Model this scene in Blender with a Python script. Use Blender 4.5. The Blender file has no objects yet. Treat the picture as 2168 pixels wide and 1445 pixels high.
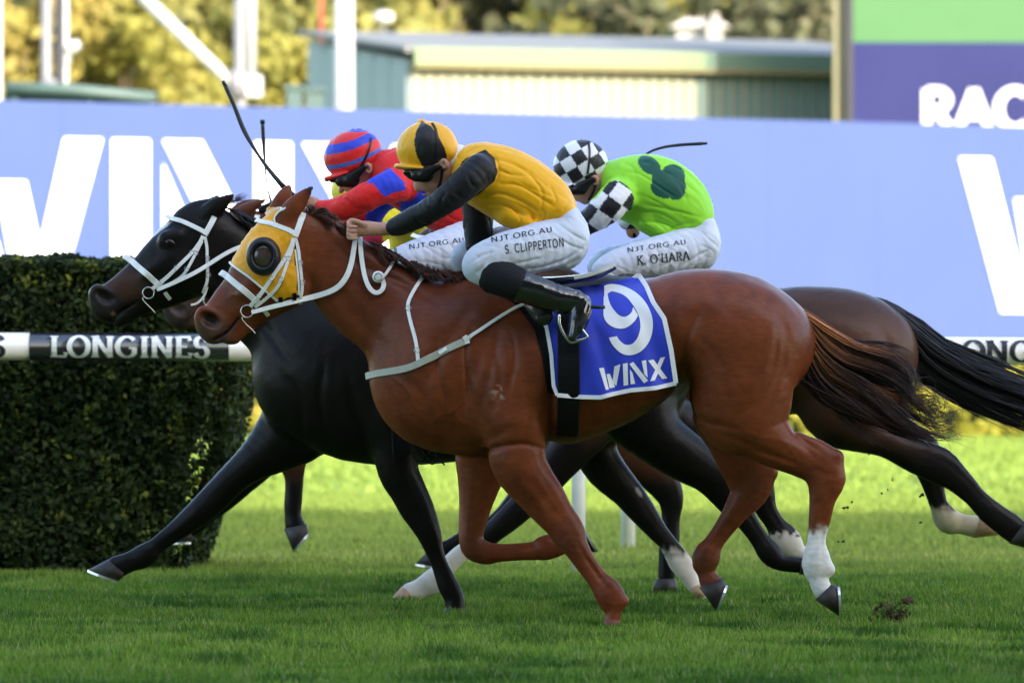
import bpy, bmesh, math, random, time
import numpy as np
from mathutils import Vector, Matrix
from mathutils.bvhtree import BVHTree

T0 = time.time()
rng = np.random.default_rng(7)
random.seed(7)
scn = bpy.context.scene
COL = scn.collection

# ------------------------------------------------------------------ camera, sky, sun, exposure
LENS, SENSOR = 200.0, 36.0
IW, IH = 2168.0, 1445.0
F = IW * LENS / SENSOR           # focal length in photograph pixels
CX, HY = 1084.0, 776.0           # principal column and horizon row of the photograph
CAMY, CAMZ = -25.6, 1.17
cam_d = bpy.data.cameras.new('camera')
cam = bpy.data.objects.new('camera', cam_d)
COL.objects.link(cam)
cam.location = (0, CAMY, CAMZ)
cam.rotation_euler = (math.radians(90), 0, 0)
cam_d.lens, cam_d.sensor_width = LENS, SENSOR
cam_d.shift_y = (HY - IH / 2) / IW
cam_d.clip_start, cam_d.clip_end = 0.5, 3000
cam_d.dof.use_dof = True
cam_d.dof.focus_distance = 25.5
cam_d.dof.aperture_fstop = 3.8
scn.camera = cam

SUN = Vector((0.52, -0.80, 0.42)).normalized()      # towards the sun
SUN_EL = math.asin(SUN.z)
SUN_ROT = math.atan2(SUN.x, SUN.y)
world = bpy.data.worlds.new('World')
scn.world = world
world.use_nodes = True
wn = world.node_tree
sky = wn.nodes.new('ShaderNodeTexSky')
sky.sky_type = 'NISHITA'
sky.sun_disc = False
sky.sun_elevation = SUN_EL
sky.sun_rotation = SUN_ROT
sky.air_density, sky.dust_density, sky.ozone_density = 1.0, 2.2, 0.7
wn.links.new(sky.outputs[0], wn.nodes['Background'].inputs[0])
wn.nodes['Background'].inputs[1].default_value = 0.15
sun_d = bpy.data.lights.new('sun', 'SUN')
sun_d.energy = 2.0
sun_d.angle = math.radians(1.2)
sun_d.color = (1.0, 0.93, 0.82)
sun_o = bpy.data.objects.new('sun', sun_d)
COL.objects.link(sun_o)
sun_o.rotation_euler = (-SUN).to_track_quat('-Z', 'Y').to_euler()
scn.view_settings.view_transform = 'Standard'
scn.view_settings.look = 'None'
scn.view_settings.exposure = 2.38
scn.view_settings.gamma = 1.0

# ------------------------------------------------------------------ helpers
def P(px, py, Y):
    """point at depth Y that lies at photograph pixel (px, py)"""
    s = (Y - CAMY) / F
    return ((px - CX) * s, Y, CAMZ + (HY - py) * s)

def S(Y):
    return (Y - CAMY) / F        # metres per photograph pixel at depth Y

def topx(v):
    d = v[:, 1] - CAMY
    return CX + v[:, 0] / d * F, HY - (v[:, 2] - CAMZ) / d * F

def tag(o, label=None, cat=None, group=None, kind=None):
    if label: o['label'] = label
    if cat: o['category'] = cat
    if group: o['group'] = group
    if kind: o['kind'] = kind
    return o

def empty(name, loc=(0, 0, 0)):
    o = bpy.data.objects.new(name, None)
    o.location = loc
    COL.objects.link(o)
    return o

def make(name, verts, faces, mat=None, parent=None, smooth=True, col=None):
    """one mesh object; faces is a list or an (n,3)/(n,4) array"""
    me = bpy.data.meshes.new(name)
    if isinstance(faces, np.ndarray):
        nv, nf, k = len(verts), len(faces), faces.shape[1]
        me.vertices.add(nv)
        me.vertices.foreach_set('co', np.ascontiguousarray(verts, dtype=np.float32).ravel())
        me.loops.add(nf * k)
        me.loops.foreach_set('vertex_index', np.ascontiguousarray(faces, dtype=np.int32).ravel())
        me.polygons.add(nf)
        me.polygons.foreach_set('loop_start', np.arange(0, nf * k, k, dtype=np.int32))
        me.polygons.foreach_set('loop_total', np.full(nf, k, dtype=np.int32))
        me.update(calc_edges=True)
    else:
        me.from_pydata([tuple(v) for v in verts], [], [tuple(f) for f in faces])
    if smooth:
        me.polygons.foreach_set('use_smooth', np.ones(len(me.polygons), dtype=bool))
    if col is not None:
        a = me.color_attributes.new('col', 'FLOAT_COLOR', 'POINT')
        c = np.ones((len(verts), 4), dtype=np.float32)
        c[:, :3] = col
        a.data.foreach_set('color', c.ravel())
    me.update()
    o = bpy.data.objects.new(name, me)
    COL.objects.link(o)
    if mat: me.materials.append(mat)
    if parent:
        o.parent = parent
        o.matrix_parent_inverse = Matrix.Translation(-Vector(parent.location))
    return o

class MB:
    """collects simple solids into one mesh"""
    def __init__(self):
        self.v, self.f = [], []
    def add(self, v, f):
        b = len(self.v)
        self.v += [tuple(p) for p in v]
        self.f += [tuple(i + b for i in q) for q in f]
        return self
    def box(self, lo, hi):
        x0, y0, z0 = lo; x1, y1, z1 = hi
        return self.add([(x0,y0,z0),(x1,y0,z0),(x1,y1,z0),(x0,y1,z0),(x0,y0,z1),(x1,y0,z1),(x1,y1,z1),(x0,y1,z1)],
                        [(0,3,2,1),(4,5,6,7),(0,1,5,4),(1,2,6,5),(2,3,7,6),(3,0,4,7)])
    def tube(self, pts, rad, n=10, cap=True, flat=1.0):
        pts = [Vector(p) for p in pts]
        if not hasattr(rad, '__len__'): rad = [rad] * len(pts)
        base = len(self.v)
        up = None
        for i, p in enumerate(pts):
            t = (pts[min(i + 1, len(pts) - 1)] - pts[max(i - 1, 0)]).normalized()
            if up is None:
                up = Vector((0, 0, 1)) if abs(t.z) < 0.9 else Vector((0, 1, 0))
            a = t.cross(up).normalized()
            b = a.cross(t).normalized()
            up = b
            for k in range(n):
                th = 2 * math.pi * k / n
                self.v.append(tuple(p + a * (rad[i] * math.cos(th)) + b * (rad[i] * flat * math.sin(th))))
        for i in range(len(pts) - 1):
            for k in range(n):
                k2 = (k + 1) % n
                self.f.append((base + i*n + k, base + i*n + k2, base + (i+1)*n + k2, base + (i+1)*n + k))
        if cap:
            self.f.append(tuple(base + k for k in reversed(range(n))))
            self.f.append(tuple(base + (len(pts)-1)*n + k for k in range(n)))
        return self
    def prism(self, poly, y0, y1):
        """polygon in (x,z), counter-clockwise seen from the camera, extruded in depth"""
        n = len(poly)
        v = [(x, y0, z) for x, z in poly] + [(x, y1, z) for x, z in poly]
        f = [tuple(range(n)), tuple(reversed(range(n, 2*n)))]
        f += [((k+1) % n, k, n + k, n + (k+1) % n) for k in range(n)]
        return self.add(v, f)
    def build(self, name, mat=None, parent=None, smooth=False):
        return make(name, self.v, self.f, mat, parent, smooth)

def catmull(pts, sub):
    """smooth subdivision of an (n,m) array of nodes"""
    p = np.asarray(pts, dtype=float)
    if len(p) < 3 or sub < 2:
        if sub < 2: return p
        t = np.linspace(0, 1, sub + 1)[:, None]
        return np.concatenate([p[i] * (1-t[:-1]) + p[i+1] * t[:-1] for i in range(len(p)-1)] + [p[-1:]])
    e = np.vstack([2*p[0]-p[1], p, 2*p[-1]-p[-2]])
    out = []
    for i in range(1, len(e) - 2):
        for s in range(sub):
            t = s / sub
            a, b, c, d = e[i-1], e[i], e[i+1], e[i+2]
            out.append(0.5*((2*b) + (c-a)*t + (2*a-5*b+4*c-d)*t*t + (-a+3*b-3*c+d)*t**3))
    out.append(p[-1])
    return np.array(out)

# ------------------------------------------------------------------ signed-distance sculpting
class Vox:
    def __init__(self, lo, hi, h):
        self.h = h
        self.lo = np.array(lo, dtype=np.float32)
        n = np.ceil((np.array(hi) - np.array(lo)) / h).astype(int) + 1
        self.n = n
        self.D = np.full(tuple(n), 0.3, dtype=np.float32)
        self.ax = [(self.lo[i] + np.arange(n[i]) * h).astype(np.float32) for i in range(3)]
    def win(self, lo, hi):
        s = []
        for i in range(3):
            a = int(np.clip(math.floor((lo[i] - self.lo[i]) / self.h), 0, self.n[i] - 1))
            b = int(np.clip(math.ceil((hi[i] - self.lo[i]) / self.h) + 1, a + 1, self.n[i]))
            s.append(slice(a, b))
        return tuple(s)
    def grid(self, sl):
        return (self.ax[0][sl[0]][:, None, None], self.ax[1][sl[1]][None, :, None], self.ax[2][sl[2]][None, None, :])
    def put(self, sl, d, k, sub=False):
        a = self.D[sl]
        if sub:
            if k > 0:
                h = np.maximum(k - np.abs(a + d), 0) / k
                self.D[sl] = np.maximum(a, -d) + h*h*k*0.25
            else:
                self.D[sl] = np.maximum(a, -d)
        else:
            if k > 0:
                h = np.maximum(k - np.abs(a - d), 0) / k
                self.D[sl] = np.minimum(a, d) - h*h*k*0.25
            else:
                self.D[sl] = np.minimum(a, d)
    def limb(self, nodes, k=0.03, sub=3, cap=1.0, carve=False):
        """nodes (x,y,z,rn,ry): rn in the side-view plane, ry across it"""
        q = catmull(nodes, sub).astype(np.float32)
        q[:, 3:] = np.maximum(q[:, 3:], 0.003)
        m = k + 2*self.h
        lo = (q[:, :3] - np.maximum(q[:, 3:4], q[:, 4:5])).min(0) - m
        hi = (q[:, :3] + np.maximum(q[:, 3:4], q[:, 4:5])).max(0) + m
        sl = self.win(lo, hi)
        shp = tuple(s.stop - s.start for s in sl)
        L = np.full(shp, 0.3, dtype=np.float32)
        nseg = len(q) - 1
        for i in range(nseg):
            a, b = q[i], q[i+1]
            R = max(a[3], b[3], a[4], b[4])
            slo = np.minimum(a[:3], b[:3]) - R - m
            shi = np.maximum(a[:3], b[:3]) + R + m
            s2 = self.win(slo, shi)
            s3 = tuple(slice(max(s2[j].start, sl[j].start), min(s2[j].stop, sl[j].stop)) for j in range(3))
            if any(s.stop <= s.start for s in s3): continue
            X, Yg, Z = self.grid(s3)
            dx, dz = b[0]-a[0], b[2]-a[2]
            L2 = dx*dx + dz*dz
            if L2 < 1e-10: continue
            tr = ((X-a[0])*dx + (Z-a[2])*dz) / L2
            t = np.clip(tr, 0, 1)
            ex = X - a[0] - t*dx
            ez = Z - a[2] - t*dz
            e2 = ex*ex + ez*ez
            if cap != 1.0 and (i == 0 or i == nseg - 1):
                over = (tr - t)
                if i == 0 and nseg > 1: over = np.minimum(over, 0)
                elif i == nseg - 1 and nseg > 1: over = np.maximum(over, 0)
                e2 = e2 + (cap*cap - 1) * over*over*L2
            rn = a[3] + t*(b[3]-a[3])
            ry = a[4] + t*(b[4]-a[4])
            dy = Yg - (a[1] + t*(b[1]-a[1]))
            u = e2/(rn*rn); v = dy*dy/(ry*ry)
            k0 = np.sqrt(u + v)
            k1 = np.sqrt(u/(rn*rn) + v/(ry*ry)) + 1e-4
            d = k0*(k0-1)/k1
            l3 = tuple(slice(s3[j].start - sl[j].start, s3[j].stop - sl[j].start) for j in range(3))
            L[l3] = np.minimum(L[l3], d)
        self.put(sl, L, k, carve)
    def ell(self, c, r, ang=0.0, k=0.03, carve=False):
        """ellipsoid; ang turns it in the side-view plane (degrees, x towards z)"""
        R = max(r) + k + 2*self.h
        c = np.array(c, dtype=np.float32)
        sl = self.win(c - R, c + R)
        X, Yg, Z = self.grid(sl)
        ca, sa = math.cos(math.radians(ang)), math.sin(math.radians(ang))
        x, z = X - c[0], Z - c[2]
        u = (x*ca + z*sa); w = (-x*sa + z*ca); v = Yg - c[1]
        k0 = np.sqrt((u/r[0])**2 + (v/r[1])**2 + (w/r[2])**2)
        k1 = np.sqrt((u/r[0]**2)**2 + (v/r[1]**2)**2 + (w/r[2]**2)**2) + 1e-4
        self.put(sl, k0*(k0-1)/k1, k, carve)
    def swell(self, c, r, amp, ang=0.0):
        """soft swelling (amp>0) or hollow (amp<0) of the surface near c"""
        c = np.array(c, dtype=np.float32)
        R = 2.2*max(r)
        sl = self.win(c - R, c + R)
        X, Yg, Z = self.grid(sl)
        ca, sa = math.cos(math.radians(ang)), math.sin(math.radians(ang))
        x, z = X - c[0], Z - c[2]
        u = (x*ca + z*sa)/r[0]; w = (-x*sa + z*ca)/r[2]; v = (Yg - c[1])/r[1]
        self.D[sl] -= amp*np.exp(-(u*u + v*v + w*w))
    def groove(self, pts, width, amp, yc=None, ydep=0.12):
        """a crease along a side-view polyline pts [(x,z)...]; optional depth band"""
        q = np.asarray(pts, dtype=np.float32)
        R = 2.6*width
        lo = (q[:, 0].min()-R, -99 if yc is None else yc-2.5*ydep, q[:, 1].min()-R)
        hi = (q[:, 0].max()+R, 99 if yc is None else yc+2.5*ydep, q[:, 1].max()+R)
        sl = self.win(lo, hi)
        X, Yg, Z = self.grid(sl)
        best = None
        n = len(q) - 1
        for i in range(n):
            a, b = q[i], q[i+1]
            d = b - a
            l2 = float(d @ d) + 1e-9
            t = np.clip(((X-a[0])*d[0] + (Z-a[1])*d[1]) / l2, 0, 1)
            e = (X-a[0]-t*d[0])**2 + (Z-a[1]-t*d[1])**2
            s = (i + t)/n
            f = np.exp(-e/(width*width)) * np.sqrt(np.clip(np.sin(np.pi*np.clip(s*0.96+0.02, 0, 1)), 0, 1))
            best = f if best is None else np.maximum(best, f)
        if yc is not None:
            best = best*np.exp(-((Yg - yc)/ydep)**2)
        self.D[sl] += amp*best
    def mesh(self, smooth=1):
        v, q = surface_nets(self.D, self.lo, self.h)
        if smooth: v = relax(v, q, smooth)
        return v, q

def surface_nets(D, lo, h):
    ins = D < 0
    nx, ny, nz = D.shape
    c = np.zeros((nx-1, ny-1, nz-1), dtype=np.uint8)
    for i in (0, 1):
        for j in (0, 1):
            for k in (0, 1):
                c += ins[i:nx-1+i, j:ny-1+j, k:nz-1+k]
    act = (c > 0) & (c < 8)
    I, J, K = np.nonzero(act)
    n = len(I)
    vid = np.full(act.shape, -1, dtype=np.int32)
    vid[I, J, K] = np.arange(n)
    acc = np.zeros((n, 3), dtype=np.float32); cnt = np.zeros(n, dtype=np.float32)
    corners = [(i, j, k) for i in (0, 1) for j in (0, 1) for k in (0, 1)]
    val = {cc: D[I+cc[0], J+cc[1], K+cc[2]] for cc in corners}
    for ax in range(3):
        for cc in corners:
            if cc[ax]: continue
            c2 = list(cc); c2[ax] = 1; c2 = tuple(c2)
            a, b = val[cc], val[c2]
            m = (a < 0) != (b < 0)
            t = a[m]/(a[m]-b[m])
            p = np.tile(np.array(cc, dtype=np.float32), (m.sum(), 1))
            p[:, ax] = t
            acc[m] += p; cnt[m] += 1
    v = lo + h*(np.stack([I, J, K], 1) + acc/cnt[:, None])
    quads = []
    for ax in range(3):
        o1, o2 = (ax+1) % 3, (ax+2) % 3
        s0 = [slice(None)]*3; s1 = [slice(None)]*3
        s0[ax] = slice(0, -1); s1[ax] = slice(1, None)
        A, B = ins[tuple(s0)], ins[tuple(s1)]
        e = np.argwhere(A != B)
        ok = (e[:, o1] > 0) & (e[:, o2] > 0) & (e[:, o1] < D.shape[o1]-1) & (e[:, o2] < D.shape[o2]-1)
        e = e[ok]
        def cell(d1, d2):
            q = e.copy(); q[:, o1] -= d1; q[:, o2] -= d2
            return vid[q[:, 0], q[:, 1], q[:, 2]]
        q = np.stack([cell(1, 1), cell(0, 1), cell(0, 0), cell(1, 0)], 1)
        flip = ~A[e[:, 0], e[:, 1], e[:, 2]]
        q[flip] = q[flip][:, ::-1]
        quads.append(q)
    q = np.concatenate(quads)
    q = q[(q >= 0).all(1)]
    return v.astype(np.float32), q

def relax(v, q, it=1, lam=0.5):
    e = np.concatenate([q[:, [0, 1]], q[:, [1, 2]], q[:, [2, 3]], q[:, [3, 0]]])
    for s in range(it):
        for l in (lam, -lam*1.04):
            acc = np.zeros_like(v); cnt = np.zeros(len(v), dtype=np.float32)
            for ax in range(3):
                acc[:, ax] = np.bincount(e[:, 0], v[e[:, 1], ax], len(v)) + np.bincount(e[:, 1], v[e[:, 0], ax], len(v))
            cnt = np.bincount(e.ravel(), minlength=len(v)).astype(np.float32)
            v = v + l*(acc/np.maximum(cnt, 1)[:, None] - v)
    return v.astype(np.float32)

def vnormals(v, q):
    a = np.cross(v[q[:, 2]] - v[q[:, 0]], v[q[:, 3]] - v[q[:, 1]])
    n = np.zeros_like(v)
    for k in range(4):
        for ax in range(3):
            n[:, ax] += np.bincount(q[:, k], a[:, ax], len(v))
    return n / (np.linalg.norm(n, axis=1, keepdims=True) + 1e-9)

def bvh_of(v, q):
    return BVHTree.FromPolygons([tuple(p) for p in v.tolist()], q.tolist())

def inpoly(x, y, poly):
    r = np.zeros(len(x), dtype=bool)
    n = len(poly)
    for i in range(n):
        x0, y0 = poly[i]; x1, y1 = poly[(i+1) % n]
        c = ((y0 > y) != (y1 > y)) & (x < (x1-x0)*(y-y0)/((y1-y0) + 1e-9) + x0)
        r ^= c
    return r

def sstep(a, b, x):
    t = np.clip((x-a)/(b-a), 0, 1)
    return t*t*(3-2*t)

def lerpc(c0, c1, t):
    return c0*(1-t[:, None]) + np.array(c1)*t[:, None]

def vnoise(p, s, seed=0):
    """cheap smooth value noise on points"""
    q = p/s + seed*17.3
    i = np.floor(q).astype(np.int64); f = q - i
    f = f*f*(3-2*f)
    out = 0
    for a in (0, 1):
        for b in (0, 1):
            for c in (0, 1):
                hsh = ((i[:, 0]+a)*73856093) ^ ((i[:, 1]+b)*19349663) ^ ((i[:, 2]+c)*83492791)
                r = ((hsh*2654435761) % 4294967296)/4294967296.0
                w = (f[:, 0] if a else 1-f[:, 0])*(f[:, 1] if b else 1-f[:, 1])*(f[:, 2] if c else 1-f[:, 2])
                out = out + r*w
    return out

# ------------------------------------------------------------------ materials
def srgb(r, g, b):
    f = lambda c: (c/255/12.92) if c/255 <= 0.04045 else ((c/255+0.055)/1.055)**2.4
    return (f(r), f(g), f(b))

MATS = {}
def mat(name, color=(0.5, 0.5, 0.5), rough=0.6, spec=0.4, metal=0.0, noise=None, bump=None, attr=False, emit=None,
        coat=0.0, sheen=0.0, trans=None, alpha=None, noise2=None):
    """noise=(scale, amount): value variation; bump=(scale, strength, distance, stretch)"""
    if name in MATS: return MATS[name]
    m = bpy.data.materials.new(name)
    m.use_nodes = True
    nt = m.node_tree; N = nt.nodes; Lk = nt.links
    b = N['Principled BSDF']
    b.inputs['Base Color'].default_value = (*color, 1)
    b.inputs['Roughness'].default_value = rough
    b.inputs['Specular IOR Level'].default_value = spec
    b.inputs['Metallic'].default_value = metal
    b.inputs['Coat Weight'].default_value = coat
    b.inputs['Coat Roughness'].default_value = 0.15
    b.inputs['Sheen Weight'].default_value = sheen
    if alpha is not None: b.inputs['Alpha'].default_value = alpha
    tc = N.new('ShaderNodeTexCoord')
    src = None
    if attr:
        at = N.new('ShaderNodeAttribute'); at.attribute_name = 'col'
        src = at.outputs['Color']
    if noise:
        nz = N.new('ShaderNodeTexNoise'); nz.inputs['Scale'].default_value = noise[0]
        nz.inputs['Detail'].default_value = 6; nz.inputs['Roughness'].default_value = 0.65
        Lk.new(tc.outputs['Object'], nz.inputs['Vector'])
        mr = N.new('ShaderNodeMapRange')
        mr.inputs['From Min'].default_value = 0.25; mr.inputs['From Max'].default_value = 0.75
        mr.inputs['To Min'].default_value = 1-noise[1]; mr.inputs['To Max'].default_value = 1+noise[1]
        Lk.new(nz.outputs['Fac'], mr.inputs['Value'])
        mx = N.new('ShaderNodeMix'); mx.data_type = 'RGBA'; mx.blend_type = 'MULTIPLY'
        mx.inputs[0].default_value = 1.0
        if src: Lk.new(src, mx.inputs[6])
        else: mx.inputs[6].default_value = (*color, 1)
        Lk.new(mr.outputs[0], mx.inputs[7])
        src = mx.outputs[2]
    if noise2:
        n3 = N.new('ShaderNodeTexNoise'); n3.inputs['Scale'].default_value = noise2[0]; n3.inputs['Detail'].default_value = 4
        mp3 = N.new('ShaderNodeMapping'); mp3.inputs['Scale'].default_value = noise2[2]
        Lk.new(tc.outputs['Object'], mp3.inputs['Vector']); Lk.new(mp3.outputs[0], n3.inputs['Vector'])
        mr3 = N.new('ShaderNodeMapRange'); mr3.inputs['From Min'].default_value = .3; mr3.inputs['From Max'].default_value = .7
        mr3.inputs['To Min'].default_value = 1-noise2[1]; mr3.inputs['To Max'].default_value = 1+noise2[1]
        Lk.new(n3.outputs['Fac'], mr3.inputs['Value'])
        mx3 = N.new('ShaderNodeMix'); mx3.data_type = 'RGBA'; mx3.blend_type = 'MULTIPLY'; mx3.inputs[0].default_value = 1
        if src: Lk.new(src, mx3.inputs[6])
        else: mx3.inputs[6].default_value = (*color, 1)
        Lk.new(mr3.outputs[0], mx3.inputs[7]); src = mx3.outputs[2]
    if src: Lk.new(src, b.inputs['Base Color'])
    if bump:
        bz = N.new('ShaderNodeTexNoise'); bz.inputs['Scale'].default_value = bump[0]
        bz.inputs['Detail'].default_value = 4
        v = tc.outputs['Object']
        if len(bump) > 3:
            mp = N.new('ShaderNodeMapping'); mp.inputs['Scale'].default_value = bump[3]
            Lk.new(v, mp.inputs['Vector']); v = mp.outputs[0]
        Lk.new(v, bz.inputs['Vector'])
        bp = N.new('ShaderNodeBump'); bp.inputs['Strength'].default_value = bump[1]; bp.inputs['Distance'].default_value = bump[2]
        Lk.new(bz.outputs['Fac'], bp.inputs['Height'])
        Lk.new(bp.outputs[0], b.inputs['Normal'])
    if emit:
        b.inputs['Emission Color'].default_value = (*emit[0], 1)
        b.inputs['Emission Strength'].default_value = emit[1]
    if trans is not None:
        tr = N.new('ShaderNodeBsdfTranslucent'); ms = N.new('ShaderNodeMixShader')
        ms.inputs[0].default_value = trans
        if src: Lk.new(src, tr.inputs['Color'])
        else: tr.inputs['Color'].default_value = (*color, 1)
        Lk.new(b.outputs[0], ms.inputs[1]); Lk.new(tr.outputs[0], ms.inputs[2])
        Lk.new(ms.outputs[0], N['Material Output'].inputs['Surface'])
    MATS[name] = m
    return m
# ------------------------------------------------------------------ lettering: strokes on a unit-high box
def arc(cx, cy, rx, ry, a0, a1, n=14):
    return [(cx + rx*math.cos(math.radians(a0+(a1-a0)*i/n)), cy + ry*math.sin(math.radians(a0+(a1-a0)*i/n))) for i in range(n+1)]
GLYPH = {   # width, strokes, serif feet (x, y)
    'L': (0.62, [[(.16, 0), (.16, 1)], [(.16, .03), (.58, .03), (.60, .22)]], [(.16, 1), (.16, 0)]),
    'O': (0.86, [arc(.43, .5, .36, .48, 0, 360, 28)], []),
    'N': (0.86, [[(.14, 0), (.14, 1)], [(.14, 1), (.70, 0)], [(.70, 0), (.70, 1)]], [(.14, 0), (.14, 1), (.70, 1)]),
    'G': (0.86, [arc(.44, .5, .36, .48, 42, 318, 24) + [(.72, .20), (.72, .44)], [(.52, .44), (.80, .44)]], []),
    'I': (0.38, [[(.19, 0), (.19, 1)]], [(.19, 0), (.19, 1)]),
    'E': (0.66, [[(.16, 0), (.16, 1)], [(.16, .97), (.56, .97), (.58, .80)], [(.16, .52), (.46, .52)], [(.16, .03), (.58, .03), (.60, .22)]], [(.16, 0), (.16, 1)]),
    'S': (0.62, [[(.53, .78)] + arc(.31, .73, .21, .25, 40, 250, 12) + arc(.31, .26, .23, .25, 80, -140, 14) + [(.08, .22)]], []),
    'R': (0.70, [[(.15, 0), (.15, 1)], [(.15, .97)] + arc(.36, .73, .22, .24, 90, -90, 10) + [(.15, .49)], [(.34, .49), (.64, 0)]], [(.15, 0), (.15, 1)]),
    'A': (0.76, [[(.05, 0), (.38, 1)], [(.38, 1), (.71, 0)], [(.18, .33), (.58, .33)]], [(.05, 0), (.71, 0)]),
    'C': (0.80, [arc(.43, .5, .35, .48, 45, 315, 22)], []),
    'P': (0.66, [[(.15, 0), (.15, 1)], [(.15, .97)] + arc(.36, .72, .22, .25, 90, -90, 10) + [(.15, .47)]], [(.15, 0), (.15, 1)]),
    'T': (0.66, [[(.33, 0), (.33, 1)], [(.04, .96), (.62, .96)]], [(.33, 0)]),
    'J': (0.50, [[(.36, 1), (.36, .25)] + arc(.20, .22, .16, .2, 0, -150, 8)], []),
    'U': (0.74, [[(.14, 1), (.14, .3)] + arc(.37, .3, .23, .28, 180, 360, 10) + [(.60, 1)]], []),
    'K': (0.72, [[(.15, 0), (.15, 1)], [(.62, 1), (.15, .42)], [(.30, .58), (.66, 0)]], [(.15, 0), (.15, 1), (.66, 0), (.62, 1)]),
    'H': (0.80, [[(.15, 0), (.15, 1)], [(.65, 0), (.65, 1)], [(.15, .5), (.65, .5)]], [(.15, 0), (.15, 1), (.65, 0), (.65, 1)]),
    'M': (0.90, [[(.12, 0), (.12, 1)], [(.12, 1), (.44, .2)], [(.44, .2), (.76, 1)], [(.76, 1), (.76, 0)]], []),
    '.': (0.26, [[(.13, 0), (.13, .10)]], []), "'": (0.24, [[(.12, .78), (.12, 1)]], []), ' ': (0.34, [], []),
}
def stroke_quads(line, thick, thin):
    q = np.array(line, dtype=float)
    n = len(q)
    closed = np.allclose(q[0], q[-1]) and n > 3
    L, R = [], []
    for i in range(n):
        if closed: t = q[(i+1) % (n-1)] - q[(i-1) % (n-1)]
        else: t = q[min(i+1, n-1)] - q[max(i-1, 0)]
        t = t/(np.linalg.norm(t)+1e-9)
        w = thin + (thick-thin)*abs(t[1])
        nn = np.array([-t[1], t[0]])*w/2
        L.append(q[i]+nn); R.append(q[i]-nn)
    return [(L[i], R[i], R[i+1], L[i+1]) for i in range(n-1)]

def text_quads(txt, thick=.2, thin=.2, serif=False, track=0.0):
    """quads as corner lists with a stroke number, and the total width, cap height 1"""
    x = 0.0; out = []; sid = 0
    for ch in txt:
        w, st, sf = GLYPH[ch]
        for ln in st:
            for qd in stroke_quads(ln, thick, thin):
                out.append((sid, [(p[0]+x, p[1]) for p in qd]))
            sid += 1
        if serif:
            for sx, sy in sf:
                y0, y1 = (sy-.07, sy) if sy > .5 else (sy, sy+.07)
                out.append((sid, [(sx-.15+x, y0), (sx+.15+x, y0), (sx+.15+x, y1), (sx-.15+x, y1)])); sid += 1
        x += w + track
    return out, x

def text_mesh(name, quads, fn, m, parent, lift=0.0006):
    """fn(u, v, lift) -> world point; every stroke is laid a hair above the one before"""
    V, Fc = [], []
    for sid, qd in quads:
        b = len(V)
        for i in range(5):
            t = i/4
            for j in range(2):
                a, c = (qd[0], qd[3]) if j == 0 else (qd[1], qd[2])
                V.append(fn(a[0]*(1-t)+c[0]*t, a[1]*(1-t)+c[1]*t, lift*(1+sid % 5)))
        for i in range(4):
            Fc.append((b+2*i, b+2*i+1, b+2*i+3, b+2*i+2))
    return make(name, V, Fc, m, parent, smooth=False)

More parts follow.
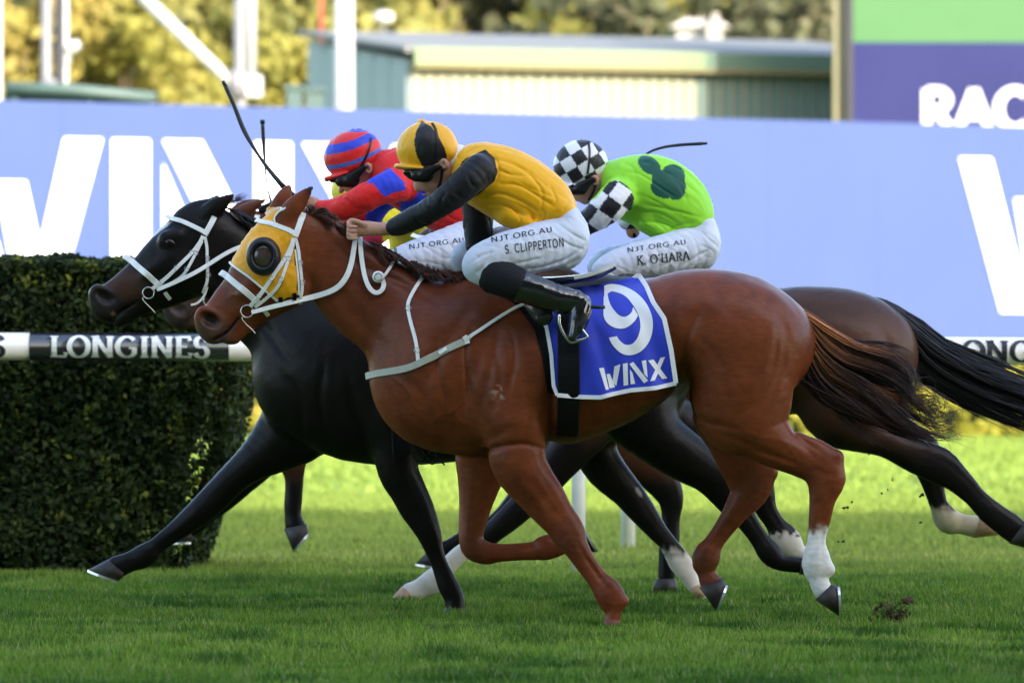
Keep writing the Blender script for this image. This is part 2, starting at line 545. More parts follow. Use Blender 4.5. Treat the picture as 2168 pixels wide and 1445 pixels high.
# ------------------------------------------------------------------ ground
def turf_material():
    m = bpy.data.materials.new('turf'); m.use_nodes = True
    nt = m.node_tree; N = nt.nodes; Lk = nt.links
    b = N['Principled BSDF']; b.inputs['Roughness'].default_value = 0.8; b.inputs['Specular IOR Level'].default_value = 0.15
    tc = N.new('ShaderNodeTexCoord')
    mp = N.new('ShaderNodeMapping'); mp.inputs['Scale'].default_value = (0.35, 1.0, 1.0)
    Lk.new(tc.outputs['Object'], mp.inputs['Vector'])
    n1 = N.new('ShaderNodeTexNoise'); n1.inputs['Scale'].default_value = 0.35; n1.inputs['Detail'].default_value = 8; n1.inputs['Roughness'].default_value = 0.65
    Lk.new(mp.outputs[0], n1.inputs['Vector'])
    n2 = N.new('ShaderNodeTexNoise'); n2.inputs['Scale'].default_value = 14; n2.inputs['Detail'].default_value = 5
    Lk.new(tc.outputs['Object'], n2.inputs['Vector'])
    r1 = N.new('ShaderNodeValToRGB')
    r1.color_ramp.elements[0].position = .35; r1.color_ramp.elements[0].color = (0.075, 0.150, 0.022, 1)
    r1.color_ramp.elements[1].position = .68; r1.color_ramp.elements[1].color = (0.185, 0.255, 0.050, 1)
    Lk.new(n1.outputs['Fac'], r1.inputs[0])
    mx = N.new('ShaderNodeMix'); mx.data_type = 'RGBA'; mx.blend_type = 'MULTIPLY'; mx.inputs[0].default_value = 1
    mr = N.new('ShaderNodeMapRange'); mr.inputs['From Min'].default_value = .3; mr.inputs['From Max'].default_value = .7
    mr.inputs['To Min'].default_value = .6; mr.inputs['To Max'].default_value = 1.25
    Lk.new(n2.outputs['Fac'], mr.inputs['Value'])
    Lk.new(r1.outputs[0], mx.inputs[6]); Lk.new(mr.outputs[0], mx.inputs[7])
    # worn, paler turf along the running rail
    sp = N.new('ShaderNodeSeparateXYZ'); Lk.new(tc.outputs['Object'], sp.inputs[0])
    wv = N.new('ShaderNodeMath'); wv.operation = 'MULTIPLY_ADD'; wv.inputs[1].default_value = 2.4; 
    Lk.new(n1.outputs['Fac'], wv.inputs[0]); Lk.new(sp.outputs['Y'], wv.inputs[2])
    ab = N.new('ShaderNodeMath'); ab.operation = 'SUBTRACT'; ab.inputs[1].default_value = 10.6; Lk.new(wv.outputs[0], ab.inputs[0])
    ab2 = N.new('ShaderNodeMath'); ab2.operation = 'ABSOLUTE'; Lk.new(ab.outputs[0], ab2.inputs[0])
    m2 = N.new('ShaderNodeMapRange'); m2.inputs['From Min'].default_value = 0.9; m2.inputs['From Max'].default_value = 0.25
    m2.inputs['To Min'].default_value = 0; m2.inputs['To Max'].default_value = 0.75
    Lk.new(ab2.outputs[0], m2.inputs['Value'])
    m3 = N.new('ShaderNodeMix'); m3.data_type = 'RGBA'; Lk.new(m2.outputs[0], m3.inputs[0])
    Lk.new(mx.outputs[2], m3.inputs[6]); m3.inputs[7].default_value = (0.33, 0.31, 0.13, 1)
    Lk.new(m3.outputs[2], b.inputs['Base Color'])
    bp = N.new('ShaderNodeBump'); bp.inputs['Strength'].default_value = .6; bp.inputs['Distance'].default_value = .05
    Lk.new(n2.outputs['Fac'], bp.inputs['Height']); Lk.new(bp.outputs[0], b.inputs['Normal'])
    return m
M_turf = turf_material()
gv, gf_ = [], []
ys = [-120, -8, 60, 200, 1600]; xs_ = [-900, -60, 60, 900]
for y in ys:
    for x in xs_: gv.append((x, y, 0))
for i in range(len(ys)-1):
    for j in range(len(xs_)-1):
        a = i*4+j; gf_.append((a, a+1, a+5, a+4))
tag(make('ground', gv, gf_, M_turf, smooth=False), kind='structure')

M_grass = mat('grass_blades', rough=0.6, spec=0.10, attr=True, trans=0.30)
def grass(name, label, d0, d1, dens, hgt, wid, seed, side=1.2):
    g = np.random.default_rng(seed)
    w1 = 0.09*d1 + side
    n = int(dens*(d1-d0)*2*w1)
    d = g.uniform(d0, d1, n); x = g.uniform(-w1, w1, n)
    keep = np.abs(x) < 0.09*d + side
    d, x = d[keep], x[keep]; n = len(d)
    y = CAMY + d
    p0 = np.stack([x, y, np.zeros(n)], 1)
    cl = vnoise(p0, 0.22, seed)*0.55 + vnoise(p0, 0.7, seed+1)*0.45      # tussocks
    H = hgt*(0.15 + 1.5*cl)*g.uniform(0.6, 1.25, n)
    a = g.uniform(0, 2*math.pi, n)
    lean = g.uniform(0.15, 0.75, n)*H
    la = a + g.normal(0, 0.6, n)
    W = wid*g.uniform(0.7, 1.3, n)*0.5
    sx, sy = np.cos(a+1.57)*W, np.sin(a+1.57)*W
    V = np.zeros((n, 3, 3), dtype=np.float32)
    V[:, 0] = np.stack([x-sx*1.25, y-sy*1.25, np.zeros(n)], 1)
    V[:, 1] = np.stack([x+sx*1.25, y+sy*1.25, np.zeros(n)], 1)
    V[:, 2] = np.stack([x+np.cos(la)*lean, y+np.sin(la)*lean, H*.88], 1)
    Fq = np.arange(n)[:, None]*3 + np.array([[0, 1, 2]])
    big = vnoise(p0*np.array([0.5, 1, 1]), 1.6, seed+3)
    c = np.tile(np.array((0.120, 0.222, 0.026)), (n, 1))
    c = lerpc(c, (0.225, 0.335, 0.042), sstep(0.38, 0.80, big*0.6+g.random(n)*0.4))
    c = lerpc(c, (0.045, 0.120, 0.016), sstep(0.45, 0.75, vnoise(p0, 0.30, seed+5)*0.8+g.random(n)*0.2)*0.9)
    c = lerpc(c, (0.27, 0.34, 0.07), sstep(0.60, 0.85, vnoise(p0, 0.16, seed+6)*0.8+g.random(n)*0.2)*0.7)
    worn = np.exp(-((y + 2.4*vnoise(p0*np.array([.35, 1, 1]), 2.8, 4) - 10.6)/0.7)**2)
    c = lerpc(c, (0.36, 0.34, 0.13), np.clip(worn*0.9, 0, 1)*(g.random(n) < 0.75))
    dry = g.random(n) < 0.03
    c[dry] = (0.34, 0.31, 0.14)
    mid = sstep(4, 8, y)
    c = lerpc(c, (0.26, 0.31, 0.062), mid*0.7)  # half-sun painted into the blade colour from near the rail outward
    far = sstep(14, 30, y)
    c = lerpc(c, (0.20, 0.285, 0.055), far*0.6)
    c *= g.uniform(0.75, 1.25, n)[:, None]
    return tag(make(name, V.reshape(-1, 3), Fq, M_grass, None, True, np.repeat(c, 3, 0)), label, 'grass', kind='stuff')
grass('foreground_grass', 'short green racecourse turf in the shaded foreground', 19.6, 33.0, 3300, .060, .0100, 11)
grass('middle_grass', 'green turf blades around and behind the running rail', 33.0, 52.0, 800, .060, .014, 12)
grass('sunlit_grass', 'bright sunlit turf beyond the running rail', 52.0, 95.0, 90, .07, .035, 13)

# ------------------------------------------------------------------ clipped hedge at the rail and the far yellow hedge
M_leaf = mat('leaf', rough=0.55, spec=0.15, attr=True, trans=0.32)
M_core = mat('hedge_core', (0.010, 0.016, 0.006), 0.9, 0.1)
def leaf_quads(pos, nrm, size, g, jit=0.9):
    n = len(pos)
    d = nrm + g.normal(0, jit, (n, 3)); d /= np.linalg.norm(d, axis=1, keepdims=True)
    r = g.normal(0, 1, (n, 3)); u = np.cross(d, r); u /= np.linalg.norm(u, axis=1, keepdims=True)+1e-9
    w = np.cross(d, u)
    s = size*g.uniform(0.6, 1.3, n)[:, None]
    V = np.stack([pos-u*s*0.55, pos-w*s*0.30+d*s*0.06, pos+u*s*0.55, pos+w*s*0.30+d*s*0.06], 1)
    Fq = np.arange(n)[:, None]*4 + np.array([[0, 1, 2, 3]])
    return V.reshape(-1, 3), Fq
def box_hedge(name, label, x0, x1, y0, y1, z1, dens, size, cols, seed, rnd=0.12, taper=0.12):
    g = np.random.default_rng(seed)
    root = tag(empty(name, ((x0+x1)/2, (y0+y1)/2, 0)), label, 'hedge')
    MB().prism([(x0-.02, 0), (x1-.25-taper*1.6, 0), (x1-.16-taper*.3, z1*.6), (x1-.16, z1-.1), (x0-.02, z1-.1)], y0+.1, y1-.1).build('core', M_core, root)
    A = [((x1-x0)*z1, 'f'), ((y1-y0)*z1, 'r'), ((x1-x0)*(y1-y0), 't')]
    Ps, Ns = [], []
    for area, kd in A:
        n = int(area*dens)
        u, w = g.random(n), g.random(n)
        dep = np.abs(g.normal(0, 0.055, n))
        if kd == 'f': p = np.stack([x0+(x1-x0)*u, y0+dep, z1*w], 1); nn = np.tile((0, -1, .25), (n, 1))
        elif kd == 'r': p = np.stack([x1-dep, y0+(y1-y0)*u, z1*w], 1); nn = np.tile((1, 0, .25), (n, 1))
        else: p = np.stack([x0+(x1-x0)*u, y0+(y1-y0)*w, z1-dep*0.7], 1); nn = np.tile((0, 0, 1), (n, 1))
        Ps.append(p); Ns.append(nn)
    p = np.concatenate(Ps); nn = np.concatenate(Ns).astype(float)
    # uneven clipping, rounded corner and a foot that draws in
    bul = (vnoise(p, 0.35, seed)-0.5)*0.11 + (vnoise(p, 0.12, seed+1)-0.5)*0.05
    p += nn/np.linalg.norm(nn, axis=1, keepdims=True)*bul[:, None]
    f = np.clip(1-p[:, 2]/z1, 0, 1)
    p[:, 0] -= sstep(x1-0.5, x1, p[:, 0])*(taper*f**2.0*1.4 + rnd*sstep(y0+0.25, y0, p[:, 1]))
    V, Fq = leaf_quads(p, nn, size, g)
    n = len(p)
    c = np.tile(np.array(cols[0]), (n, 1))
    k = vnoise(p, 0.10, seed+4)*0.6 + g.random(n)*0.4
    c = lerpc(c, cols[1], sstep(0.45, 0.62, k))
    c = lerpc(c, cols[2], sstep(0.75, 0.83, k + 0.10*sstep(z1-0.25, z1, p[:, 2])))
    c *= g.uniform(0.6, 1.4, n)[:, None]
    lo = make('leaves', V, Fq, M_leaf, root, True, np.repeat(c, 4, 0)); lo['kind'] = 'stuff'
    return root
hx1 = P(522, 0, 6.2)[0]
box_hedge('clipped_hedge', 'dark green clipped box hedge behind the rail at the left', -5.2, hx1, 6.05, 7.6, 1.765, 5600, .043,
          ((0.020, 0.034, 0.010), (0.040, 0.062, 0.014), (0.17, 0.19, 0.025)), 21, .16, .24)
box_hedge('yellow_hedge', 'low yellow green hedge on the far side of the infield grass', -22, 34, 68, 70, 1.32, 60, .34,
          ((0.22, 0.22, 0.03), (0.40, 0.36, 0.05), (0.52, 0.42, 0.08)), 22)

# ------------------------------------------------------------------ running rail
M_white_paint = mat('white_paint', (0.80, 0.80, 0.79), 0.30, 0.5, coat=0.4, noise=(6, 0.05))
M_rail_black = mat('rail_black', (0.012, 0.014, 0.022), 0.18, 0.5, coat=0.5)
M_ink = mat('ink', (0.020, 0.022, 0.030), 0.5, 0.4)
YR = 5.7
def rail_pt(px, ang, r):
    """point on the rail tube at photograph column px"""
    cz = CAMZ + (HY - (732.5 + 0.0050*px))*S(YR)
    return ((px-CX)*S(YR), YR - r*math.cos(ang), cz + r*math.sin(ang))
RR = 29.2*S(YR)
rail = tag(empty('running_rail', (0, YR, 0)), 'white plastic running rail with black and white lettered sleeves', 'rail')
def rail_seg(name, x0, x1, r, m, parent):
    V, Fc = [], []
    n = 28
    for i, x in enumerate((x0, x1)):
        for k in range(n): V.append(rail_pt(x, 2*math.pi*k/n, r))
    for k in range(n): Fc.append((k, (k+1) % n, n+(k+1) % n, n+k))
    Fc += [tuple(range(n)), tuple(range(n, 2*n))]
    return make(name, V, Fc, m, parent)
rail_seg('tube', -900, 3100, RR, M_white_paint, rail)
def rail_text(x0, x1, m, parent):
    qd, w = text_quads('LONGINES', .20, .085, True, .05)
    k = (x1-x0)/w
    hh = 0.72
    def fn(u, v, l):
        a = math.asin(max(-.95, min(.95, (v-0.5)*2*hh)))
        return rail_pt(x0+u*k, a, RR + 0.003 + l)
    return text_mesh('lettering', qd, fn, m, parent)
sl = rail_seg('sleeve', 64, 486, RR+0.0015, M_rail_black, rail)
rail_text(108, 448, M_white_paint, sl)
rail_text(-322, 16, M_ink, rail)
rail_text(1998, 2338, M_ink, rail)
def rail_post(px, Y, zt, w, parent):
    x = (px-CX)*S(Y)
    MB().tube([(x, Y, -.05), (x, Y, zt*0.55), (x, Y-.02, zt*0.8), (x, YR+.03, zt)], [w, w, w, w*0.9], 14).build('post', M_white_paint, parent, True)
for px in (1225, -260, 2720): rail_post(px, 5.95, 1.19, .038, rail)
post = tag(empty('marker_post', P(1330, 1155, 10.6)), 'short white post standing on the turf behind the rail', 'post')
xx = (1330-CX)*S(10.6)
MB().tube([(xx, 10.6, -.05), (xx, 10.6, .86), (xx, 10.6, .9)], [.047, .047, .03], 14).build('post_shaft', M_white_paint, post, True)
MB().tube([(xx, 10.6, -.02), (xx, 10.6, .012)], .075, 14).build('base_plate', M_white_paint, post, True)

# ------------------------------------------------------------------ long lettered screen across the infield
TAN = 0.57
def plane_pt(px, py, D0, off=0.0):
    d = D0/(1 - (px-CX)/F*TAN) - off
    return ((px-CX)/F*d, CAMY + d, CAMZ + (HY-py)/F*d)
M_board = mat('screen_blue', (0.042, 0.062, 0.150), 0.65, 0.1, emit=((0.20, 0.28, 0.68), 0.075), noise=(0.35, 0.05))
M_board_white = mat('screen_white', (0.8, 0.8, 0.82), 0.5, 0.3, emit=((0.95, 0.97, 1.0), 0.05))
M_dark_frame = mat('dark_frame', (0.03, 0.03, 0.035), 0.6, 0.3)
board = tag(empty('advertising_screen', (0, 78, 0)), 'long pale blue lettered screen wall stretching behind the horses', 'screen')
DB = 104.0
UU = Vector((1, TAN, 0)).normalized(); WW = Vector((-UU.y, UU.x, 0))
B0 = Vector(plane_pt(CX, HY, DB))
def board_local(p):
    return (Vector(p)-B0).dot(UU)
def bpt(u, z, off=0.0):
    q = B0 + UU*u - WW*off
    return (q.x, q.y, z)
zt, zb = 5.80, 1.35
edges = [board_local(plane_pt(px, HY, DB)) for px in (-700, 3900)]
nseg = 20
for i in range(nseg):       # cabinets butted end to end
    a = edges[0] + (edges[1]-edges[0])*i/nseg; b = edges[0] + (edges[1]-edges[0])*(i+1)/nseg - 0.004
    V = [bpt(a, zb), bpt(b, zb), bpt(b, zt), bpt(a, zt), bpt(a, zb, -.35), bpt(b, zb, -.35), bpt(b, zt, -.35), bpt(a, zt, -.35)]
    make('cabinet', V, [(0,1,2,3),(5,4,7,6),(1,5,6,2),(4,0,3,7),(3,2,6,7),(4,5,1,0)], M_board, board, False)
V = [bpt(edges[0], 0, -.05), bpt(edges[1], 0, -.05), bpt(edges[1], zb-.004, -.05), bpt(edges[0], zb-.004, -.05), bpt(edges[0], 0, -.3), bpt(edges[1], 0, -.3), bpt(edges[1], zb-.004, -.3), bpt(edges[0], zb-.004, -.3)]
make('plinth', V, [(0,1,2,3),(5,4,7,6),(1,5,6,2),(4,0,3,7),(3,2,6,7),(4,5,1,0)], M_dark_frame, board, False)
# WINX in bars; unit: cap height 1, baseline 0
def winx_polys():
    return dict(
        W=[[(0, 1), (.22, 1), (.50, 0), (.29, 0)], [(.385, .74), (.555, .74), (.715, 0), (.515, 0)], [(.78, 1), (1.0, 1), (.735, 0), (.56, .0 + .0)]],
        I=[[(1.06, 0), (1.06, 1), (1.28, 1), (1.28, 0)]],
        N=[[(1.36, 0), (1.36, .86), (1.56, .40), (1.56, 0)], [(1.36, 1), (1.59, 1), (2.10, 0), (1.86, 0)][0:4], [(1.91, .36), (1.91, 1), (2.13, 1), (2.13, 0)]],
        X=[[(2.20, 1), (2.44, 1), (2.99, 0), (2.75, 0)], [(2.76, 1), (3.0, 1), (2.42, 0), (2.19, 0)]])
# board lettering measured from the photograph: I spans columns 238..316, cap rows 293..650
def board_word(u_I0, u_I1):
    k = (u_I1-u_I0)/0.22
    zc0 = plane_pt(275, 650, DB)[2]; zc1 = plane_pt(275, 295, DB)[2]
    for L, polys in winx_polys().items():
        mb = MB()
        for n, poly in enumerate(polys):
            o0 = .02 + .004*n
            pts = [(u_I0 + (x-1.06)*k, zc0 + (zc1-zc0)*y) for x, y in poly]
            V = [bpt(u, z, o0) for u, z in pts] + [bpt(u, z, .001) for u, z in pts]
            nn = len(pts)
            mb.add(V, [tuple(range(nn))] + [(i, nn+i, nn+(i+1) % nn, (i+1) % nn) for i in range(nn)])
        o = mb.build('letter', M_board_white, board)
        bm = bmesh.new(); bm.from_mesh(o.data); bmesh.ops.recalc_face_normals(bm, faces=bm.faces); bm.to_mesh(o.data); bm.free()
uI0, uI1 = board_local(plane_pt(237, HY, DB)), board_local(plane_pt(316, HY, DB))
board_word(uI0, uI1)
kk = (uI1-uI0)/0.22
uW = board_local(plane_pt(2031, HY, DB))
board_word(uW + 1.06*kk, uW + 1.28*kk)

# ------------------------------------------------------------------ second screen with RAC...
M_scr_green = mat('screen_green', (0.03, 0.06, 0.03), 0.6, 0.2, emit=((0.15, 0.46, 0.12), 0.17), noise=(0.5, 0.15))
M_scr_purple = mat('screen_purple', (0.014, 0.015, 0.045), 0.7, 0.1, emit=((0.075, 0.085, 0.34), 0.13), noise=(0.3, 0.25))
M_scr_white = mat('screen_text', (0.5, 0.5, 0.5), 0.5, 0.3, emit=((0.9, 0.95, 1.0), 0.10))
DS = 137.0 + CAMY
scr = tag(empty('big_screen', P(2300, HY, DS)), 'tall video screen with green picture above a purple caption', 'screen')
def sp_(px, py, dy=0): return P(px, py, DS + dy)
x0, x1 = sp_(1806, 0)[0], sp_(3000, 0)[0]
zA, zB, zC = sp_(0, -330)[2], sp_(0, 90)[2], 1.2
MB().box((x0, DS, zB+.003), (x1, DS+.6, zA)).build('picture_panel', M_scr_green, scr)
MB().box((x0, DS, zC), (x1, DS+.6, zB-.003)).build('caption_panel', M_scr_purple, scr)
MB().box((x0-.16, DS-.12, 0), (x0-.004, DS+.9, zA+.2)).build('frame_side', M_dark_frame, scr)
MB().box((x0, DS-.1, zA+.004), (x1, DS+.9, zA+.25)).build('frame_top', M_dark_frame, scr)
MB().box((x0, DS+.604, 0), (x1, DS+1.4, zA)).build('back_cabinet', M_dark_frame, scr)
qd, w = text_quads('RACE', .21, .21, False, .06)
ltr = text_mesh('lettering', qd, lambda u, v, l: (sp_(1948 + u*100, 0)[0], DS-.012-l*12, sp_(0, 273-v*84)[2]), M_scr_white, scr)
M_col = mat('column_paint', (0.20, 0.18, 0.10), 0.6, 0.3, noise=(1.5, 0.12))
MB().box((sp_(1766, 0)[0], DS+.2, 0), (sp_(1788, 0)[0], DS+.6, zA)).build('support_column', M_col, scr)

# ------------------------------------------------------------------ shed behind the screen
M_cream = mat('cream_cladding', (0.250, 0.260, 0.185), 0.5, 0.3, noise=(2, 0.05))
M_grey_clad = mat('grey_cladding', (0.20, 0.25, 0.26), 0.55, 0.3, noise=(1.2, 0.08))
M_roof = mat('roof_sheet', (0.150, 0.155, 0.155), 0.7, 0.1, noise=(1.0, 0.08))
M_fascia = mat('green_fascia', (0.135, 0.195, 0.095), 0.5, 0.3, noise=(1.5, 0.06))
M_brown_trim = mat('brown_trim', (0.16, 0.13, 0.06), 0.6, 0.3)
DH = 140.0
TANH = 0.35
UH = Vector((1, TANH, 0)).normalized(); WH = Vector((-UH.y, UH.x, 0))
def shed_pt(px):
    d = DH/(1 - (px-CX)/F*TANH)
    return Vector(((px-CX)/F*d, CAMY + d, CAMZ))
H0 = shed_pt(870)
def hpt(u, z, w=0.0):
    q = H0 + UH*u + WH*w
    return (q.x, q.y, z)
uE = (shed_pt(1960)-H0).dot(UH)
shed = tag(empty('shed', (H0.x, H0.y, 0)), 'long cream metal shed with green fascia and pale sloping roof', 'building')
def hbox(name, u0, u1, z0, z1, w0, w1, m, parent, z0b=None, z1b=None):
    z0b = z0 if z0b is None else z0b; z1b = z1 if z1b is None else z1b
    V = [hpt(u0, z0, w0), hpt(u1, z0, w0), hpt(u1, z0b, w1), hpt(u0, z0b, w1), hpt(u0, z1, w0), hpt(u1, z1, w0), hpt(u1, z1b, w1), hpt(u0, z1b, w1)]
    return make(name, V, [(0,3,2,1),(4,5,6,7),(0,1,5,4),(1,2,6,5),(2,3,7,6),(3,0,4,7)], m, parent, False)
zE = 8.68
hbox('wall', 0.02, uE, 0, zE, .10, 8.4, M_cream, shed, 0, zE+.90)
npan = 42
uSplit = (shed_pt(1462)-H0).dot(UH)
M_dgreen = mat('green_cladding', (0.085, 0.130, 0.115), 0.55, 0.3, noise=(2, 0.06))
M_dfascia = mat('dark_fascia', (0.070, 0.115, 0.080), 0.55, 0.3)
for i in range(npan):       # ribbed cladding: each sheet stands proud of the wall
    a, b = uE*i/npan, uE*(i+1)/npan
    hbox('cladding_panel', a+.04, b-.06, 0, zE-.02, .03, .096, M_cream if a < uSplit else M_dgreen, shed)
hbox('end_wall', -.03, .015, 0, zE-.02, .12, 8.4, M_grey_clad, shed, 0, zE+.86)
for i in range(6):
    a = .14 + 8.2*i/6
    z1 = zE + .90*(a)/8.4 - .06
    hbox('end_panel', -.07, -.034, 0, z1, a, a+1.30, M_grey_clad, shed)
hbox('roof', -.25, uE+.3, zE+.16, zE+.30, -.30, 8.7, M_roof, shed, zE+1.05, zE+1.19)
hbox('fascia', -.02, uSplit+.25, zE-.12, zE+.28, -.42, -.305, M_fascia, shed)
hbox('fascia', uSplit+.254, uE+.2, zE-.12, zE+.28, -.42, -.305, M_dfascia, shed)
hbox('soffit', -.02, uE+.2, zE-.22, zE-.124, -.40, -.02, M_brown_trim, shed)
# ------------------------------------------------------------------ masts and small things over the screen wall
M_mast_white = mat('mast_white', (0.42, 0.42, 0.41), 0.4, 0.4)
M_mast_grey = mat('mast_grey', (0.17, 0.17, 0.18), 0.5, 0.4)
M_green_steel = mat('green_steel', (0.06, 0.10, 0.09), 0.5, 0.4)
M_red_paint = mat('red_paint', (0.35, 0.05, 0.03), 0.5, 0.4)
def pole(name, label, px, wpx, Yd, ytop, m, cat='pole', extra=None, gp=None):
    Y = Yd + CAMY
    x = (px-CX)*S(Y); zt = CAMZ + (HY-ytop)*S(Y)
    r = wpx*0.5*S(Y)
    root = tag(empty(name, (x, Y, 0)), label, cat, gp)
    MB().tube([(x, Y, 0), (x, Y, zt*0.5), (x, Y, zt)], [r*1.05, r, r*0.95], 18).build('shaft', m, root, True)
    MB().tube([(x, Y, 0), (x, Y, .25), (x, Y, .3)], [r*1.8, r*1.8, r*1.2], 18).build('foot', m, root, True)
    if extra: extra(root, x, Y, S(Y))
    return root
pole('flag_pole', 'thick white pole rising in front of the shed end wall', 729, 41, 124, -260, M_mast_white)
def ex1(root, x, Y, s):
    MB().box((x+.10, Y-.16, CAMZ+(HY-206)*s), (x+.47, Y+.12, CAMZ+(HY-160)*s)).build('junction_box', M_mast_white, root)
    MB().tube([(x+.23, Y-.02, CAMZ+(HY-172)*s), (x+.23, Y-.02, CAMZ+(HY+260)*s)], .11, 12).build('conduit', M_mast_white, root, True)
    MB().tube([(x-.05, Y-.1, CAMZ+(HY-190)*s), (x-2.15, Y-.3, CAMZ+(HY+20)*s)], .13, 12).build('brace', M_mast_white, root, True)
    MB().tube([(x-.06, Y-.12, CAMZ+(HY-150)*s), (x-.06, Y-.12, CAMZ+(HY-205)*s)], .2, 10).build('clamp', M_mast_grey, root, True)
pole('light_mast', 'grey mast with a white junction box and diagonal brace', 508, 26, 118, -260, M_mast_grey, 'mast', ex1)
def ex2(root, x, Y, s):
    MB().tube([(x+.30, Y+.1, 0), (x+.26, Y+.1, CAMZ+(HY+260)*s)], .10, 12).build('cable_tray', M_dark_frame, root, True)
    MB().tube([(x-.1, Y-.05, CAMZ+(HY-215)*s), (x+.12, Y-.05, CAMZ+(HY-165)*s)], [.28, .12], 10).build('bracket', M_mast_grey, root, True)
pole('floodlight_mast', 'slender grey mast with a dark cable tray at the left', 98, 22, 118, -260, M_mast_grey, 'mast', ex2)
def ex3(root, x, Y, s):
    MB().tube([(x, Y, CAMZ+(HY-118)*s), (x+.22, Y-.1, CAMZ+(HY-100)*s), (x+.34, Y-.1, CAMZ+(HY-92)*s)], [.12, .14, .10], 10).build('lamp_head', M_mast_white, root, True)
    MB().box((x-.16, Y-.14, CAMZ+(HY-134)*s), (x+.14, Y+.14, CAMZ+(HY-112)*s)).build('collar', M_mast_white, root)
pole('lamp_post', 'white lamp post with a small lamp head at the left', 135, 20, 120, -260, M_mast_white, 'lamp post', ex3)
pole('white_post', 'thin white post at the left edge of the picture', -4, 16, 116, -260, M_mast_white)
pole('red_pole', 'thin red pole beyond the shed roof', 680, 7, 170, -260, M_red_paint)
Y = 112+CAMY; s_ = S(Y)
rl = tag(empty('service_ramp', (P(230, 0, Y)[0], Y, 0)), 'dark green sloping gantry rail above the left of the screen wall', 'gantry')
MB().tube([P(10, 186, Y), P(150, 190, Y), P(330, 208, Y)], .12, 10).build('top_rail', M_green_steel, rl, True)
MB().tube([P(10, 204, Y+.3), P(330, 216, Y+.3)], .10, 10).build('lower_rail', M_green_steel, rl, True)
for px in (30, 190, 310):
    x = P(px, 0, Y)[0]
    MB().tube([(x, Y+.15, 0), (x, Y+.15, P(0, 196, Y)[2])], .07, 8).build('leg', M_green_steel, rl, True)
for nm, lb, px0, px1, pt in (('equipment_box', 'dark green equipment box left of the white pole', 607, 640, 180), ('equipment_cabinet', 'dark green cabinet against the foot of the white pole', 648, 684, 186)):
    r_ = tag(empty(nm, P(px0, 0, Y)), lb, 'box'); r_.location.z = 0
    a, b = P(px0, pt, Y), P(px1, 0, Y)
    MB().box((a[0], Y, 0), (b[0], Y+.7, a[2]-.08)).build('cabinet', M_green_steel, r_)
    MB().box((a[0]-.05, Y-.05, a[2]-.076), (b[0]+.05, Y+.75, a[2])).build('lid', M_green_steel, r_)
# far small house with pale roof and a globe lamp
M_pale = mat('pale_render', (0.28, 0.255, 0.235), 0.6, 0.3); M_pale_roof = mat('pale_roof', (0.32, 0.31, 0.31), 0.6, 0.3)
Yh = 205+CAMY
hs = tag(empty('far_house', P(1480, 0, Yh)), 'small grey roofed house seen over the shed roof', 'house'); hs.location.z = 0
a, b = P(1432, 60, Yh), P(1530, 40, Yh)
MB().box((a[0], Yh, 0), (b[0], Yh+5, a[2])).build('wall', M_pale_roof, hs)
MB().prism([(a[0]-.3, a[2]+.003), (b[0]+.3, a[2]+.003), (b[0]-.2, b[2]), (a[0]+.3, b[2])], Yh-.3, Yh+5.3).build('roof', M_pale_roof, hs)
c0 = P(1496, 72, Yh-.6); c1 = P(1524, 28, Yh-.6)
MB().box((c0[0], Yh-.9, 0), (c1[0], Yh-.32, c0[2]+.4)).box((c0[0]+.2, Yh-.8, c0[2]+.404), (c1[0]-.04, Yh-.4, c1[2])).build('chimney', M_pale, hs)
Yg = 190+CAMY
gl = tag(empty('globe_lamp', P(812, 0, Yg)), 'white round lamp head seen above the shed roof', 'lamp'); gl.location.z = 0
cgl = P(812, 38, Yg)
MB().tube([(cgl[0], Yg, 0), (cgl[0], Yg, cgl[2]-.2)], .05, 8).build('post', M_mast_grey, gl, True)
mbs = MB()
N_ = 14
vs = []; fs = []
for j in range(9):
    ph = math.pi*j/8
    for i in range(N_): vs.append((cgl[0]+.36*math.sin(ph)*math.cos(2*math.pi*i/N_), Yg+.36*math.sin(ph)*math.sin(2*math.pi*i/N_), cgl[2]+.24*math.cos(ph)))
for j in range(8):
    for i in range(N_): fs.append((j*N_+i, (j+1)*N_+i, (j+1)*N_+(i+1) % N_, j*N_+(i+1) % N_))
make('globe', vs, fs, M_mast_white, gl)

